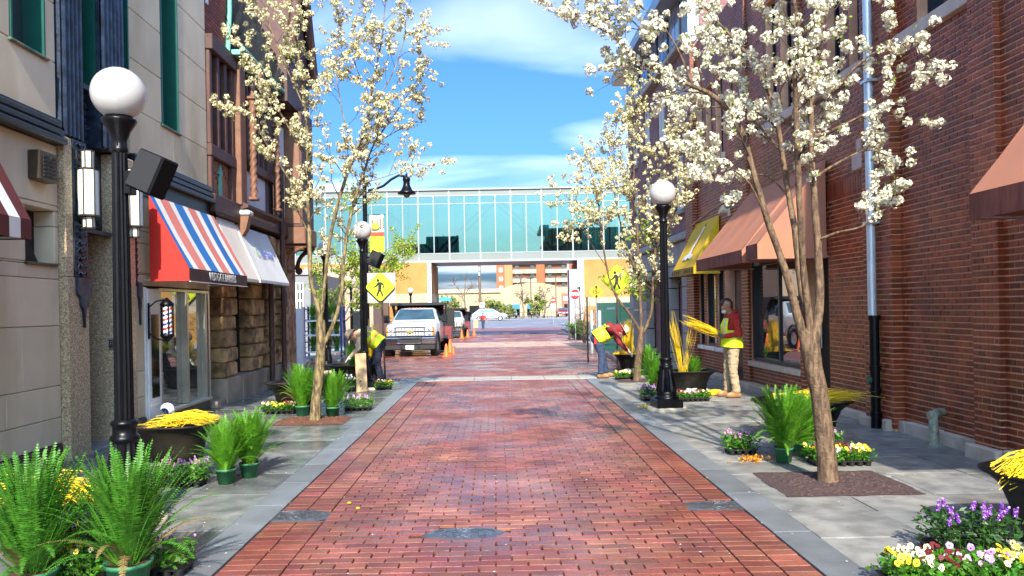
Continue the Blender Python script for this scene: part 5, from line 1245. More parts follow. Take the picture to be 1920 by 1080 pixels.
def ped(lb, px, py, Y, hpx, base, lean=0.0, back=False):
    c = at(px, py, Y); h = hpx / FPX * Y; t = thing('pedestrian_sign', lb, 'road sign', (c.x, Y, 0), 'yellow green pedestrian crossing signs')
    MB().prism([(c.x + a, c.z + d) for a, d in rdiamond(h)], Y, Y - .004, 'xz').build('plate', m_sblk, t)
    MB().prism([(c.x + a, c.z + d) for a, d in rdiamond(h * .965)], Y - .0045, Y - .007, 'xz').build('face', m_fyg, t)
    b = MB(); q = rdiamond(h * .90); q2 = rdiamond(h * .875)
    vs = [(c.x + a, Y - .008, c.z + d) for a, d in q] + [(c.x + a, Y - .008, c.z + d) for a, d in q2]; n = len(q); b.add(vs, [(i, (i + 1) % n, (i + 1) % n + n, i + n) for i in range(n)]); b.build('border', m_sblk, t)
    b = MB(); walker(b, c.x - .01, c.z - .03 * h, h * 1.12, Y - .008); b.build('walking_figure', m_sblk, t)
    for dz in (-.8, .8): MB().ball((c.x, Y - .009, c.z + dz * h), .012, 8, 4).build('bolt', m_steel, t)
    MB().tube([(base[0], Y + .03, 0), (c.x + (0.02 if base[0] > c.x else 0), Y + .03, c.z + h * .3)], .022, 6).build('post', M('rusty_post', (.06, .03, .025), .6, var=.3), t)
    if back: MB().box(c.x - h * .85, c.x + h * .95, Y + .06, Y + .066, c.z - h * 1.02, c.z + h * .9, 0, .003).build('backing_plate', m_sback, t)
    return t
g1 = gp(722, 712)
ped('pedestrian crossing sign with a grey backing plate beside the left lamp', 713, 538, g1.y, 29.5, (g1.x,), back=True)
ped('pedestrian crossing sign half hidden by the branches of the far right tree', 1157, 524, 20.5, 31, (at(1157, 640, 20.5).x,))
# speed hump / clearance sign
Y = 27.0; c = at(1118, 547, Y); h = 14.5 / FPX * Y * 1.0
t = thing('clearance_sign', 'amber diamond sign with arrows and the figure 15 beside the stop sign', 'road sign', (c.x, Y, 0))
m_amb = M('amber_sign', (.78, .40, .01), .5, var=.05)
MB().prism([(c.x + a, c.z + d) for a, d in rdiamond(h)], Y, Y - .006, 'xz').build('plate', m_amb, t)
for s in (-1, 1): MB().prism([(c.x + x * h, c.z + z * h * s) for x, z in [(-.10, .38), (.10, .38), (.10, .55), (.24, .55), (0, .84), (-.24, .55), (-.10, .55)]], Y - .0065, Y - .01, 'xz').build('arrow', m_sblk, t)
text_mesh('15-', .21, basis((c.x - .02, Y - .012, c.z), (1, 0, 0), (0, 0, 1), (0, -1, 0)), m_sblk, t, bold=.004)
MB().tube([(c.x, Y + .03, gz(Y)), (c.x, Y + .03, c.z)], .025, 6).build('post', m_steel, t)
# stop signs
def stop(lb, px, py, Y, rpx, txt=True):
    c = at(px, py, Y); r = rpx / FPX * Y; t = thing('stop_sign', lb, 'road sign', (c.x, Y, gz(Y)))
    o8 = lambda q: [(c.x + q * math.cos(math.pi / 8 + k * math.pi / 4), c.z + q * math.sin(math.pi / 8 + k * math.pi / 4)) for k in range(8)]
    MB().prism(o8(r), Y, Y - .004, 'xz').build('border', m_white, t); MB().prism(o8(r * .94), Y - .0045, Y - .008, 'xz').build('plate', M('sign_red', (.36, .012, .02), .45, var=.05), t)
    if txt: text_mesh('STOP', r * .85, basis((c.x, Y - .011, c.z), (1, 0, 0), (0, 0, 1), (0, -1, 0)), m_white, t, sx=.85, bold=.01)
    MB().tube([(c.x, Y + .04, gz(Y)), (c.x, Y + .04, c.z + r * .4)], .03, 6).build('post', m_steel, t)
stop('red octagonal STOP sign at the street corner left of the amber diamond', 1078, 552, 42, 10.5)
Y = 88; c = at(1037, 563, Y); t = thing('no_entry_sign', 'small red and white road sign above an arrow plate across the road', 'road sign', (c.x, Y, gz(Y)))
r = 5 / FPX * Y
MB().prism([(c.x + r * math.cos(k * math.pi / 8), c.z + r * math.sin(k * math.pi / 8)) for k in range(16)], Y, Y - .02, 'xz').build('disc', M('bright_sign_red', (.60, .02, .02), .5), t); MB().box(c.x - r * .7, c.x + r * .7, Y - .03, Y - .021, c.z - r * .2, c.z + r * .2).build('bar', m_white, t)
c2 = at(1037, 575, Y); MB().box(c2.x - .27, c2.x + .27, Y - .02, Y, c2.z - .33, c2.z + .33).build('arrow_plate', m_white, t); MB().prism([(c2.x + x, c2.z + z) for x, z in [(-.10, -.25), (-.04, -.25), (-.02, 0), (.06, .05), (.06, -.04), (.2, .12), (.06, .26), (.06, .16), (-.08, .06)]], Y - .021, Y - .03, 'xz').build('arrow', m_sblk, t)
MB().tube([(c.x, Y + .03, gz(Y)), (c.x, Y + .03, c.z)], .05, 6).build('post', m_steel, t)
Y = 100; c = at(904, 572, Y); t = thing('turn_sign', 'small white turn sign on a post behind the white estate car', 'road sign', (c.x, Y, gz(Y)))
MB().box(c.x - .3, c.x + .3, Y - .02, Y, c.z - .32, c.z + .32).build('plate', m_white, t); MB().prism([(c.x + x, c.z + z) for x, z in [(.15, -.2), (.2, -.15), (-.05, .1), (0, .16), (-.2, .18), (-.18, -.02), (-.12, .03)]], Y - .021, Y - .03, 'xz').build('arrow', m_sblk, t); MB().tube([(c.x, Y + .03, gz(Y)), (c.x, Y + .03, c.z)], .04, 6).build('post', m_steel, t)
# utility pole, thin mast, white pole
m_wood = M('pole_wood', (.16, .10, .06), .85, var=.2)
p = at(900, 560, 110); t = thing('utility_pole', 'tall brown utility pole beyond the white estate car', 'pole', (p.x, 110, .1)); MB().tube([(p.x, 110, 0), (p.x, 110, at(900, 470, 110).z)], [.22, .15], 8).build('pole', m_wood, t)
for py in (503, 512): q = at(900, py, 110); MB().tube([(q.x - .12, 109.8, q.z - .4), (q.x - .12, 109.8, q.z + .2)], .16, 8).build('fitting', m_greyst, t)
p = at(1066, 560, 80); t = thing('signal_pole', 'white pole at the corner beside the STOP sign', 'pole', (p.x, 80, -.3)); MB().tube([(p.x, 80, -.4), (p.x, 80, at(1066, 493, 80).z)], .10, 8).build('pole', m_white, t); MB().box(p.x - .55, p.x + .35, 79.8, 79.85, at(1066, 563, 80).z, at(1066, 556, 80).z).build('plate', m_white, t)
for px, tp, lb in ((1043, 517, 'dark slim lamp mast before the orange tower'), (996, 522, 'thin grey lamp mast in front of the cream block')):
    p = at(px, 580, 120); t = thing('lamp_mast', lb, 'lamp mast', (p.x, 120, .2)); MB().tube([(p.x, 120, .1), (p.x, 120, at(px, tp, 120).z)], .10, 6).build('pole', m_wood, t); q = at(px, tp, 120); MB().box(q.x - .7, q.x + .3, 119.8, 120.2, q.z - .05, q.z + .15).build('lamp_head', m_matblack, t)
# transformer cabinet, bollards, bin, planter box, bench
m_gcab = M('green_cabinet', (.20, .46, .25), .5, var=.06)
p0, p1 = at(1128, 646, 31), at(1192, 646, 31); zt_ = at(1160, 567, 31).z
t = thing('transformer_cabinet', 'large green transformer cabinet behind the bending worker', 'cabinet', ((p0.x + p1.x) / 2, 31, 0)); xm = (p0.x * .42 + p1.x * .58)
MB().box(p0.x, p1.x, 31.02, 32.4, -.2, zt_, 0, .02).build('case', m_gcab, t)
for a, b2 in ((p0.x + .02, xm - .01), (xm + .01, p1.x - .02)):
    d_ = MB().box(a, b2, 30.985, 31.015, .1, zt_ - .04, 0, .01).build('door', m_gcab, t); MB().box((a + b2) / 2 - .16, (a + b2) / 2 + .16, 30.97, 30.984, zt_ - .28, zt_ - .20).build('label_plate', m_white, d_)
for px, lb in ((1110, 'grey steel bollard left of the transformer cabinet'), (1125, 'grey steel bollard touching the green cabinet')):
    p = at(px, 640, 29); t = thing('bollard', lb, 'bollard', (p.x, 29, .08), 'steel bollards by the cabinet'); b = MB(); b.tube([(0, 0, -.2), (0, 0, at(px, 584, 29).z - .08), (0, 0, at(px, 582, 29).z - .08)], [.075, .075, .05], 12).build('post', m_steel, t, world=False)
p = at(1102, 640, 24); t = thing('sign_post', 'thin dark bare post left of the steel bollards', 'post', (p.x, 24, .08)); MB().tube([(p.x, 24, -.1), (p.x, 24, at(1104, 557, 24).z)], .025, 6).build('pole', m_sblk, t)
p = at(1081, 612, 58); t = thing('litter_bin', 'black litter bin at the far corner under the STOP sign', 'bin', (p.x, 58, -.2)); MB().lathe([(.30, -.1), (.36, .75), (.40, .78), (.40, .82), (.33, .84), (.001, .80)], 16, (p.x, 58, -.2)).build('body', m_matblack, t)
p = at(1076, 620, 47); t = thing('planter_box', 'dark slate planter box at the kerb end by the far corner', 'planter', (p.x, 47, 0)); MB().box(p.x - .25, p.x + 1.6, 46.7, 48.2, -.3, at(1076, 612, 47).z + .0, 0, .02).build('box', m_slatedk, t); MB().box(p.x - .18, p.x + 1.53, 46.77, 48.13, at(1076, 612, 47).z - .05, at(1076, 612, 47).z + .015).build('soil', m_soil, t)
p = at(1233, 655, 27.5); t = thing('bench', 'dark slatted bench beyond the far right planter', 'bench', (p.x, 27.5, .09)); x0b, x1b = p.x - .35, p.x + .5
for k in range(6): MB().box(x0b, x1b, 27.62 + k * .012, 27.65 + k * .012, .55 + k * .075, .61 + k * .075).build('back_slat', m_bluef, t)
for k in range(5): MB().box(x0b, x1b, 27.15 + k * .095, 27.22 + k * .095, .50, .53).build('seat_slat', m_bluef, t)
for x in (x0b + .05, x1b - .05):
    MB().box(x - .025, x + .025, 27.15, 27.2, .09, .5).build('leg', m_matblack, t); MB().tube([(x, 27.62, .09), (x, 27.62, .5), (x, 27.70, 1.02)], .025, 6).build('leg', m_matblack, t); MB().box(x - .02, x + .02, 27.15, 27.62, .70, .73).build('armrest', m_matblack, t)
# tan box against the left lamp
p = gp(684, 733); s_ = p.y / FPX; t = thing('tan_box', 'tall tan cardboard box standing against the base of the left lamp', 'box', (p.x, p.y - .30, .0)); W_, H_ = 20 * s_ / 2, 71 * s_
T = Matrix.Translation((0, 0, .012)) @ Matrix.Rotation(R(-5.0), 4, 'X') @ Matrix.Rotation(R(-2.6), 4, 'Y') @ Matrix.Rotation(R(10), 4, 'Z')
m_card = M('tan_cardboard', (.55, .36, .19), .8, var=.06, scale=6)
MB().box(-W_, W_, 0, .10, .0, H_, 0, .004, T).build('carton', m_card, t, world=False); MB().box(-W_ + .004, W_ - .004, -.003, 0.0, H_ * .86, H_ * .865, 0, 0, T).build('flap_seam', M('card_edge', (.30, .19, .10), .8), t, world=False)
# carts
m_cblue = M('cart_blue', (.012, .05, .26), .4, var=.15)
def cart(lb, pl, pr, Y, zt, shelves, blue_ends=True, grp=None):
    t = thing('plant_cart', lb, 'cart', ((pl + pr) / 2, Y, gz(Y)), 'wheeled plant carts')
    z0 = gz(Y)
    for x in (pl, pr):
        for dy in (0, .6): MB().box(x - .03, x + .03, Y + dy - .03, Y + dy + .03, z0 + .15, zt).build('post', m_cblue, t)
        for k in range(5): MB().box(x - .02, x + .02, Y + .03, Y + .57, z0 + .3 + k * (zt - z0 - .4) / 4, z0 + .34 + k * (zt - z0 - .4) / 4).build('end_bar', m_cblue, t)
    for z in shelves: MB().box(pl + .03, pr - .03, Y, Y + .6, z, z + .05).build('shelf', m_white, t)
    MB().box(pl - .02, pr + .02, Y - .02, Y + .62, z0 + .14, z0 + .22).build('deck', m_steel, t)
    for x in (pl + .1, pr - .1):
        for dy in (.05, .55): MB().lathe([(.001, -.025), (.07, -.025), (.07, .025), (.001, .025)], 12, T=Matrix.Translation((x, Y + dy, z0 + .075)) @ Matrix.Rotation(R(90), 4, 'X')).build('wheel', m_white, t)
    return t
YC = 27.0
cl, cr_ = at(571, 640, YC).x, at(640, 640, YC).x
SH = [at(600, 662, YC).z, at(600, 630, YC).z, at(600, 603, YC).z]
cart('blue ended cart loaded with green ferns behind the left lamp', cl, cr_, YC, at(600, 575, YC).z, SH)
YD = 23.0; cl2, cr2 = at(1267, 640, YD).x, at(1291, 640, YD).x
ct2 = cart('empty blue cart with clear wrapping beside the corner shop', cl2, cr2, YD, at(1280, 560, YD).z, [at(1280, 600, YD).z])
MB().lathe([(.24, 0), (.26, .4), (.27, .44), (.001, .44)], 16, (cr2 - .1, YD - .1, .13)).build('blue_tub', m_cblue, ct2)
MB().box(cl2 + .03, cr2 - .03, YD + .3, YD + .31, .7, at(1280, 605, YD).z).build('plastic_wrap', M('milky_wrap', (.55, .57, .62), .3, var=.15), ct2)
p = gp(556, 660); t = thing('stone_pylon', 'grey granite slab beside a white column by the side street', 'pylon', (p.x, 25, 0)); a, b2, c = at(546, 600, 25).x, at(555, 600, 25).x, at(566, 600, 25).x; zt_ = at(556, 578, 25).z
MB().box(a, b2 - .01, 25, 25.3, -.2, zt_).build('granite_slab', M('speckled_grey', (.16, .17, .16), .7, var=.4, scale=30), t); MB().box(b2, c, 25, 25.3, -.2, zt_).build('white_column', m_white, t)
# ================================================================== trees
m_bark = M('pear_bark', (.165, .105, .058), .85, var=.4, scale=18, bump=1, bscale=45, col2=(.075, .045, .026), c2s=34, c2lo=.42, c2hi=.58, streak=(1, 1, .22))
m_barkg = M('mossy_bark', (.23, .175, .075), .85, var=.4, scale=18, bump=1, bscale=45, col2=(.08, .052, .026), c2s=34, c2lo=.42, c2hi=.58, streak=(1, 1, .22))
m_twig = M('dark_twig', (.060, .034, .026), .8, var=.2)
m_pet = M('white_blossom', (.74, .70, .54), .6, var=.06, scale=14, isl=.12, trans=.22)
m_petc = M('cream_blossom', (.68, .61, .36), .6, var=.08, scale=14, isl=.16, trans=.22)
m_sprout = M('fresh_leaf', (.22, .34, .03), .5, var=.2, scale=14, isl=.3, trans=.35)
def bezier_like(pts, n):      # smooth polyline through points
    P = [Vector(p) for p in pts]; out = []
    for i in range(len(P) - 1):
        p0, p1, p2, p3 = P[max(i - 1, 0)], P[i], P[i + 1], P[min(i + 2, len(P) - 1)]
        for k in range(n):
            t = k / n; out.append(.5 * ((2 * p1) + (p2 - p0) * t + (2 * p0 - 5 * p1 + 4 * p2 - p3) * t * t + (3 * p1 - p0 - 3 * p2 + p3) * t ** 3))
    out.append(P[-1]); return out
def flowers_np(cl, nf, fr, cr_, rs, up=.15):
    """pentagon petals scattered round each cluster centre"""
    C = np.array([[c[0], c[1], c[2]] for c in cl]); S = np.array([c[3] for c in cl]); n = len(C) * nf
    d = rs.normal(size=(n, 3)); d /= np.linalg.norm(d, axis=1)[:, None]; d[:, 2] = d[:, 2] * .85 + up; d /= np.linalg.norm(d, axis=1)[:, None]
    rr = cr_ * np.repeat(S, nf) * rs.uniform(.55, 1.05, n); ctr = np.repeat(C, nf, 0) + d * rr[:, None]
    nr = d + rs.normal(size=(n, 3)) * .55; nr /= np.linalg.norm(nr, axis=1)[:, None]
    a = np.cross(nr, rs.normal(size=(n, 3))); a /= np.linalg.norm(a, axis=1)[:, None]; b = np.cross(nr, a)
    f = fr * rs.uniform(.75, 1.2, n); V = []
    for k in range(5):
        t = 2 * math.pi * k / 5; V.append(ctr + (a * math.cos(t) + b * math.sin(t)) * f[:, None] + nr * (f * (.28 if k % 2 else .02))[:, None])
    V = np.stack(V, 1).reshape(-1, 3); F = np.arange(n * 5).reshape(-1, 5); return V, F
def leaves_np(cl, nl, L, W, rs, rad):
    C = np.array([[c[0], c[1], c[2]] for c in cl]); n = len(C) * nl; base = np.repeat(C, nl, 0) + rs.normal(size=(n, 3)) * rad
    d = rs.normal(size=(n, 3)); d[:, 2] += .5; d /= np.linalg.norm(d, axis=1)[:, None]; s = np.cross(d, rs.normal(size=(n, 3))); s /= np.linalg.norm(s, axis=1)[:, None]
    l = L * rs.uniform(.6, 1.3, n)[:, None]; w_ = W * rs.uniform(.7, 1.2, n)[:, None]
    V = np.stack([base, base + d * l * .5 + s * w_, base + d * l, base + d * l * .5 - s * w_], 1).reshape(-1, 3); return V, np.arange(n * 4).reshape(-1, 4)
def np_obj(name, V, F, mats, parent, kind='stuff'):
    V = V - np.array(OFF[parent.name]); k = F.shape[1]; me = bpy.data.meshes.new(name)
    me.vertices.add(len(V)); me.vertices.foreach_set('co', V.astype(np.float32).ravel()); me.loops.add(F.size); me.loops.foreach_set('vertex_index', F.astype(np.int32).ravel())
    me.polygons.add(len(F)); me.polygons.foreach_set('loop_start', np.arange(0, F.size, k, dtype=np.int32)); me.polygons.foreach_set('loop_total', np.full(len(F), k, dtype=np.int32))
    for m in mlist(mats): me.materials.append(m)
    me.update(); me.validate(); o = link(name, me, parent)
    if kind: o['kind'] = kind
    return o
def pear(lb, base, trunk, limbs, seed, bark, pet, side_n, side_L, fl, dens, cap=None, sprout=1.0, start=.25, group='blossoming pear trees', twl=(.18, .36)):
    """trunk / limbs: [(px, py, dY, radius), ...] at the depth of the trunk"""
    rd = random.Random(seed); rs = np.random.default_rng(seed); Y0 = base.y
    t = thing('pear_tree', lb, 'tree', (base.x, base.y, 0), group)
    def world(q): p = at(q[0], q[1], Y0 + q[2]); return p
    tk = [world(q) for q in trunk]; tk[0].z = -.02; tr_ = [q[3] for q in trunk]
    n = 4; P = bezier_like(tk, n); rr = list(np.interp(np.arange(len(P)) / n, range(len(tr_)), tr_)); rr = [q * .92 for q in rr]; rr[0] *= 1.25
    b = MB()
    def bark_tube(b, P, rr, nn):
        m0 = len(b.v); b.tube([tuple(p) for p in P], rr, nn)
        for i in range(m0, len(b.v)):
            x, y, z = b.v[i]; w = mnoise.noise((x * 14, y * 14, z * 5)); r = .010 * w; b.v[i] = (x + r, y + r * .5, z)
    bark_tube(b, P, rr, 14); b.build('trunk', bark, t)
    clusters = []; br = MB()
    def add_cl(p, s=1.0): clusters.append((p.x, p.y, p.z, s * rd.uniform(.75, 1.25)))
    def twig(p, d, L_, r, level):
        pts = [p]; q = p.copy(); dd = d.copy(); m = 4
        for i in range(m):
            dd = (dd + Vector((rd.gauss(0, .13), rd.gauss(0, .13), rd.gauss(.09, .10)))).normalized(); q = q + dd * (L_ / m); pts.append(q.copy())
        br.tube([tuple(x) for x in pts], [r * (1 - .72 * i / m) for i in range(m + 1)], 5 if level < 2 else 4, caps=False)
        if level >= 2:
            for i in range(1, m + 1):
                if rd.random() < dens: add_cl(pts[i] + Vector((rd.gauss(0, .02), rd.gauss(0, .02), rd.gauss(.015, .02))))
            return
        k = max(2, int(L_ / .15))
        for i in range(k):
            f = rd.uniform(.2, 1.0); j = min(m - 1, int(f * m)); pp = pts[j].lerp(pts[j + 1], f * m - j); ax = (pts[j + 1] - pts[j]).normalized()
            o = ax.orthogonal().normalized(); o.rotate(Matrix.Rotation(rd.random() * 6.28, 3, ax)); d2 = (ax * rd.uniform(.5, .9) + o * rd.uniform(.5, .9)).normalized()
            twig(pp, d2, rd.uniform(*twl), r * .45, level + 1)
        for i in range(2, m + 1):
            if rd.random() < dens * .7: add_cl(pts[i], .9)
    for lim in limbs:
        W = [world(q) for q in lim]; rad = [q[3] for q in lim]; P = bezier_like(W, 4); rr = [q * .70 for q in np.interp(np.arange(len(P)) / 4, range(len(rad)), rad)]
        lm = MB(); bark_tube(lm, P, rr, 10); lm.build('limb', bark, t)
        tot = sum((P[i + 1] - P[i]).length for i in range(len(P) - 1)); ns = max(2, int(tot * side_n)); s0 = lim[0][4] if len(lim[0]) > 4 else start
        for k in range(ns):
            f = s0 + (1 - s0) * (k + rd.random()) / ns; j = min(len(P) - 2, int(f * (len(P) - 1))); fr_ = f * (len(P) - 1) - j; pp = P[j].lerp(P[j + 1], min(1, fr_)); ax = (P[j + 1] - P[j]).normalized()
            o = ax.orthogonal().normalized(); o.rotate(Matrix.Rotation(rd.random() * 6.28, 3, ax)); d2 = (ax * rd.uniform(.35, .8) + o * rd.uniform(.6, 1.0) + Vector((0, 0, .15))).normalized()
            twig(pp, d2, side_L * rd.uniform(.55, 1.1) * (1 - .35 * f), max(.005, rr[j] * .42), 1)
        for j in range(int(len(P) * .6), len(P)):
            if rd.random() < dens: add_cl(P[j])
    br.build('branch', m_twig, t, kind='stuff')
    if cap and len(clusters) > cap: rd.shuffle(clusters); clusters[:] = clusters[:cap]
    nf, frr, crr = fl
    V, F = flowers_np(clusters, nf, frr, crr, rs); np_obj('blossom', V, F, pet, t)
    sel = [c for c in clusters if rd.random() < .5]; V, F = leaves_np(sel, max(1, int(3 * sprout)), crr * .75, crr * .22, rs, crr * .7); np_obj('leaf', V, F, m_sprout, t)
    return t, len(clusters)
bR = gp(1555, 907)
T1, n1 = pear('large blossoming pear tree by the right brick wall, its trunk in a square grate', bR,
    [(1553, 907, 0, .098), (1547, 830, 0, .088), (1537, 745, 0, .082), (1525, 690, 0, .084), (1518, 645, 0, .092), (1517, 615, 0, .075)],
    [[(1512, 655, 0, .062), (1492, 580, -.05, .052), (1470, 500, -.1, .045), (1440, 415, -.15, .040), (1412, 320, -.2, .036), (1385, 235, -.2, .034), (1340, 182, -.2, .030), (1295, 160, -.25, .026), (1232, 130, -.3, .022), (1193, 112, -.3, .018), (1154, 71, -.35, .014), (1105, 42, -.4, .010), (1076, 24, -.4, .006)],
     [(1516, 640, .02, .060), (1502, 540, .1, .046), (1490, 430, .2, .040), (1470, 310, .3, .036), (1453, 214, .4, .032), (1428, 141, .5, .028), (1395, 95, .6, .022), (1350, 45, .7, .016), (1300, -10, .8, .010), (1250, -60, .9, .006)],
     [(1521, 635, -.03, .056), (1508, 520, -.1, .044), (1500, 400, -.2, .038), (1494, 260, -.3, .034), (1491, 151, -.35, .030), (1497, 60, -.4, .024), (1482, -40, -.5, .018), (1475, -150, -.6, .008)],
     [(1528, 640, 0, .064), (1537, 560, .05, .054), (1534, 470, .1, .048), (1524, 330, .15, .040), (1520, 240, .2, .036), (1526, 150, .25, .030), (1540, 50, .3, .024), (1555, -60, .3, .018), (1565, -180, .3, .008)],
     [(1526, 200, .25, .026, .3), (1575, 155, .2, .020), (1625, 108, .1, .016), (1675, 84, .0, .010), (1722, 78, -.1, .005)],
     [(1534, 450, .1, .022, .35), (1570, 436, .0, .016), (1615, 425, -.1, .013), (1655, 395, -.15, .009), (1692, 372, -.2, .005)],
     [(1524, 335, .15, .022, .3), (1572, 305, .2, .016), (1622, 282, .25, .012), (1660, 290, .3, .008), (1690, 310, .3, .005)],
     [(1521, 260, .2, .022, .3), (1580, 235, .35, .016), (1640, 205, .5, .010), (1690, 190, .6, .005)],
     [(1460, 280, .35, .020, .2), (1400, 215, .5, .014), (1330, 200, .6, .010), (1290, 215, .7, .006)],
     [(1440, 415, -.15, .016, .3), (1405, 345, -.3, .012), (1360, 310, -.4, .008), (1310, 290, -.5, .005)],
     [(1480, 370, .25, .014, .3), (1440, 330, .3, .010), (1390, 330, .35, .006)],
     [(1300, 162, -.25, .016, .2), (1270, 90, -.3, .012), (1235, 40, -.35, .009), (1190, 5, -.4, .005)],
     [(1232, 130, -.3, .012, .2), (1205, 60, -.3, .009), (1150, 10, -.3, .006), (1110, -20, -.3, .004)]],
    11, m_bark, m_pet, 5.0, .50, (34, .0145, .045), .60, cap=1900, start=.34)
bL = gp(594, 792)
T2, n2 = pear('blossoming pear tree in the mulch bed on the left pavement', bL,
    [(590, 792, 0, .090), (594, 740, 0, .080), (599, 690, 0, .076), (602, 640, 0, .074), (601, 600, 0, .066)],
    [[(601, 612, 0, .052), (594, 565, 0, .048), (582, 520, 0, .045), (580, 440, 0, .040), (576, 350, .05, .036), (575, 235, .1, .030), (565, 150, .15, .026), (556, 50, .2, .020), (560, -60, .2, .012), (555, -150, .2, .005)],
     [(601, 605, 0, .046), (606, 560, -.05, .042), (618, 450, -.1, .036), (640, 360, -.15, .032), (663, 295, -.2, .028), (685, 240, -.2, .024), (697, 165, -.2, .020), (715, 80, -.3, .014), (725, -20, -.3, .006)],
     [(606, 648, 0, .046), (628, 600, .02, .042), (641, 545, .05, .040), (646, 470, .1, .034), (660, 395, .15, .030), (680, 330, .2, .026), (702, 268, .3, .020), (742, 212, .35, .013), (795, 130, .4, .006)],
     [(577, 400, .03, .022, .25), (535, 325, -.1, .018), (508, 285, -.2, .014), (475, 225, -.3, .009), (448, 205, -.3, .005)],
     [(576, 300, .08, .020, .25), (530, 220, .2, .015), (490, 150, .25, .010), (440, 70, .3, .005)],
     [(570, 200, .1, .018, .2), (530, 110, .0, .013), (500, 30, -.1, .009), (490, -40, -.1, .005)],
     [(676, 345, .2, .012, .35), (720, 332, .2, .009), (760, 318, .2, .006), (796, 303, .2, .004)],
     [(665, 290, -.2, .018, .2), (640, 200, -.3, .014), (630, 110, -.3, .010), (645, 20, -.3, .006)],
     [(690, 220, -.2, .016, .2), (740, 130, -.1, .012), (765, 60, -.1, .008), (790, 100, 0, .003)],
     [(580, 440, 0, .014, .3), (560, 400, -.1, .010), (548, 382, -.2, .005)],
     [(700, 270, .3, .013, .2), (745, 245, .4, .009), (790, 215, .5, .005)],
     [(690, 180, -.2, .014, .2), (660, 90, .1, .010), (680, -10, .2, .006)]],
    23, m_barkg, m_petc, 5.0, .62, (22, .0165, .047), .76, cap=3000, start=.34, twl=(.2, .42))
b2 = gp(1195, 716)
T3, n3 = pear('blossoming pear tree behind the right street lamp', b2,
    [(1194, 716, 0, .090), (1197, 670, 0, .080), (1202, 632, 0, .080), (1203, 612, 0, .07)],
    [[(1202, 622, 0, .05, .68), (1180, 588, -.05, .044), (1158, 560, -.1, .038), (1142, 520, -.1, .032), (1130, 455, -.2, .026), (1122, 380, -.3, .018), (1100, 300, -.3, .007)],
     [(1203, 622, 0, .05), (1200, 540, .1, .042), (1194, 430, .2, .034), (1188, 330, .2, .026), (1196, 230, .2, .018), (1202, 150, .2, .007)],
     [(1206, 625, 0, .052), (1222, 580, 0, .044), (1226, 490, 0, .036), (1240, 400, 0, .030), (1252, 300, .1, .022), (1262, 205, .1, .008)],
     [(1200, 530, .1, .03, .4), (1172, 450, .2, .024), (1152, 360, .3, .018), (1150, 280, .3, .012), (1160, 215, .3, .005)],
     [(1128, 450, -.2, .018, .15), (1095, 400, -.2, .013), (1065, 370, -.2, .006)],
     [(1226, 480, 0, .02, .2), (1265, 400, -.1, .014), (1290, 330, -.2, .006)],
     [(1242, 400, 0, .018, .2), (1275, 330, .2, .012), (1300, 260, .3, .005)],
     [(1140, 505, -.1, .014, .4), (1110, 460, -.2, .010), (1085, 420, -.2, .005)]],
    37, m_bark, m_petc, 5.5, .75, (15, .022, .055), .68, cap=3200, start=.24, twl=(.25, .5))
# young green trees and bare trees
def bush_tree(name, lb, cat, base, h, w, nst, seed, mat, bark, nl, lL, lW, spread=.5, lean=.15, group=None, droop=0.0, levels=2):
    rd = random.Random(seed); rs = np.random.default_rng(seed); t = thing(name, lb, cat, tuple(base), group); b = MB(); tips = []
    def go(p, d, L_, r, lv):
        pts = [p]; q = p.copy(); dd = d.copy(); m = 5
        for i in range(m):
            dd = (dd + Vector((rd.gauss(0, .12), rd.gauss(0, .12), rd.gauss(.04 - droop * lv, .08)))).normalized(); q = q + dd * L_ / m; pts.append(q.copy())
        b.tube([tuple(x) for x in pts], [r * (1 - .75 * i / m) for i in range(m + 1)], 6 if lv == 0 else 4, caps=False)
        if lv >= levels or L_ < .12: tips.extend(pts[1:]); return
        k = rd.randint(5, 8)
        for i in range(k):
            f = rd.uniform(.25, 1); j = min(m - 1, int(f * m)); ax = (pts[j + 1] - pts[j]).normalized(); o = ax.orthogonal().normalized(); o.rotate(Matrix.Rotation(rd.random() * 6.28, 3, ax))
            go(pts[j].lerp(pts[j + 1], .5), (ax * rd.uniform(.5, 1) + o * rd.uniform(.5, 1) * (1 + spread)).normalized(), L_ * rd.uniform(.32, .55), r * .5, lv + 1)
    for k in range(nst):
        a = rd.random() * 6.28; go(Vector(base) + Vector((math.cos(a), math.sin(a), 0)) * .05 * (nst > 1), Vector((math.cos(a) * lean, math.sin(a) * lean, 1)).normalized(), h * rd.uniform(.7, 1), w, 0)
    b.build('trunk', bark, t)
    if nl: V, F = leaves_np([(p.x, p.y, p.z, 1) for p in tips], nl, lL, lW, rs, .06); np_obj('leaf', V, F, mat, t)
    return t
m_spring = M('spring_leaf', (.30, .40, .03), .5, var=.2, scale=8, isl=.3, trans=.4)
m_gry = M('grey_bark', (.17, .13, .10), .85, var=.2)
for i, (px, py, Y, top, lb) in enumerate(((655, 650, 29, 350, 'young tree in yellow green leaf behind the left street lamps'), (628, 650, 32, 400, 'slender young green tree next to the cart of ferns'), (690, 645, 35, 430, 'young green tree just behind the pedestrian sign'))):
    p = at(px, py, Y); p.z = gz(Y); bush_tree('young_tree', lb, 'tree', p, at(px, top, Y).z * .95, .07, 1, 50 + i, m_spring, m_gry, 12, .12, .034, .3, .06, 'young green trees')
p = at(1268, 640, 23.5); p.z = .1; bush_tree('young_tree', 'bright green young tree between the blossom and the yellow awning', 'tree', p, 3.6, .06, 2, 61, m_spring, m_gry, 5, .12, .035, .5, .25, 'young green trees')
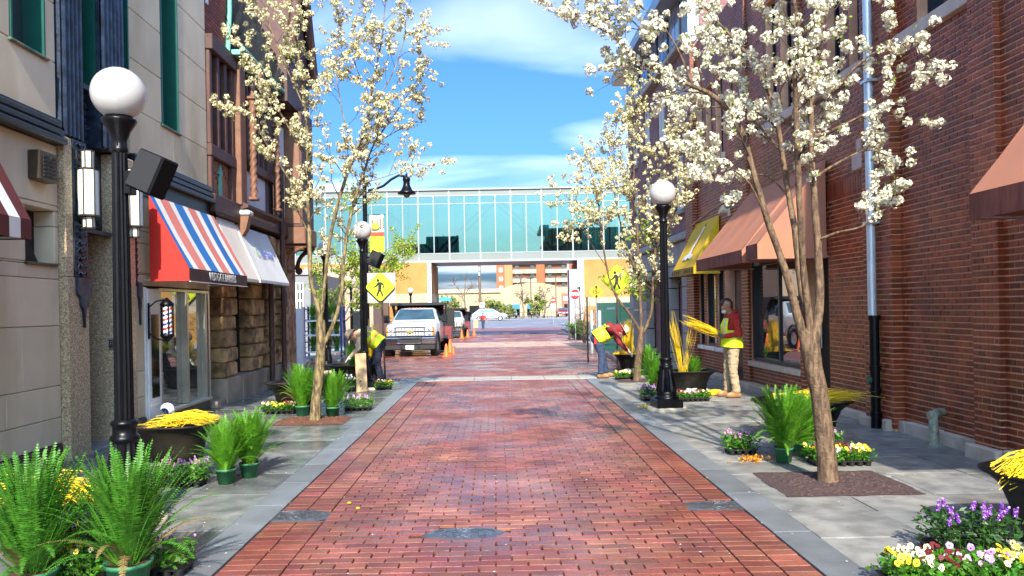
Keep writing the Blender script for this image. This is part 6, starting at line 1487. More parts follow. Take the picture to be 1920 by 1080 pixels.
for i, (px, Y, top, lb) in enumerate(((873, 112, 500, 'bare tree beside the utility pole across the road'), (979, 116, 508, 'bare spreading tree in front of the arched cream building'), (1020, 122, 520, 'bare tree close to the slim lamp masts'))):
    p = at(px, 595, Y); p.z = gz(Y); bush_tree('bare_tree', lb, 'tree', p, (at(px, top, Y).z - p.z) * .85, .17, 1, 70 + i, None, m_gry, 0, 0, 0, .5, .05, 'bare trees across the road', levels=3)
for i, (px, Y, h, lb) in enumerate(((845, 108, 3.6, 'green shrub at the left of the white car'), (930, 121, 3.4, 'light green tree left of the blue awning'), (1008, 119, 3.8, 'light green tree between the blue awnings and signs'), (955, 122, 2.2, 'low green shrub beneath the first blue awning'))):
    p = at(px, 595, Y); p.z = gz(Y); bush_tree('green_shrub', lb, 'shrub', p, h * .85, .08, 3, 80 + i, M('pale_spring_leaf', (.26, .30, .08), .6, isl=.3, trans=.3), m_gry, 4, .30, .10, .6, .4, 'green shrubs across the road')
for i, (px, py, Y, h, mat, lb) in enumerate(((1096, 622, 40, 2.0, None, 'bare twiggy shrub by the dark planter box'), (1088, 622, 46, .9, m_leaf, 'low yellowish shrub in the slate planter box'), (1218, 640, 33, 1.9, None, 'brown twiggy hedge behind the bench'), (1245, 640, 31, 1.7, m_spring, 'thin green hedge right of the bench'), (1262, 640, 34, 1.8, None, 'brown twiggy bush beside the stone ground floor'))):
    p = at(px, py, Y); p.z = gz(Y) + .05; bush_tree('shrub', lb, 'shrub', p, h, .03, 7, 90 + i, mat, M('dry_twig', (.20, .13, .08), .8, var=.2), 3 if mat else 0, .12, .04, .4, .4, 'shrubs on the far right pavement')
# ================================================================== ferns
def frond_mesh(name, droop, mat, seed, pairs=40):
    rd = random.Random(seed); mb = MB(); P = []; ang = 0.06; p = Vector((0, 0, 0)); n = 16
    for i in range(n + 1):
        P.append(p.copy()); a = ang + droop * (i / n) ** 1.6; p = p + Vector((math.sin(a), 0, math.cos(a))) / n
    mb.tube([tuple(q) for q in P], [.0075 * (1 - .8 * i / n) for i in range(n + 1)], 3, caps=False, sm=False)
    for k in range(pairs):
        f = .10 + .90 * k / pairs; j = min(n - 1, int(f * n)); q = P[j].lerp(P[j + 1], f * n - j); ax = (P[j + 1] - P[j]).normalized(); nr = Vector((-ax.z, 0, ax.x))
        L_ = .074 * min(1, (f - .05) * 5) * (1 - ((f - .1) / .9) ** 2.2) + .010; w_ = .0105
        for s in (-1, 1):
            d = (Vector((0, s, 0)) + ax * .28 + nr * rd.uniform(-.35, .05)).normalized(); e = ax * w_
            l = L_ * rd.uniform(.85, 1.1)
            mb.add([tuple(q - e * .55), tuple(q + d * l * .45 - e * .75), tuple(q + d * l), tuple(q + d * l * .45 + e * .75), tuple(q + e * .55)], [(0, 1, 2, 3, 4)])
    return mb.mesh(name, mat)
FR = {}
for key, mat in (('a', m_fern), ('b', m_fernd), ('d', M('dry_frond', (.24, .17, .05), .7, var=.3, isl=.2, trans=.2))): FR[key] = [frond_mesh('frond', d, mat, i) for i, d in enumerate((.25, .5, .8, 1.15, 1.6, 2.1))]
m_pot = M('green_plastic_pot', (.03, .17, .07), .5, var=.15, scale=12); m_potg = M('grey_green_pot', (.10, .20, .11), .6, var=.15)
m_tray = M('black_tray', (.012, .012, .013), .45, var=.2)
def fern(lb, loc, h, n, key='a', seed=0, pot=.095, poth=.15, sp=1.0, group='potted ferns'):
    rd = random.Random(seed + 400); t = thing('potted_fern', lb, 'fern', tuple(loc), group, rz=rd.random() * 6.28)
    MB().lathe([(.001, .0), (pot * .76, .0), (pot * .95, poth * .86), (pot * 1.03, poth * .86), (pot * 1.05, poth), (pot * .97, poth), (pot * .93, poth * .9), (.001, poth * .92)], 18).build('pot', m_pot, t, world=False)
    MB().lathe([(pot * .93, poth * .93), (.001, poth * .97)], 12).build('soil', m_soil, t, world=False)
    n = int(n * 2.1)
    for k in range(n):
        u = (k + .5) / n; v = int(min(5, max(0, rd.gauss(.5 + 4.6 * u ** 3, .6)))); a = k * 2.39996 + rd.gauss(0, .2)
        tilt = (.03 + (.36 * u + .40 * u ** 5) * rd.uniform(.6, 1.25)) * sp; L_ = h * rd.uniform(.78, 1.06) * (1.0 if u < .75 else rd.uniform(.6, .95)); r = pot * .55 * u
        inst('frond', FR['d' if u > .8 and rd.random() < .13 else key][v], t, (r * math.cos(a), r * math.sin(a), poth * .9), (0, tilt, a), (L_ * rd.uniform(.9, 1.2), L_ * rd.uniform(.9, 1.1) * (1.35 if key == 'a' else 1), L_))
    return t
def at_g(px, py): p = gp(px, py); return Vector((p.x, p.y, .012))
fern('large fern at the near end of the left pavement, by the frame edge', at_g(62, 1128), .70, 62, 'b', 1, .13, .17, .9)
fern('large fern in front of the nearest lamp, over purple and yellow flowers', at_g(242, 1110), .70, 64, 'b', 2, .13, .17, .95)
fern('fern in the green pot beside the pink flower tray', at_g(424, 908), .50, 56, 'a', 3, .095, .14, .8)
fern('fern behind the pink flower tray, nearer the kerb', at_g(468, 896), .54, 56, 'a', 4, .095, .14, .8)
fern('tall fern just left of the left tree trunk', at_g(567, 781), .66, 56, 'a', 5, .11, .16, .55)
fern('fern in a green pot just right of the left tree trunk', at_g(624, 785), .58, 54, 'a', 6, .11, .17, .65)
fern('tall fern in a bright green pot left of the right tree trunk', at_g(1470, 868), .64, 66, 'a', 7, .095, .15, .95)
fern('fern close behind the tree trunk on the right pavement', at_g(1506, 858), .58, 54, 'a', 8, .095, .15, .8)
fern('fern between the far right tree and the street lamp', at_g(1228, 742), .62, 46, 'a', 9, .11, .15, .8)
fern('small fern behind the far right tree trunk', at_g(1215, 700), .55, 34, 'a', 10, .11, .15, .8)
# ferns riding on the left cart
q = 0
for zi, z in enumerate(SH):
    for k in range(4):
        x = cl + .22 + k * (cr_ - cl - .44) / 3; fern(['fern on the bottom shelf of the blue cart', 'fern on the middle shelf of the blue cart', 'fern on the top shelf of the blue cart'][zi] + ', ' + ['leftmost', 'second from the left', 'third from the left', 'rightmost'][k], (x, YC + .3, z + .055), .5, 20, 'a', 20 + q, .10, .13, 1.1, 'ferns on the cart'); q += 1
# ================================================================== bedding trays
FC = {'yellow': (.80, .60, .03), 'cream': (.78, .70, .42), 'white': (.76, .73, .68), 'maroon': (.16, .010, .018), 'purple': (.20, .035, .36), 'lilac': (.48, .28, .62), 'pink': (.62, .18, .48), 'palepink': (.72, .45, .60), 'orange': (.80, .35, .02)}
FM = {k: M('petal_' + k, v, .55, var=.10, scale=40, isl=.12, trans=.25) for k, v in FC.items()}
m_eye = M('pansy_eye', (.05, .012, .012), .6)
def pansy_mesh(col, eye=True):
    b = MB(); R_ = 1.0
    for a, r, off, z in ((90 - 38, .60, .48, .0), (90 + 38, .60, .48, .02), (90 - 105, .55, .50, .06), (90 + 105, .55, .50, .08), (-90, .66, .46, .10)):
        cx, cy = off * math.cos(R(a)), off * math.sin(R(a)); vs = [(cx, cy, z)] + [(cx + r * math.cos(2 * math.pi * k / 8), cy + r * math.sin(2 * math.pi * k / 8), z + .12 * (1 if k % 2 else -.5)) for k in range(8)]
        b.add(vs, [(0, 1 + k, 1 + (k + 1) % 8) for k in range(8)], 0, True)
    if eye: b.add([(.0, .06, .22)] + [(.26 * math.cos(t), -.12 + .30 * math.sin(t), .20) for t in [2 * math.pi * k / 7 for k in range(7)]], [(0, 1 + k, 1 + (k + 1) % 7) for k in range(7)], 1); b.add([(.07 * math.cos(t), -.02 + .07 * math.sin(t), .25) for t in [2 * math.pi * k / 5 for k in range(5)]], [tuple(range(5))], 2)
    return b.mesh('flower', [FM[col], m_eye, FM['yellow' if col != 'yellow' else 'orange']])
PM = {c: pansy_mesh(c, c not in ('pink', 'palepink')) for c in FC}
def spike_mesh(c1, c2):
    rd = random.Random(3); b = MB()
    for k in range(26):
        z = k / 26; r = .26 * (1 - .6 * z); a = k * 2.4; c = Vector((r * math.cos(a), r * math.sin(a), z * 1.1)); nr = (Vector((math.cos(a), math.sin(a), .7)) + Vector((rd.gauss(0, .3), rd.gauss(0, .3), rd.gauss(0, .3)))).normalized(); u = nr.orthogonal().normalized(); w_ = nr.cross(u); f = .17 * rd.uniform(.8, 1.3)
        b.add([tuple(c + (u * math.cos(t) + w_ * math.sin(t)) * f * (1 if i % 2 else .72)) for i, t in enumerate([2 * math.pi * q / 8 for q in range(8)])], [tuple(range(8))], 0 if rd.random() < .65 else 1)
    return b.mesh('flower', [FM[c1], FM[c2]])
SM = {('pink', 'palepink'): spike_mesh('pink', 'palepink'), ('purple', 'lilac'): spike_mesh('purple', 'lilac'), ('lilac', 'pink'): spike_mesh('lilac', 'pink'), ('palepink', 'lilac'): spike_mesh('palepink', 'lilac')}
def tray(lb, loc, wx, wy, kind, cols, nfl, hp, fs, seed, dark=False, rz=0.0, group='trays of bedding plants'):
    rd = random.Random(seed); rs = np.random.default_rng(seed); t = thing('flower_tray', lb, 'flower tray', tuple(loc), group, rz=rz)
    nx, ny = max(2, round(wx / .085)), max(2, round(wy / .085)); b = MB(); b.box(-wx / 2, wx / 2, -wy / 2, wy / 2, .045, .056)
    for i in range(nx):
        for j in range(ny): b.lathe([(.026, 0), (.036, .045)], 8, (-wx / 2 + (i + .5) * wx / nx, -wy / 2 + (j + .5) * wy / ny, 0)).lathe([(.001, 0), (.026, 0)], 8, (-wx / 2 + (i + .5) * wx / nx, -wy / 2 + (j + .5) * wy / ny, 0))
    b.build('tray', m_tray, t, world=False)
    # leaves
    nl = int(nx * ny * (34 if fs > .015 else 26)); C = np.stack([rs.uniform(-wx / 2 - .02, wx / 2 + .02, nl), rs.uniform(-wy / 2 - .02, wy / 2 + .02, nl), .06 + hp * rs.uniform(0, .82, nl)], 1)
    d = rs.normal(size=(nl, 3)); d[:, 2] = d[:, 2] * .5 + .35; d /= np.linalg.norm(d, axis=1)[:, None]; s = np.cross(d, rs.normal(size=(nl, 3))); s /= np.linalg.norm(s, axis=1)[:, None]
    l = (.055 if kind == 'spike' else .042) * rs.uniform(.7, 1.3, nl)[:, None]; wd = l * (.17 if kind == 'spike' else .27); up = np.cross(s, d)
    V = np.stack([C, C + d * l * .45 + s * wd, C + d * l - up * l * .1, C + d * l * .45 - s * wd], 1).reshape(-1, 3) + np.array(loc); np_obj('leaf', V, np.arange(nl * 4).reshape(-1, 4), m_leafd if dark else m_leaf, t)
    b = MB()
    for k in range(nfl):
        x, y = rd.uniform(-wx / 2, wx / 2), rd.uniform(-wy / 2, wy / 2); z = .06 + hp * rd.uniform(.72, 1.08)
        b.tube([(x * .9, y * .9, .06), (x, y, z)], .0025, 3, caps=False, sm=False)
        if kind == 'spike': inst('flower', SM[cols[rd.randrange(len(cols))]], t, (x, y, z - .01), (rd.gauss(0, .2), rd.gauss(0, .2), rd.random() * 6), fs * rd.uniform(.8, 1.25))
        else:
            w_ = (x / wx + .5) * len(cols); c = cols[min(len(cols) - 1, max(0, int(w_ + rd.gauss(0, .55))))]
            inst('flower', PM[c], t, (x, y, z), (R(62) + rd.gauss(0, .35), rd.gauss(0, .2), -rz + rd.gauss(0, .55)), fs * rd.uniform(.8, 1.15))
    b.build('stem', m_leaf, t, world=False, kind='stuff'); return t
tray('long tray of yellow, maroon and cream pansies nearest the camera on the right', at_g(1812, 1106), .86, .30, 'pansy', ['yellow', 'cream', 'cream', 'maroon', 'palepink', 'lilac', 'cream', 'yellow', 'cream'], 118, .13, .019, 1)
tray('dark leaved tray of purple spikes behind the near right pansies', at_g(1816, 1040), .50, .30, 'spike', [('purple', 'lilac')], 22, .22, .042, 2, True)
tray('pansies in yellow, white and maroon behind the right tree trunk', at_g(1572, 872), .56, .30, 'pansy', ['yellow', 'maroon', 'cream', 'palepink', 'yellow', 'maroon', 'cream', 'yellow'], 92, .12, .019, 3)
tray('pale pink spikes between the fern and the right tree trunk', at_g(1530, 850), .46, .26, 'spike', [('palepink', 'lilac')], 22, .17, .036, 4)
tray('pink flowers left of the tall fern on the right pavement', at_g(1388, 851), .30, .26, 'spike', [('pink', 'palepink'), ('palepink', 'lilac')], 17, .15, .034, 5)
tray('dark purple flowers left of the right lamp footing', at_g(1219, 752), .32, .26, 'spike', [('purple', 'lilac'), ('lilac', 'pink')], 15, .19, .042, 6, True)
tray('mixed cream and maroon pansies right of the right lamp footing', at_g(1301, 753), .50, .26, 'pansy', ['maroon', 'cream', 'palepink', 'cream', 'maroon', 'cream'], 58, .12, .019, 7)
tray('yellow pansies at the boots of the bending worker', at_g(1172, 712), .44, .28, 'pansy', ['yellow', 'cream', 'yellow'], 46, .12, .024, 8)
tray('purple flowers between the two near left ferns', at_g(146, 1056), .26, .2, 'spike', [('purple', 'lilac')], 12, .24, .038, 9, True)
tray('yellow pansies between the two near left ferns', at_g(152, 1098), .30, .24, 'pansy', ['yellow', 'yellow', 'cream'], 30, .18, .017, 10)
tray('lilac flowered trailing plant right of the near left ferns', at_g(322, 1078), .22, .22, 'pansy', ['lilac', 'palepink'], 10, .15, .012, 11)
tray('pink flowers beside the planter of yellow twigs on the left', at_g(342, 912), .42, .26, 'spike', [('pink', 'palepink'), ('palepink', 'lilac')], 27, .17, .034, 12)
tray('yellow and maroon pansies left of the left tree', at_g(526, 776), .52, .28, 'pansy', ['cream', 'yellow', 'yellow', 'maroon', 'cream'], 56, .11, .02, 13)
tray('pale pink spikes on the kerb side of the left tree', at_g(672, 770), .44, .28, 'spike', [('palepink', 'lilac')], 12, .16, .042, 14)
tray('cream and maroon pansies at the foot of the tan box', at_g(719, 731), .34, .26, 'pansy', ['maroon', 'cream', 'yellow'], 30, .12, .024, 15)
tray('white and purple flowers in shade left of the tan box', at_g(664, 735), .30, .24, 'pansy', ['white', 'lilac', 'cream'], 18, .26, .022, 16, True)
# loose clumps of yellow petals / cuttings on the paving
m_yc = FM['yellow']
for px, py, w_, lb in ((1221, 766, .16, 'small heap of yellow petals beside the right lamp footing'), (1408, 866, .16, 'small heap of orange petals under the tall right fern')):
    p = at_g(px, py); rs = np.random.default_rng(px); V, F = leaves_np([(p.x + rs.normal() * w_ * .5, p.y + rs.normal() * w_ * .25, .03, 1) for _ in range(40)], 3, .04, .012, rs, .012)
    t = link('yellow_petals', None); t.location = (p.x, p.y, .012); OFF[t.name] = Vector((p.x, p.y, .012)); bpy.data.objects.remove(t)
    me = bpy.data.meshes.new('yellow_petals'); me.from_pydata(V.tolist(), [], F.tolist()); me.materials.append(m_yc if px < 1300 else FM['orange']); o = link('yellow_petals', me); tag(o, lb, 'petals', kind='stuff')
# ================================================================== black planters and yellow withies
m_plr = M('black_planter', (.005, .005, .005), .5, var=.35, scale=5, bump=.2, bscale=30, spec=.2, col2=(.018, .015, .010), c2s=2.5)
def planter(lb, loc, r=.52, h=.42, sy=.8, group='black flared planters'):
    t = thing('planter', lb, 'planter', tuple(loc), group)
    MB().lathe([(.001, 0), (r * .60, 0), (r * .63, h * .2), (r * .68, h * .5), (r * .77, h * .76), (r * .93, h * .93), (r, h * .955), (r * 1.01, h * .985), (r * .98, h), (r * .86, h * .985), (r * .80, h * .90), (r * .78, h * .85)], 40, sy=sy, pw=2.6).build('bowl', m_plr, t, world=False)
    rd = random.Random(int(loc[0] * 100)); b = MB(); n = 18; vs = []; fs = []
    for j in range(n + 1):
        for i in range(n + 1):
            u, v = i / n * 2 - 1, j / n * 2 - 1; q = r * .80; k = 1 / max(1, math.hypot(u, v)); vs.append((u * k * q, v * k * q * sy, h * .88 + rd.uniform(-.012, .02)))
    for j in range(n):
        for i in range(n): fs.append((j * (n + 1) + i, j * (n + 1) + i + 1, (j + 1) * (n + 1) + i + 1, (j + 1) * (n + 1) + i))
    b.add(vs, fs); b.build('soil', m_soil, t, world=False); return t
def withies(lb, specs, seed, r=.0031):
    """specs: (start, end, count, jitter start, jitter end, sag)"""
    rd = random.Random(seed); b = MB()
    for (s, e, n, js, je, sag) in specs:
        s, e = Vector(s), Vector(e)
        for k in range(int(n * 1.7)):
            a = s + Vector((rd.gauss(0, js), rd.gauss(0, js), rd.gauss(0, js * .6))); c = e + Vector((rd.gauss(0, je), rd.gauss(0, je), rd.gauss(0, je * .7))); L_ = rd.uniform(.75, 1.05); c = a + (c - a) * L_
            bend = Vector((rd.gauss(0, .02), rd.gauss(0, .02), rd.gauss(sag, .02))); pts = [a + (c - a) * f + bend * math.sin(math.pi * f) + Vector((rd.gauss(0, .004), rd.gauss(0, .004), rd.gauss(0, .004))) for f in (0, .25, .5, .75, 1)]
            rr = r * rd.uniform(.7, 1.2); b.tube([tuple(q) for q in pts], [rr, rr, rr * .85, rr * .65, rr * .35], 4, caps=False, sm=True)
    o = b.build('yellow_twigs', m_yellow); return tag(o, lb, 'twigs', 'bundles of yellow twigs', 'stuff')
pl1 = at_g(326, 862); planter('black planter heaped with yellow twigs right of the nearest lamp', pl1, .50, .40)
x, y, z = pl1; withies('heap of yellow twigs lying on the left planter beside the green ferns', [((x + .0, y - .1, z + .42), (x + .48, y - .08, z + .43), 130, .06, .05, .04), ((x + .1, y - .15, z + .40), (x - .22, y - .2, z + .40), 14, .04, .05, .03)], 1)
pl2 = at_g(92, 1030); pl2.z = .012; planter('black planter behind the two near left ferns', pl2, .44, .36)
x, y, z = pl2; withies('tangle of yellow twigs on the planter behind the near left ferns', [((x - .22, y - .05, z + .40), (x + .26, y - .05, z + .40), 150, .05, .07, .04), ((x + .1, y - .1, z + .39), (x + .5, y - .15, z + .33), 26, .04, .05, .05), ((x + .2, y - .2, z + .36), (x + .42, y - .32, z + .12), 3, .02, .05, .02)], 2)
pl3 = at_g(1286, 741); planter('long black planter just right of the right street lamp', pl3, .56, .44, .62)
x, y, z = pl3; p1 = at(1256, 590, y); withies('upright sheaf of yellow twigs in the planter by the right lamp', [((x - .06, y, z + .36), (p1.x + .02, y, p1.z), 24, .02, .05, .02), ((x, y, z + .36), (x + .14, y, p1.z - .25), 8, .02, .07, .02)], 3)
fern('fern growing in the planter by the right street lamp', (x + .16, y + .05, z + .30), .34, 30, 'a', 60, .09, .08, 1.1)
pl4 = at_g(1194, 698); planter('black planter the bending worker reaches into', pl4, .62, .46)
x, y, z = pl4; p1 = at(1176, 606, y); withies('tall dense sheaf of yellow twigs before the bending worker', [((x - .22, y - .1, z + .38), (p1.x, y - .1, p1.z), 170, .07, .08, .02)], 4, .0042)
withies('small yellow twigs lying on the rim under the hands of the bending worker', [((x - .55, y - .2, z + .46), (x - .28, y - .2, z + .47), 40, .04, .05, .02)], 14)
pl5 = at_g(1500, 838); pl5 = Vector((3.55, 9.1, .012)); planter('black planter with yellow twigs behind the right tree trunk', pl5, .56, .46)
x, y, z = pl5; withies('yellow twigs laid across the planter behind the right tree trunk', [((x - .34, y - .1, z + .50), (x + .52, y - .12, z + .50), 120, .035, .055, .0), ((x + .2, y - .1, z + .50), (x + .64, y - .25, z + .53), 16, .03, .06, .02)], 5)
pl6 = Vector((3.72, 5.02, .012)); planter('black planter at the right edge of the frame above the pansies', pl6, .52, .47)
x, y, z = pl6; withies('curly yellow twigs spilling over the near right planter', [((x - .42, y - .05, z + .47), (x - .05, y + .0, z + .53), 130, .06, .07, .05), ((x - .16, y - .2, z + .45), (x + .2, y - .2, z + .48), 60, .04, .06, .04), ((x - .2, y - .42, z + .44), (x - .26, y - .52, z + .18), 1, .005, .01, 0)], 6)
pl7 = at_g(572, 768); pl7.x -= .1; planter('black planter behind the fern left of the left tree', pl7, .55, .46)
pl8 = at_g(662, 722); planter('black planter the left worker is filling', pl8, .60, .45)
x, y, z = pl8; fern('leafy plant in the planter under the left worker\'s hands', (x + .02, y, z + .30), .60, 30, 'b', 61, .09, .08, 1.0)
withies('sheaf of yellow twigs standing behind the left worker', [((x + .3, y + .9, .1), (x + .32, y + .9, 1.30), 60, .06, .09, .02)], 7, .0045)
p = at_g(1380, 742); withies('short bundle of yellow twigs at the feet of the standing worker', [((p.x - .55, p.y - .05, .05), (p.x - .12, p.y - .05, .05), 40, .02, .025, .01)], 8, .0045)
# ================================================================== people: one remeshed skin each, clothes and hair over it
def capsmesh(caps, balls=(), boxes=()):
    b = MB()
    for (p, q, r0, r1) in caps:
        p, q = Vector(p), Vector(q); d = (q - p); L_ = max(d.length, 1e-4); u = d / L_; n = 6
        pts = []; rr = []
        for i in range(n + 1):
            a = math.pi / 2 * (1 - i / n); pts.append(p - u * r0 * math.sin(a)); rr.append(max(.001, r0 * math.cos(a)))
        for i in range(n + 1):
            a = math.pi / 2 * i / n; pts.append(q + u * r1 * math.sin(a)); rr.append(max(.001, r1 * math.cos(a)))
        # nudge coincident points
        P = [pts[0]]; RR = [rr[0]]
        for k in range(1, len(pts)):
            if (pts[k] - P[-1]).length > 1e-5: P.append(pts[k]); RR.append(rr[k])
        b.tube([tuple(x) for x in P], RR, 14)
    for (c, r, s) in balls: b.ball((0, 0, 0), r, 16, 12, T=Matrix.Translation(c) @ Matrix.Diagonal((*s, 1)))
    for (T, sx, sy, sz) in boxes: b.box(-sx, sx, -sy, sy, -sz, sz, 0, min(sx, sy, sz) * .4, T)
    return b
def skinned(name, b, mat, parent, voxel=.012, smooth=4, label=None, wrinkle=0.0):
    me = b.mesh(name, mat); o = bpy.data.objects.new(name, me); COL.objects.link(o)
    m = o.modifiers.new('r', 'REMESH'); m.mode = 'VOXEL'; m.voxel_size = voxel; m.use_smooth_shade = True
    if smooth: s = o.modifiers.new('s', 'SMOOTH'); s.factor = .5; s.iterations = smooth
    dg = bpy.context.evaluated_depsgraph_get(); m2 = bpy.data.meshes.new_from_object(o.evaluated_get(dg)); bpy.data.objects.remove(o)
    if wrinkle:
        n = len(m2.vertices); co = np.empty(n * 3, dtype=np.float32); m2.vertices.foreach_get('co', co); co = co.reshape(-1, 3); nr = np.empty(n * 3, dtype=np.float32); m2.vertices.foreach_get('normal', nr); nr = nr.reshape(-1, 3)
        dsp = np.array([mnoise.noise((c[0] * 11, c[1] * 11, c[2] * 22)) + .5 * mnoise.noise((c[0] * 24, c[1] * 24, c[2] * 30)) for c in co], dtype=np.float32); co += nr * (dsp * wrinkle)[:, None]; m2.vertices.foreach_set('co', co.ravel()); m2.update()
    m2.name = name; m2.materials.clear(); m2.materials.append(mat); m2.polygons.foreach_set('use_smooth', [True] * len(m2.polygons))
    r = link(name, m2, parent)
    if label: r['label'] = label
    return r
m_skin = M('skin', (.42, .22, .14), .55, var=.05, scale=20); m_hair = M('dark_hair', (.03, .014, .008), .6, var=.3, scale=60)
m_rhood = M('red_hoodie', (.42, .028, .018), .85, var=.15, scale=14); m_mhood = M('maroon_hoodie', (.22, .018, .026), .85, var=.15, scale=14)
m_vest = M('yellow_safety_vest', (.68, .82, .018), .7, var=.08, scale=10); m_tape = M('reflective_tape', (.62, .58, .50), .3, metal=.2); m_otape = M('orange_tape', (.75, .35, .08), .5)
m_khaki = M('khaki_trousers', (.36, .275, .17), .9, var=.15, scale=9); m_jean = M('navy_jeans', (.030, .048, .10), .9, var=.25, scale=9); m_navy = M('dark_navy_trousers', (.012, .015, .030), .9, var=.2)
m_boot = M('tan_boot', (.30, .145, .045), .7, var=.2, scale=12); m_sole = M('dark_sole', (.06, .04, .03), .8); m_glove = M('grey_glove', (.13, .125, .13), .85, var=.2); m_glovel = M('pale_glove', (.60, .54, .42), .85); m_bcap = M('dark_cap', (.02, .02, .03), .8); m_beige = M('beige_sweatshirt', (.46, .37, .26), .9, var=.1); m_strawhat = M('pale_hat', (.56, .46, .30), .85, var=.1); m_brimhat = M('brown_bucket_hat', (.30, .24, .17), .85)
def fingers(root, d, palmn, L_, sc_=1.0, curl=.5):
    """four fingers of unequal length and a thumb: list of capsules. root: wrist, d: hand direction, palmn: palm normal"""
    d = Vector(d).normalized(); n = Vector(palmn).normalized(); s = d.cross(n).normalized(); root = Vector(root); caps = []
    caps.append((root, root + d * .045 * sc_, .026 * sc_, .034 * sc_))
    for k, (o, l) in enumerate(((-.030, .062), (-.010, .074), (.010, .070), (.029, .054))):
        a = root + d * .075 * sc_ + s * o * sc_; caps.append((root + d * .04 * sc_ + s * o * .8 * sc_, a, .014 * sc_, .011 * sc_))
        b_ = a + (d * math.cos(curl) + n * math.sin(curl)) * l * .5 * sc_; c = b_ + (d * math.cos(curl * 2.2) + n * math.sin(curl * 2.2)) * l * .5 * sc_
        caps += [(a, b_, .0105 * sc_, .0095 * sc_), (b_, c, .0095 * sc_, .008 * sc_)]
    t0 = root + d * .02 * sc_ - s * .028 * sc_; t1 = t0 + (d * .7 - s * .6 + n * .3).normalized() * .038 * sc_; t2 = t1 + (d * .8 - s * .1 + n * .5).normalized() * .032 * sc_
    caps += [(t0, t1, .015 * sc_, .012 * sc_), (t1, t2, .012 * sc_, .0095 * sc_)]
    return caps
def head_parts(c, fwd, upv, r=.105):
    """caps/balls for a head centred at c looking along fwd"""
    f = Vector(fwd).normalized(); u = Vector(upv); u = (u - f * u.dot(f)).normalized(); s = f.cross(u); c = Vector(c)
    balls = [(c + u * .02, r * .92, (1, 1, 1)), (c + f * .012 - u * .055, r * .70, (1, 1, 1))]
    caps = [(c + f * .02 - u * .10, c + f * .062 - u * .098, .045, .030), (c + f * .092 + u * .012, c + f * .112 - u * .028, .011, .017), (c + f * .078 - u * .062 - s * .018, c + f * .078 - u * .062 + s * .018, .020, .020),
            (c + f * .080 + u * .032 - s * .035, c + f * .080 + u * .032 + s * .035, .018, .018)]
    for q in (-1, 1): caps.append((c + s * q * .094 - u * .03 - f * .008, c + s * q * .098 + u * .022 - f * .014, .013, .018))
    return caps, balls, (f, u, s)
def eyes(t, c, fr):
    f, u, s = fr; b = MB(); e = MB()
    for q in (-1, 1):
        b.ball(tuple(c + f * .088 + u * .008 + s * q * .034), .012, 10, 8); e.ball(tuple(c + f * .0965 + u * .008 + s * q * .034), .0062, 8, 6)
    b.build('eye', m_white, t, world=False); e.build('iris', m_bcap, t, world=False)
    MB().tube([tuple(c + f * .0985 - u * .064 - s * .024), tuple(c + f * .103 - u * .066), tuple(c + f * .0985 - u * .064 + s * .024)], .0045, 6).build('mouth', M('lips', (.33, .12, .09), .5), t, world=False)
def boots(t, foot, fwd, toe=.17, m=m_boot):
    f = Vector(fwd).normalized(); foot = Vector(foot)
    b = capsmesh([(foot + Vector((0, 0, .16)), foot + Vector((0, 0, .06)), .052, .052), (foot - f * .045 + Vector((0, 0, .045)), foot + f * (toe - .02) + Vector((0, 0, .042)), .044, .040), (foot + f * .02 + Vector((0, 0, .08)), foot + f * .10 + Vector((0, 0, .05)), .045, .04)])
    o = skinned('boot', b, m, t, .011, 3)
    s = f.cross(Vector((0, 0, 1))); T = basis(foot + f * .045 + Vector((0, 0, .012)), f, s, (0, 0, 1)); MB().box(-.105, .125, -.044, .044, -.012, .012, 0, .009, T).build('sole', m_sole, o, world=False)
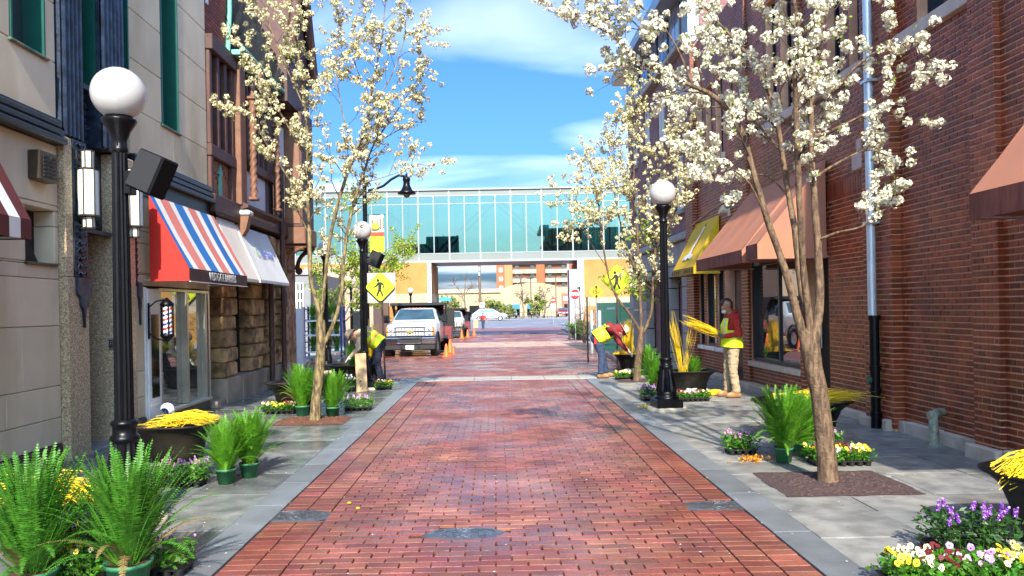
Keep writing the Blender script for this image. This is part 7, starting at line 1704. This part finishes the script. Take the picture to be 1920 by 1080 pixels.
def person(lb, loc, P, top, vest, trous, boot_m=m_boot, hands=None, hat=None, hood=None, sleeve=True, group=None, rz=0, scale=1.0, tape=m_tape, vox=.012, hair=True, skirt=.0):
    """P: joints. hip, chest, neck, head, and per side sh, el, wr, hj, kn, an"""
    t = thing('person', lb, 'person', tuple(loc), group, rz=rz); t.scale = (scale,) * 3; V = {k: Vector(v) for k, v in P.items()}
    f = V['face']; cp, bl, fr = head_parts(V['head'], f, V['upv'])
    body = [(V['hip'], V['chest'], .125, .135), (V['chest'], V['neck'], .12, .06), (V['neck'], V['head'], .055, .058)]; body += cp
    for s in 'lr':
        body += [(V['chest'] + (V['sh' + s] - V['chest']) * .3, V['sh' + s], .10, .066), (V['sh' + s], V['el' + s], .052, .042), (V['el' + s], V['wr' + s], .042, .028), (V['hip'] + (V['hj' + s] - V['hip']) * .4, V['hj' + s], .11, .092), (V['hj' + s], V['kn' + s], .088, .060), (V['kn' + s], V['an' + s], .058, .040), (V['an' + s], V['an' + s] + V['ft'] * .14 - Vector((0, 0, .03)), .038, .034)]
        h = hands[s] if hands else None
        body += fingers(V['wr' + s], h[0] if h else (V['wr' + s] - V['el' + s]), h[1] if h else (0, 0, -1), .1, 1, h[2] if h else .5)
    skinned('body', capsmesh(body, bl), m_skin, t, vox * .85, 2)
    eyes(t, V['head'], fr); fF, fU, fS = fr; c = V['head']
    if hair: skinned('hair', capsmesh([(c + fU * .05 - fF * .02, c + fU * .06 + fF * .045, .082, .068), (c - fF * .035 + fU * .0, c - fF * .03 - fU * .05, .082, .06)]), m_hair, t, .012, 2)
    # trousers
    tr_ = [(V['hip'] + (V['chest'] - V['hip']).normalized() * .06, V['hip'], .138, .140)]
    for s in 'lr': tr_ += [(V['hip'] + (V['hj' + s] - V['hip']) * .5, V['hj' + s], .125, .108), (V['hj' + s], V['kn' + s], .106, .080), (V['kn' + s], V['an' + s] + Vector((0, 0, .05)), .080, .070)]
    skinned('trousers', capsmesh(tr_), trous, t, vox, 3, wrinkle=.012)
    # top with sleeves
    tp = [(V['hip'] + (V['chest'] - V['hip']) * .18, V['chest'], .142, .152), (V['chest'], V['neck'] - (V['neck'] - V['chest']) * .25, .135, .085)]
    for s in 'lr': tp += [(V['chest'] + (V['sh' + s] - V['chest']) * .3, V['sh' + s], .115, .082), (V['sh' + s], V['el' + s], .072, .060), (V['el' + s], V['el' + s] + (V['wr' + s] - V['el' + s]) * .92, .060, .044)]
    if hood == 'down': tp += [(V['neck'] - fF * .06 - fS * .06, V['neck'] - fF * .06 + fS * .06, .06, .06), (V['neck'] + fF * .04 - fS * .06 - fU * .03, V['neck'] + fF * .04 + fS * .06 - fU * .03, .045, .045)]
    if hood == 'up': tp += [(c - fF * .03 + fU * .02, c + fU * .03 + fF * .0, .118, .110), (V['neck'], c - fF * .05, .09, .10)]
    skinned('hooded_top' if hood else 'sweatshirt', capsmesh(tp), top, t, vox, 3, wrinkle=.010)
    if vest:
        ax = (V['chest'] - V['hip']).normalized(); fwv = V['ft']; front = (fwv - ax * fwv.dot(ax)).normalized(); sd = ax.cross(front).normalized()
        vb = MB(); lo, hi = V['hip'] - ax * (.02 + skirt), V['chest'] + (V['neck'] - V['chest']) * .62; n = 28; rows = 12; vs = []; fs = []; mis = []
        for j in range(rows + 1):
            k = j / rows; cen = lo.lerp(hi, k) if k < .99 else hi; a_ = .215 - .012 * k if k < .75 else .206 - .07 * (k - .75) / .25; b_ = .188 if k < .75 else .188 - .06 * (k - .75) / .25
            for i in range(n):
                th = 2 * math.pi * i / n; w_ = 1 + .025 * math.sin(th * 5 + k * 4); vs.append(tuple(cen + (sd * math.cos(th) * a_ + front * math.sin(th) * b_) * w_))
        for j in range(rows):
            for i in range(n):
                k = (j + .5) / rows; th = 2 * math.pi * (i + .5) / n
                if k > .62 and abs(math.cos(th)) > .80: continue       # arm holes
                fs.append((j * n + i, j * n + (i + 1) % n, (j + 1) * n + (i + 1) % n, (j + 1) * n + i)); strap = k > .40 and .42 < abs(math.cos(th)) < .66 and math.sin(th) != 0; mis.append(1 if strap or .30 < k < .41 else 0)
        vb.v = vs; vb.f = [list(q) for q in fs]; vb.mi = mis; vb.sm = [True] * len(fs); vb.build('safety_vest', [vest, tape], t, world=False)
    for s in 'lr': boots(t, V['an' + s] - Vector((0, 0, .085)), V['ft'], m=boot_m)
    if hat: hat(t, c, fr)
    return t, V
# --- standing worker on the right, looking down at the twigs in his hands (faces -X)
g = at_g(1374, 746); s_ = .985
P = dict(hip=(.0, 0, .93), chest=(.02, 0, 1.26), neck=(-.01, 0, 1.46), head=(-.075, -.0, 1.615), face=(-.88, -.08, -.42), upv=(-.4, 0, 1), ft=(-1, 0, 0),
    shl=(.02, -.185, 1.40), ell=(.06, -.24, 1.12), wrl=(-.17, -.14, 1.075), shr=(-.0, .18, 1.40), elr=(.02, .25, 1.13), wrr=(-.24, .10, 1.14),
    hjl=(0, -.085, .90), knl=(-.02, -.10, .50), anl=(.03, -.11, .085), hjr=(0, .085, .90), knr=(-.05, .09, .50), anr=(-.05, .13, .085))
w1, V = person('worker in a red hoodie and yellow vest holding a bundle of yellow twigs', g, P, m_rhood, m_vest, m_khaki, hood='down', scale=s_, hands={'l': ((-.9, .25, .1), (0, .5, 1), .9), 'r': ((-.9, -.3, .1), (0, -.5, .8), .9)}, skirt=.03)
for sd, w_ in (('l', (-.17, -.14, 1.075)), ('r', (-.24, .10, 1.14))):
    q = Vector(w_); skinned('glove', capsmesh([(q + Vector((.03, 0, 0)), q, .036, .034)] + [(a, b_, r0 + .005, r1 + .005) for a, b_, r0, r1 in fingers(q, (-.9, .25 if sd == 'l' else -.3, .1), (0, .5 if sd == 'l' else -.5, 1), .1, 1.0, .9)]), m_glove, w1, .009, 2)
MB().tube([(-.165, -.06, 1.60), (-.175, 0, 1.605), (-.165, .06, 1.60)], .006, 5).build('spectacles', m_bcap, w1, world=False)
skinned('face_mask', capsmesh([((-.13, -.05, 1.50), (-.13, .05, 1.50), .030, .030)]), m_white, w1, .01, 2, label='white face mask pulled under the chin')
p0, p1 = at(1302, 588, g.y - .2), at(1420, 640, g.y - .2); mid = Vector((g.x - .225 * s_, g.y - .06, g.z + 1.10 * s_)); dv = (p0 - p1).normalized()
withies('bundle of yellow twigs held across the body of the standing worker', [(mid - dv * .38, mid + dv * .62, 44, .022, .055, .02)], 11, .0045)
# --- bending worker on the right (faces +X, hands in the planter)
g = at_g(1124, 709)
P = dict(hip=(-.05, 0, .90), chest=(.24, 0, 1.10), neck=(.42, 0, 1.12), head=(.54, -.01, 1.05), face=(.45, -.12, -.88), upv=(.88, 0, .48), ft=(1, 0, 0),
    shl=(.34, -.19, 1.08), ell=(.44, -.25, .80), wrl=(.62, -.14, .60), shr=(.34, .19, 1.08), elr=(.46, .24, .82), wrr=(.66, .10, .62),
    hjl=(-.04, -.09, .86), knl=(.05, -.11, .48), anl=(.02, -.13, .085), hjr=(-.04, .09, .86), knr=(.10, .10, .48), anr=(.16, .13, .085))
def cap_hat(t, c, fr):
    f, u, s = fr; b = MB(); T = basis(c + u * .06, f, s, u)
    b.lathe([(.112, -.01), (.112, .03), (.09, .075), (.04, .10), (.001, .105)], 18, T=T); b.lathe([(.10, -.008), (.185, -.03), (.185, -.036), (.10, -.014)], 22, T=T); b.build('hat', m_strawhat, t, world=False)
w2, V2 = person('worker in a maroon hoodie and yellow vest bending over the far right planter', g, P, m_mhood, m_vest, m_jean, hood='up', scale=1.0, hands={'l': ((.7, .1, -.6), (.3, 0, -1), .5), 'r': ((.7, -.1, -.6), (.3, 0, -1), .5)}, hat=cap_hat, tape=m_otape, hair=False)
for q, w_ in (('l', (.62, -.14, .60)), ('r', (.66, .10, .62))):
    q_ = Vector(w_); skinned('glove', capsmesh([(q_ - Vector((.05, 0, -.05)), q_, .036, .034)] + [(a, b_, r0 + .005, r1 + .005) for a, b_, r0, r1 in fingers(q_, (.7, .1 if q == 'l' else -.1, -.6), (.3, 0, -1), .1, 1.0, .5)]), m_glovel, w2, .010, 2)
MB().box(-.13, -.06, -.19, -.165, .76, .92, 0, .01).build('red_pouch', m_rhood, w2, world=False)
# --- left worker (faces -X)
g = at_g(709, 722)
P = dict(hip=(.05, 0, .90), chest=(-.22, 0, 1.13), neck=(-.42, 0, 1.14), head=(-.56, -.01, 1.09), face=(-.50, -.15, -.85), upv=(-.85, 0, .5), ft=(-1, 0, 0),
    shl=(-.33, -.19, 1.09), ell=(-.38, -.25, .80), wrl=(-.56, -.16, .62), shr=(-.33, .19, 1.09), elr=(-.42, .24, .82), wrr=(-.60, .10, .62),
    hjl=(.05, -.09, .86), knl=(.0, -.11, .48), anl=(.10, -.13, .085), hjr=(.05, .09, .86), knr=(-.12, .10, .48), anr=(-.10, .13, .085))
def bucket(t, c, fr):
    f, u, s = fr; T = basis(c + u * .05, f, s, u); MB().lathe([(.165, -.05), (.16, -.045), (.108, .0), (.10, .06), (.07, .085), (.001, .09)], 20, T=T).build('bucket_hat', m_brimhat, t, world=False)
w3, V3 = person('worker in a bucket hat and yellow vest bending behind the left lamp post', g, P, m_beige, m_vest, m_navy, boot_m=m_bcap, hands={'l': ((-.7, .1, -.6), (-.3, 0, -1), .5), 'r': ((-.7, -.1, -.6), (-.3, 0, -1), .5)}, hat=bucket, tape=m_otape, hair=False)
for q, w_ in (('l', (-.56, -.16, .62)), ('r', (-.60, .10, .62))):
    q_ = Vector(w_); skinned('glove', capsmesh([(q_ + Vector((.04, 0, .05)), q_, .036, .034)] + [(a, b_, r0 + .005, r1 + .005) for a, b_, r0, r1 in fingers(q_, (-.7, .1 if q == 'l' else -.1, -.6), (-.3, 0, -1), .1, 1.0, .5)]), m_white, w3, .010, 2)
# --- distant man in red walking towards the camera with a board
p = gp(906, 617); g = Vector((p.x, p.y, gz(p.y)))
P = dict(hip=(0, 0, .92), chest=(0, .0, 1.24), neck=(0, 0, 1.44), head=(0, -.02, 1.60), face=(.1, -1, -.1), upv=(0, 0, 1), ft=(.1, -1, 0),
    shl=(-.20, 0, 1.38), ell=(-.38, -.02, 1.16), wrl=(-.52, -.06, .98), shr=(.20, 0, 1.38), elr=(.33, .02, 1.14), wrr=(.36, -.05, .92),
    hjl=(-.09, 0, .88), knl=(-.08, -.05, .48), anl=(-.05, .06, .085), hjr=(.09, 0, .88), knr=(.07, .04, .48), anr=(.08, -.14, .085))
w4, V4 = person('distant man in a red jacket walking towards the trucks', g, P, M('red_jacket', (.50, .022, .020), .8, var=.1), None, m_jean, boot_m=m_bcap, scale=.95, vox=.016)
t = thing('tan_board', 'tan board held low beside the distant man in red', 'board', (g.x - .68, g.y - .05, g.z)); MB().box(-.28, .18, -.02, .02, .12, .98, 0, .004).build('board', m_card, t, world=False)
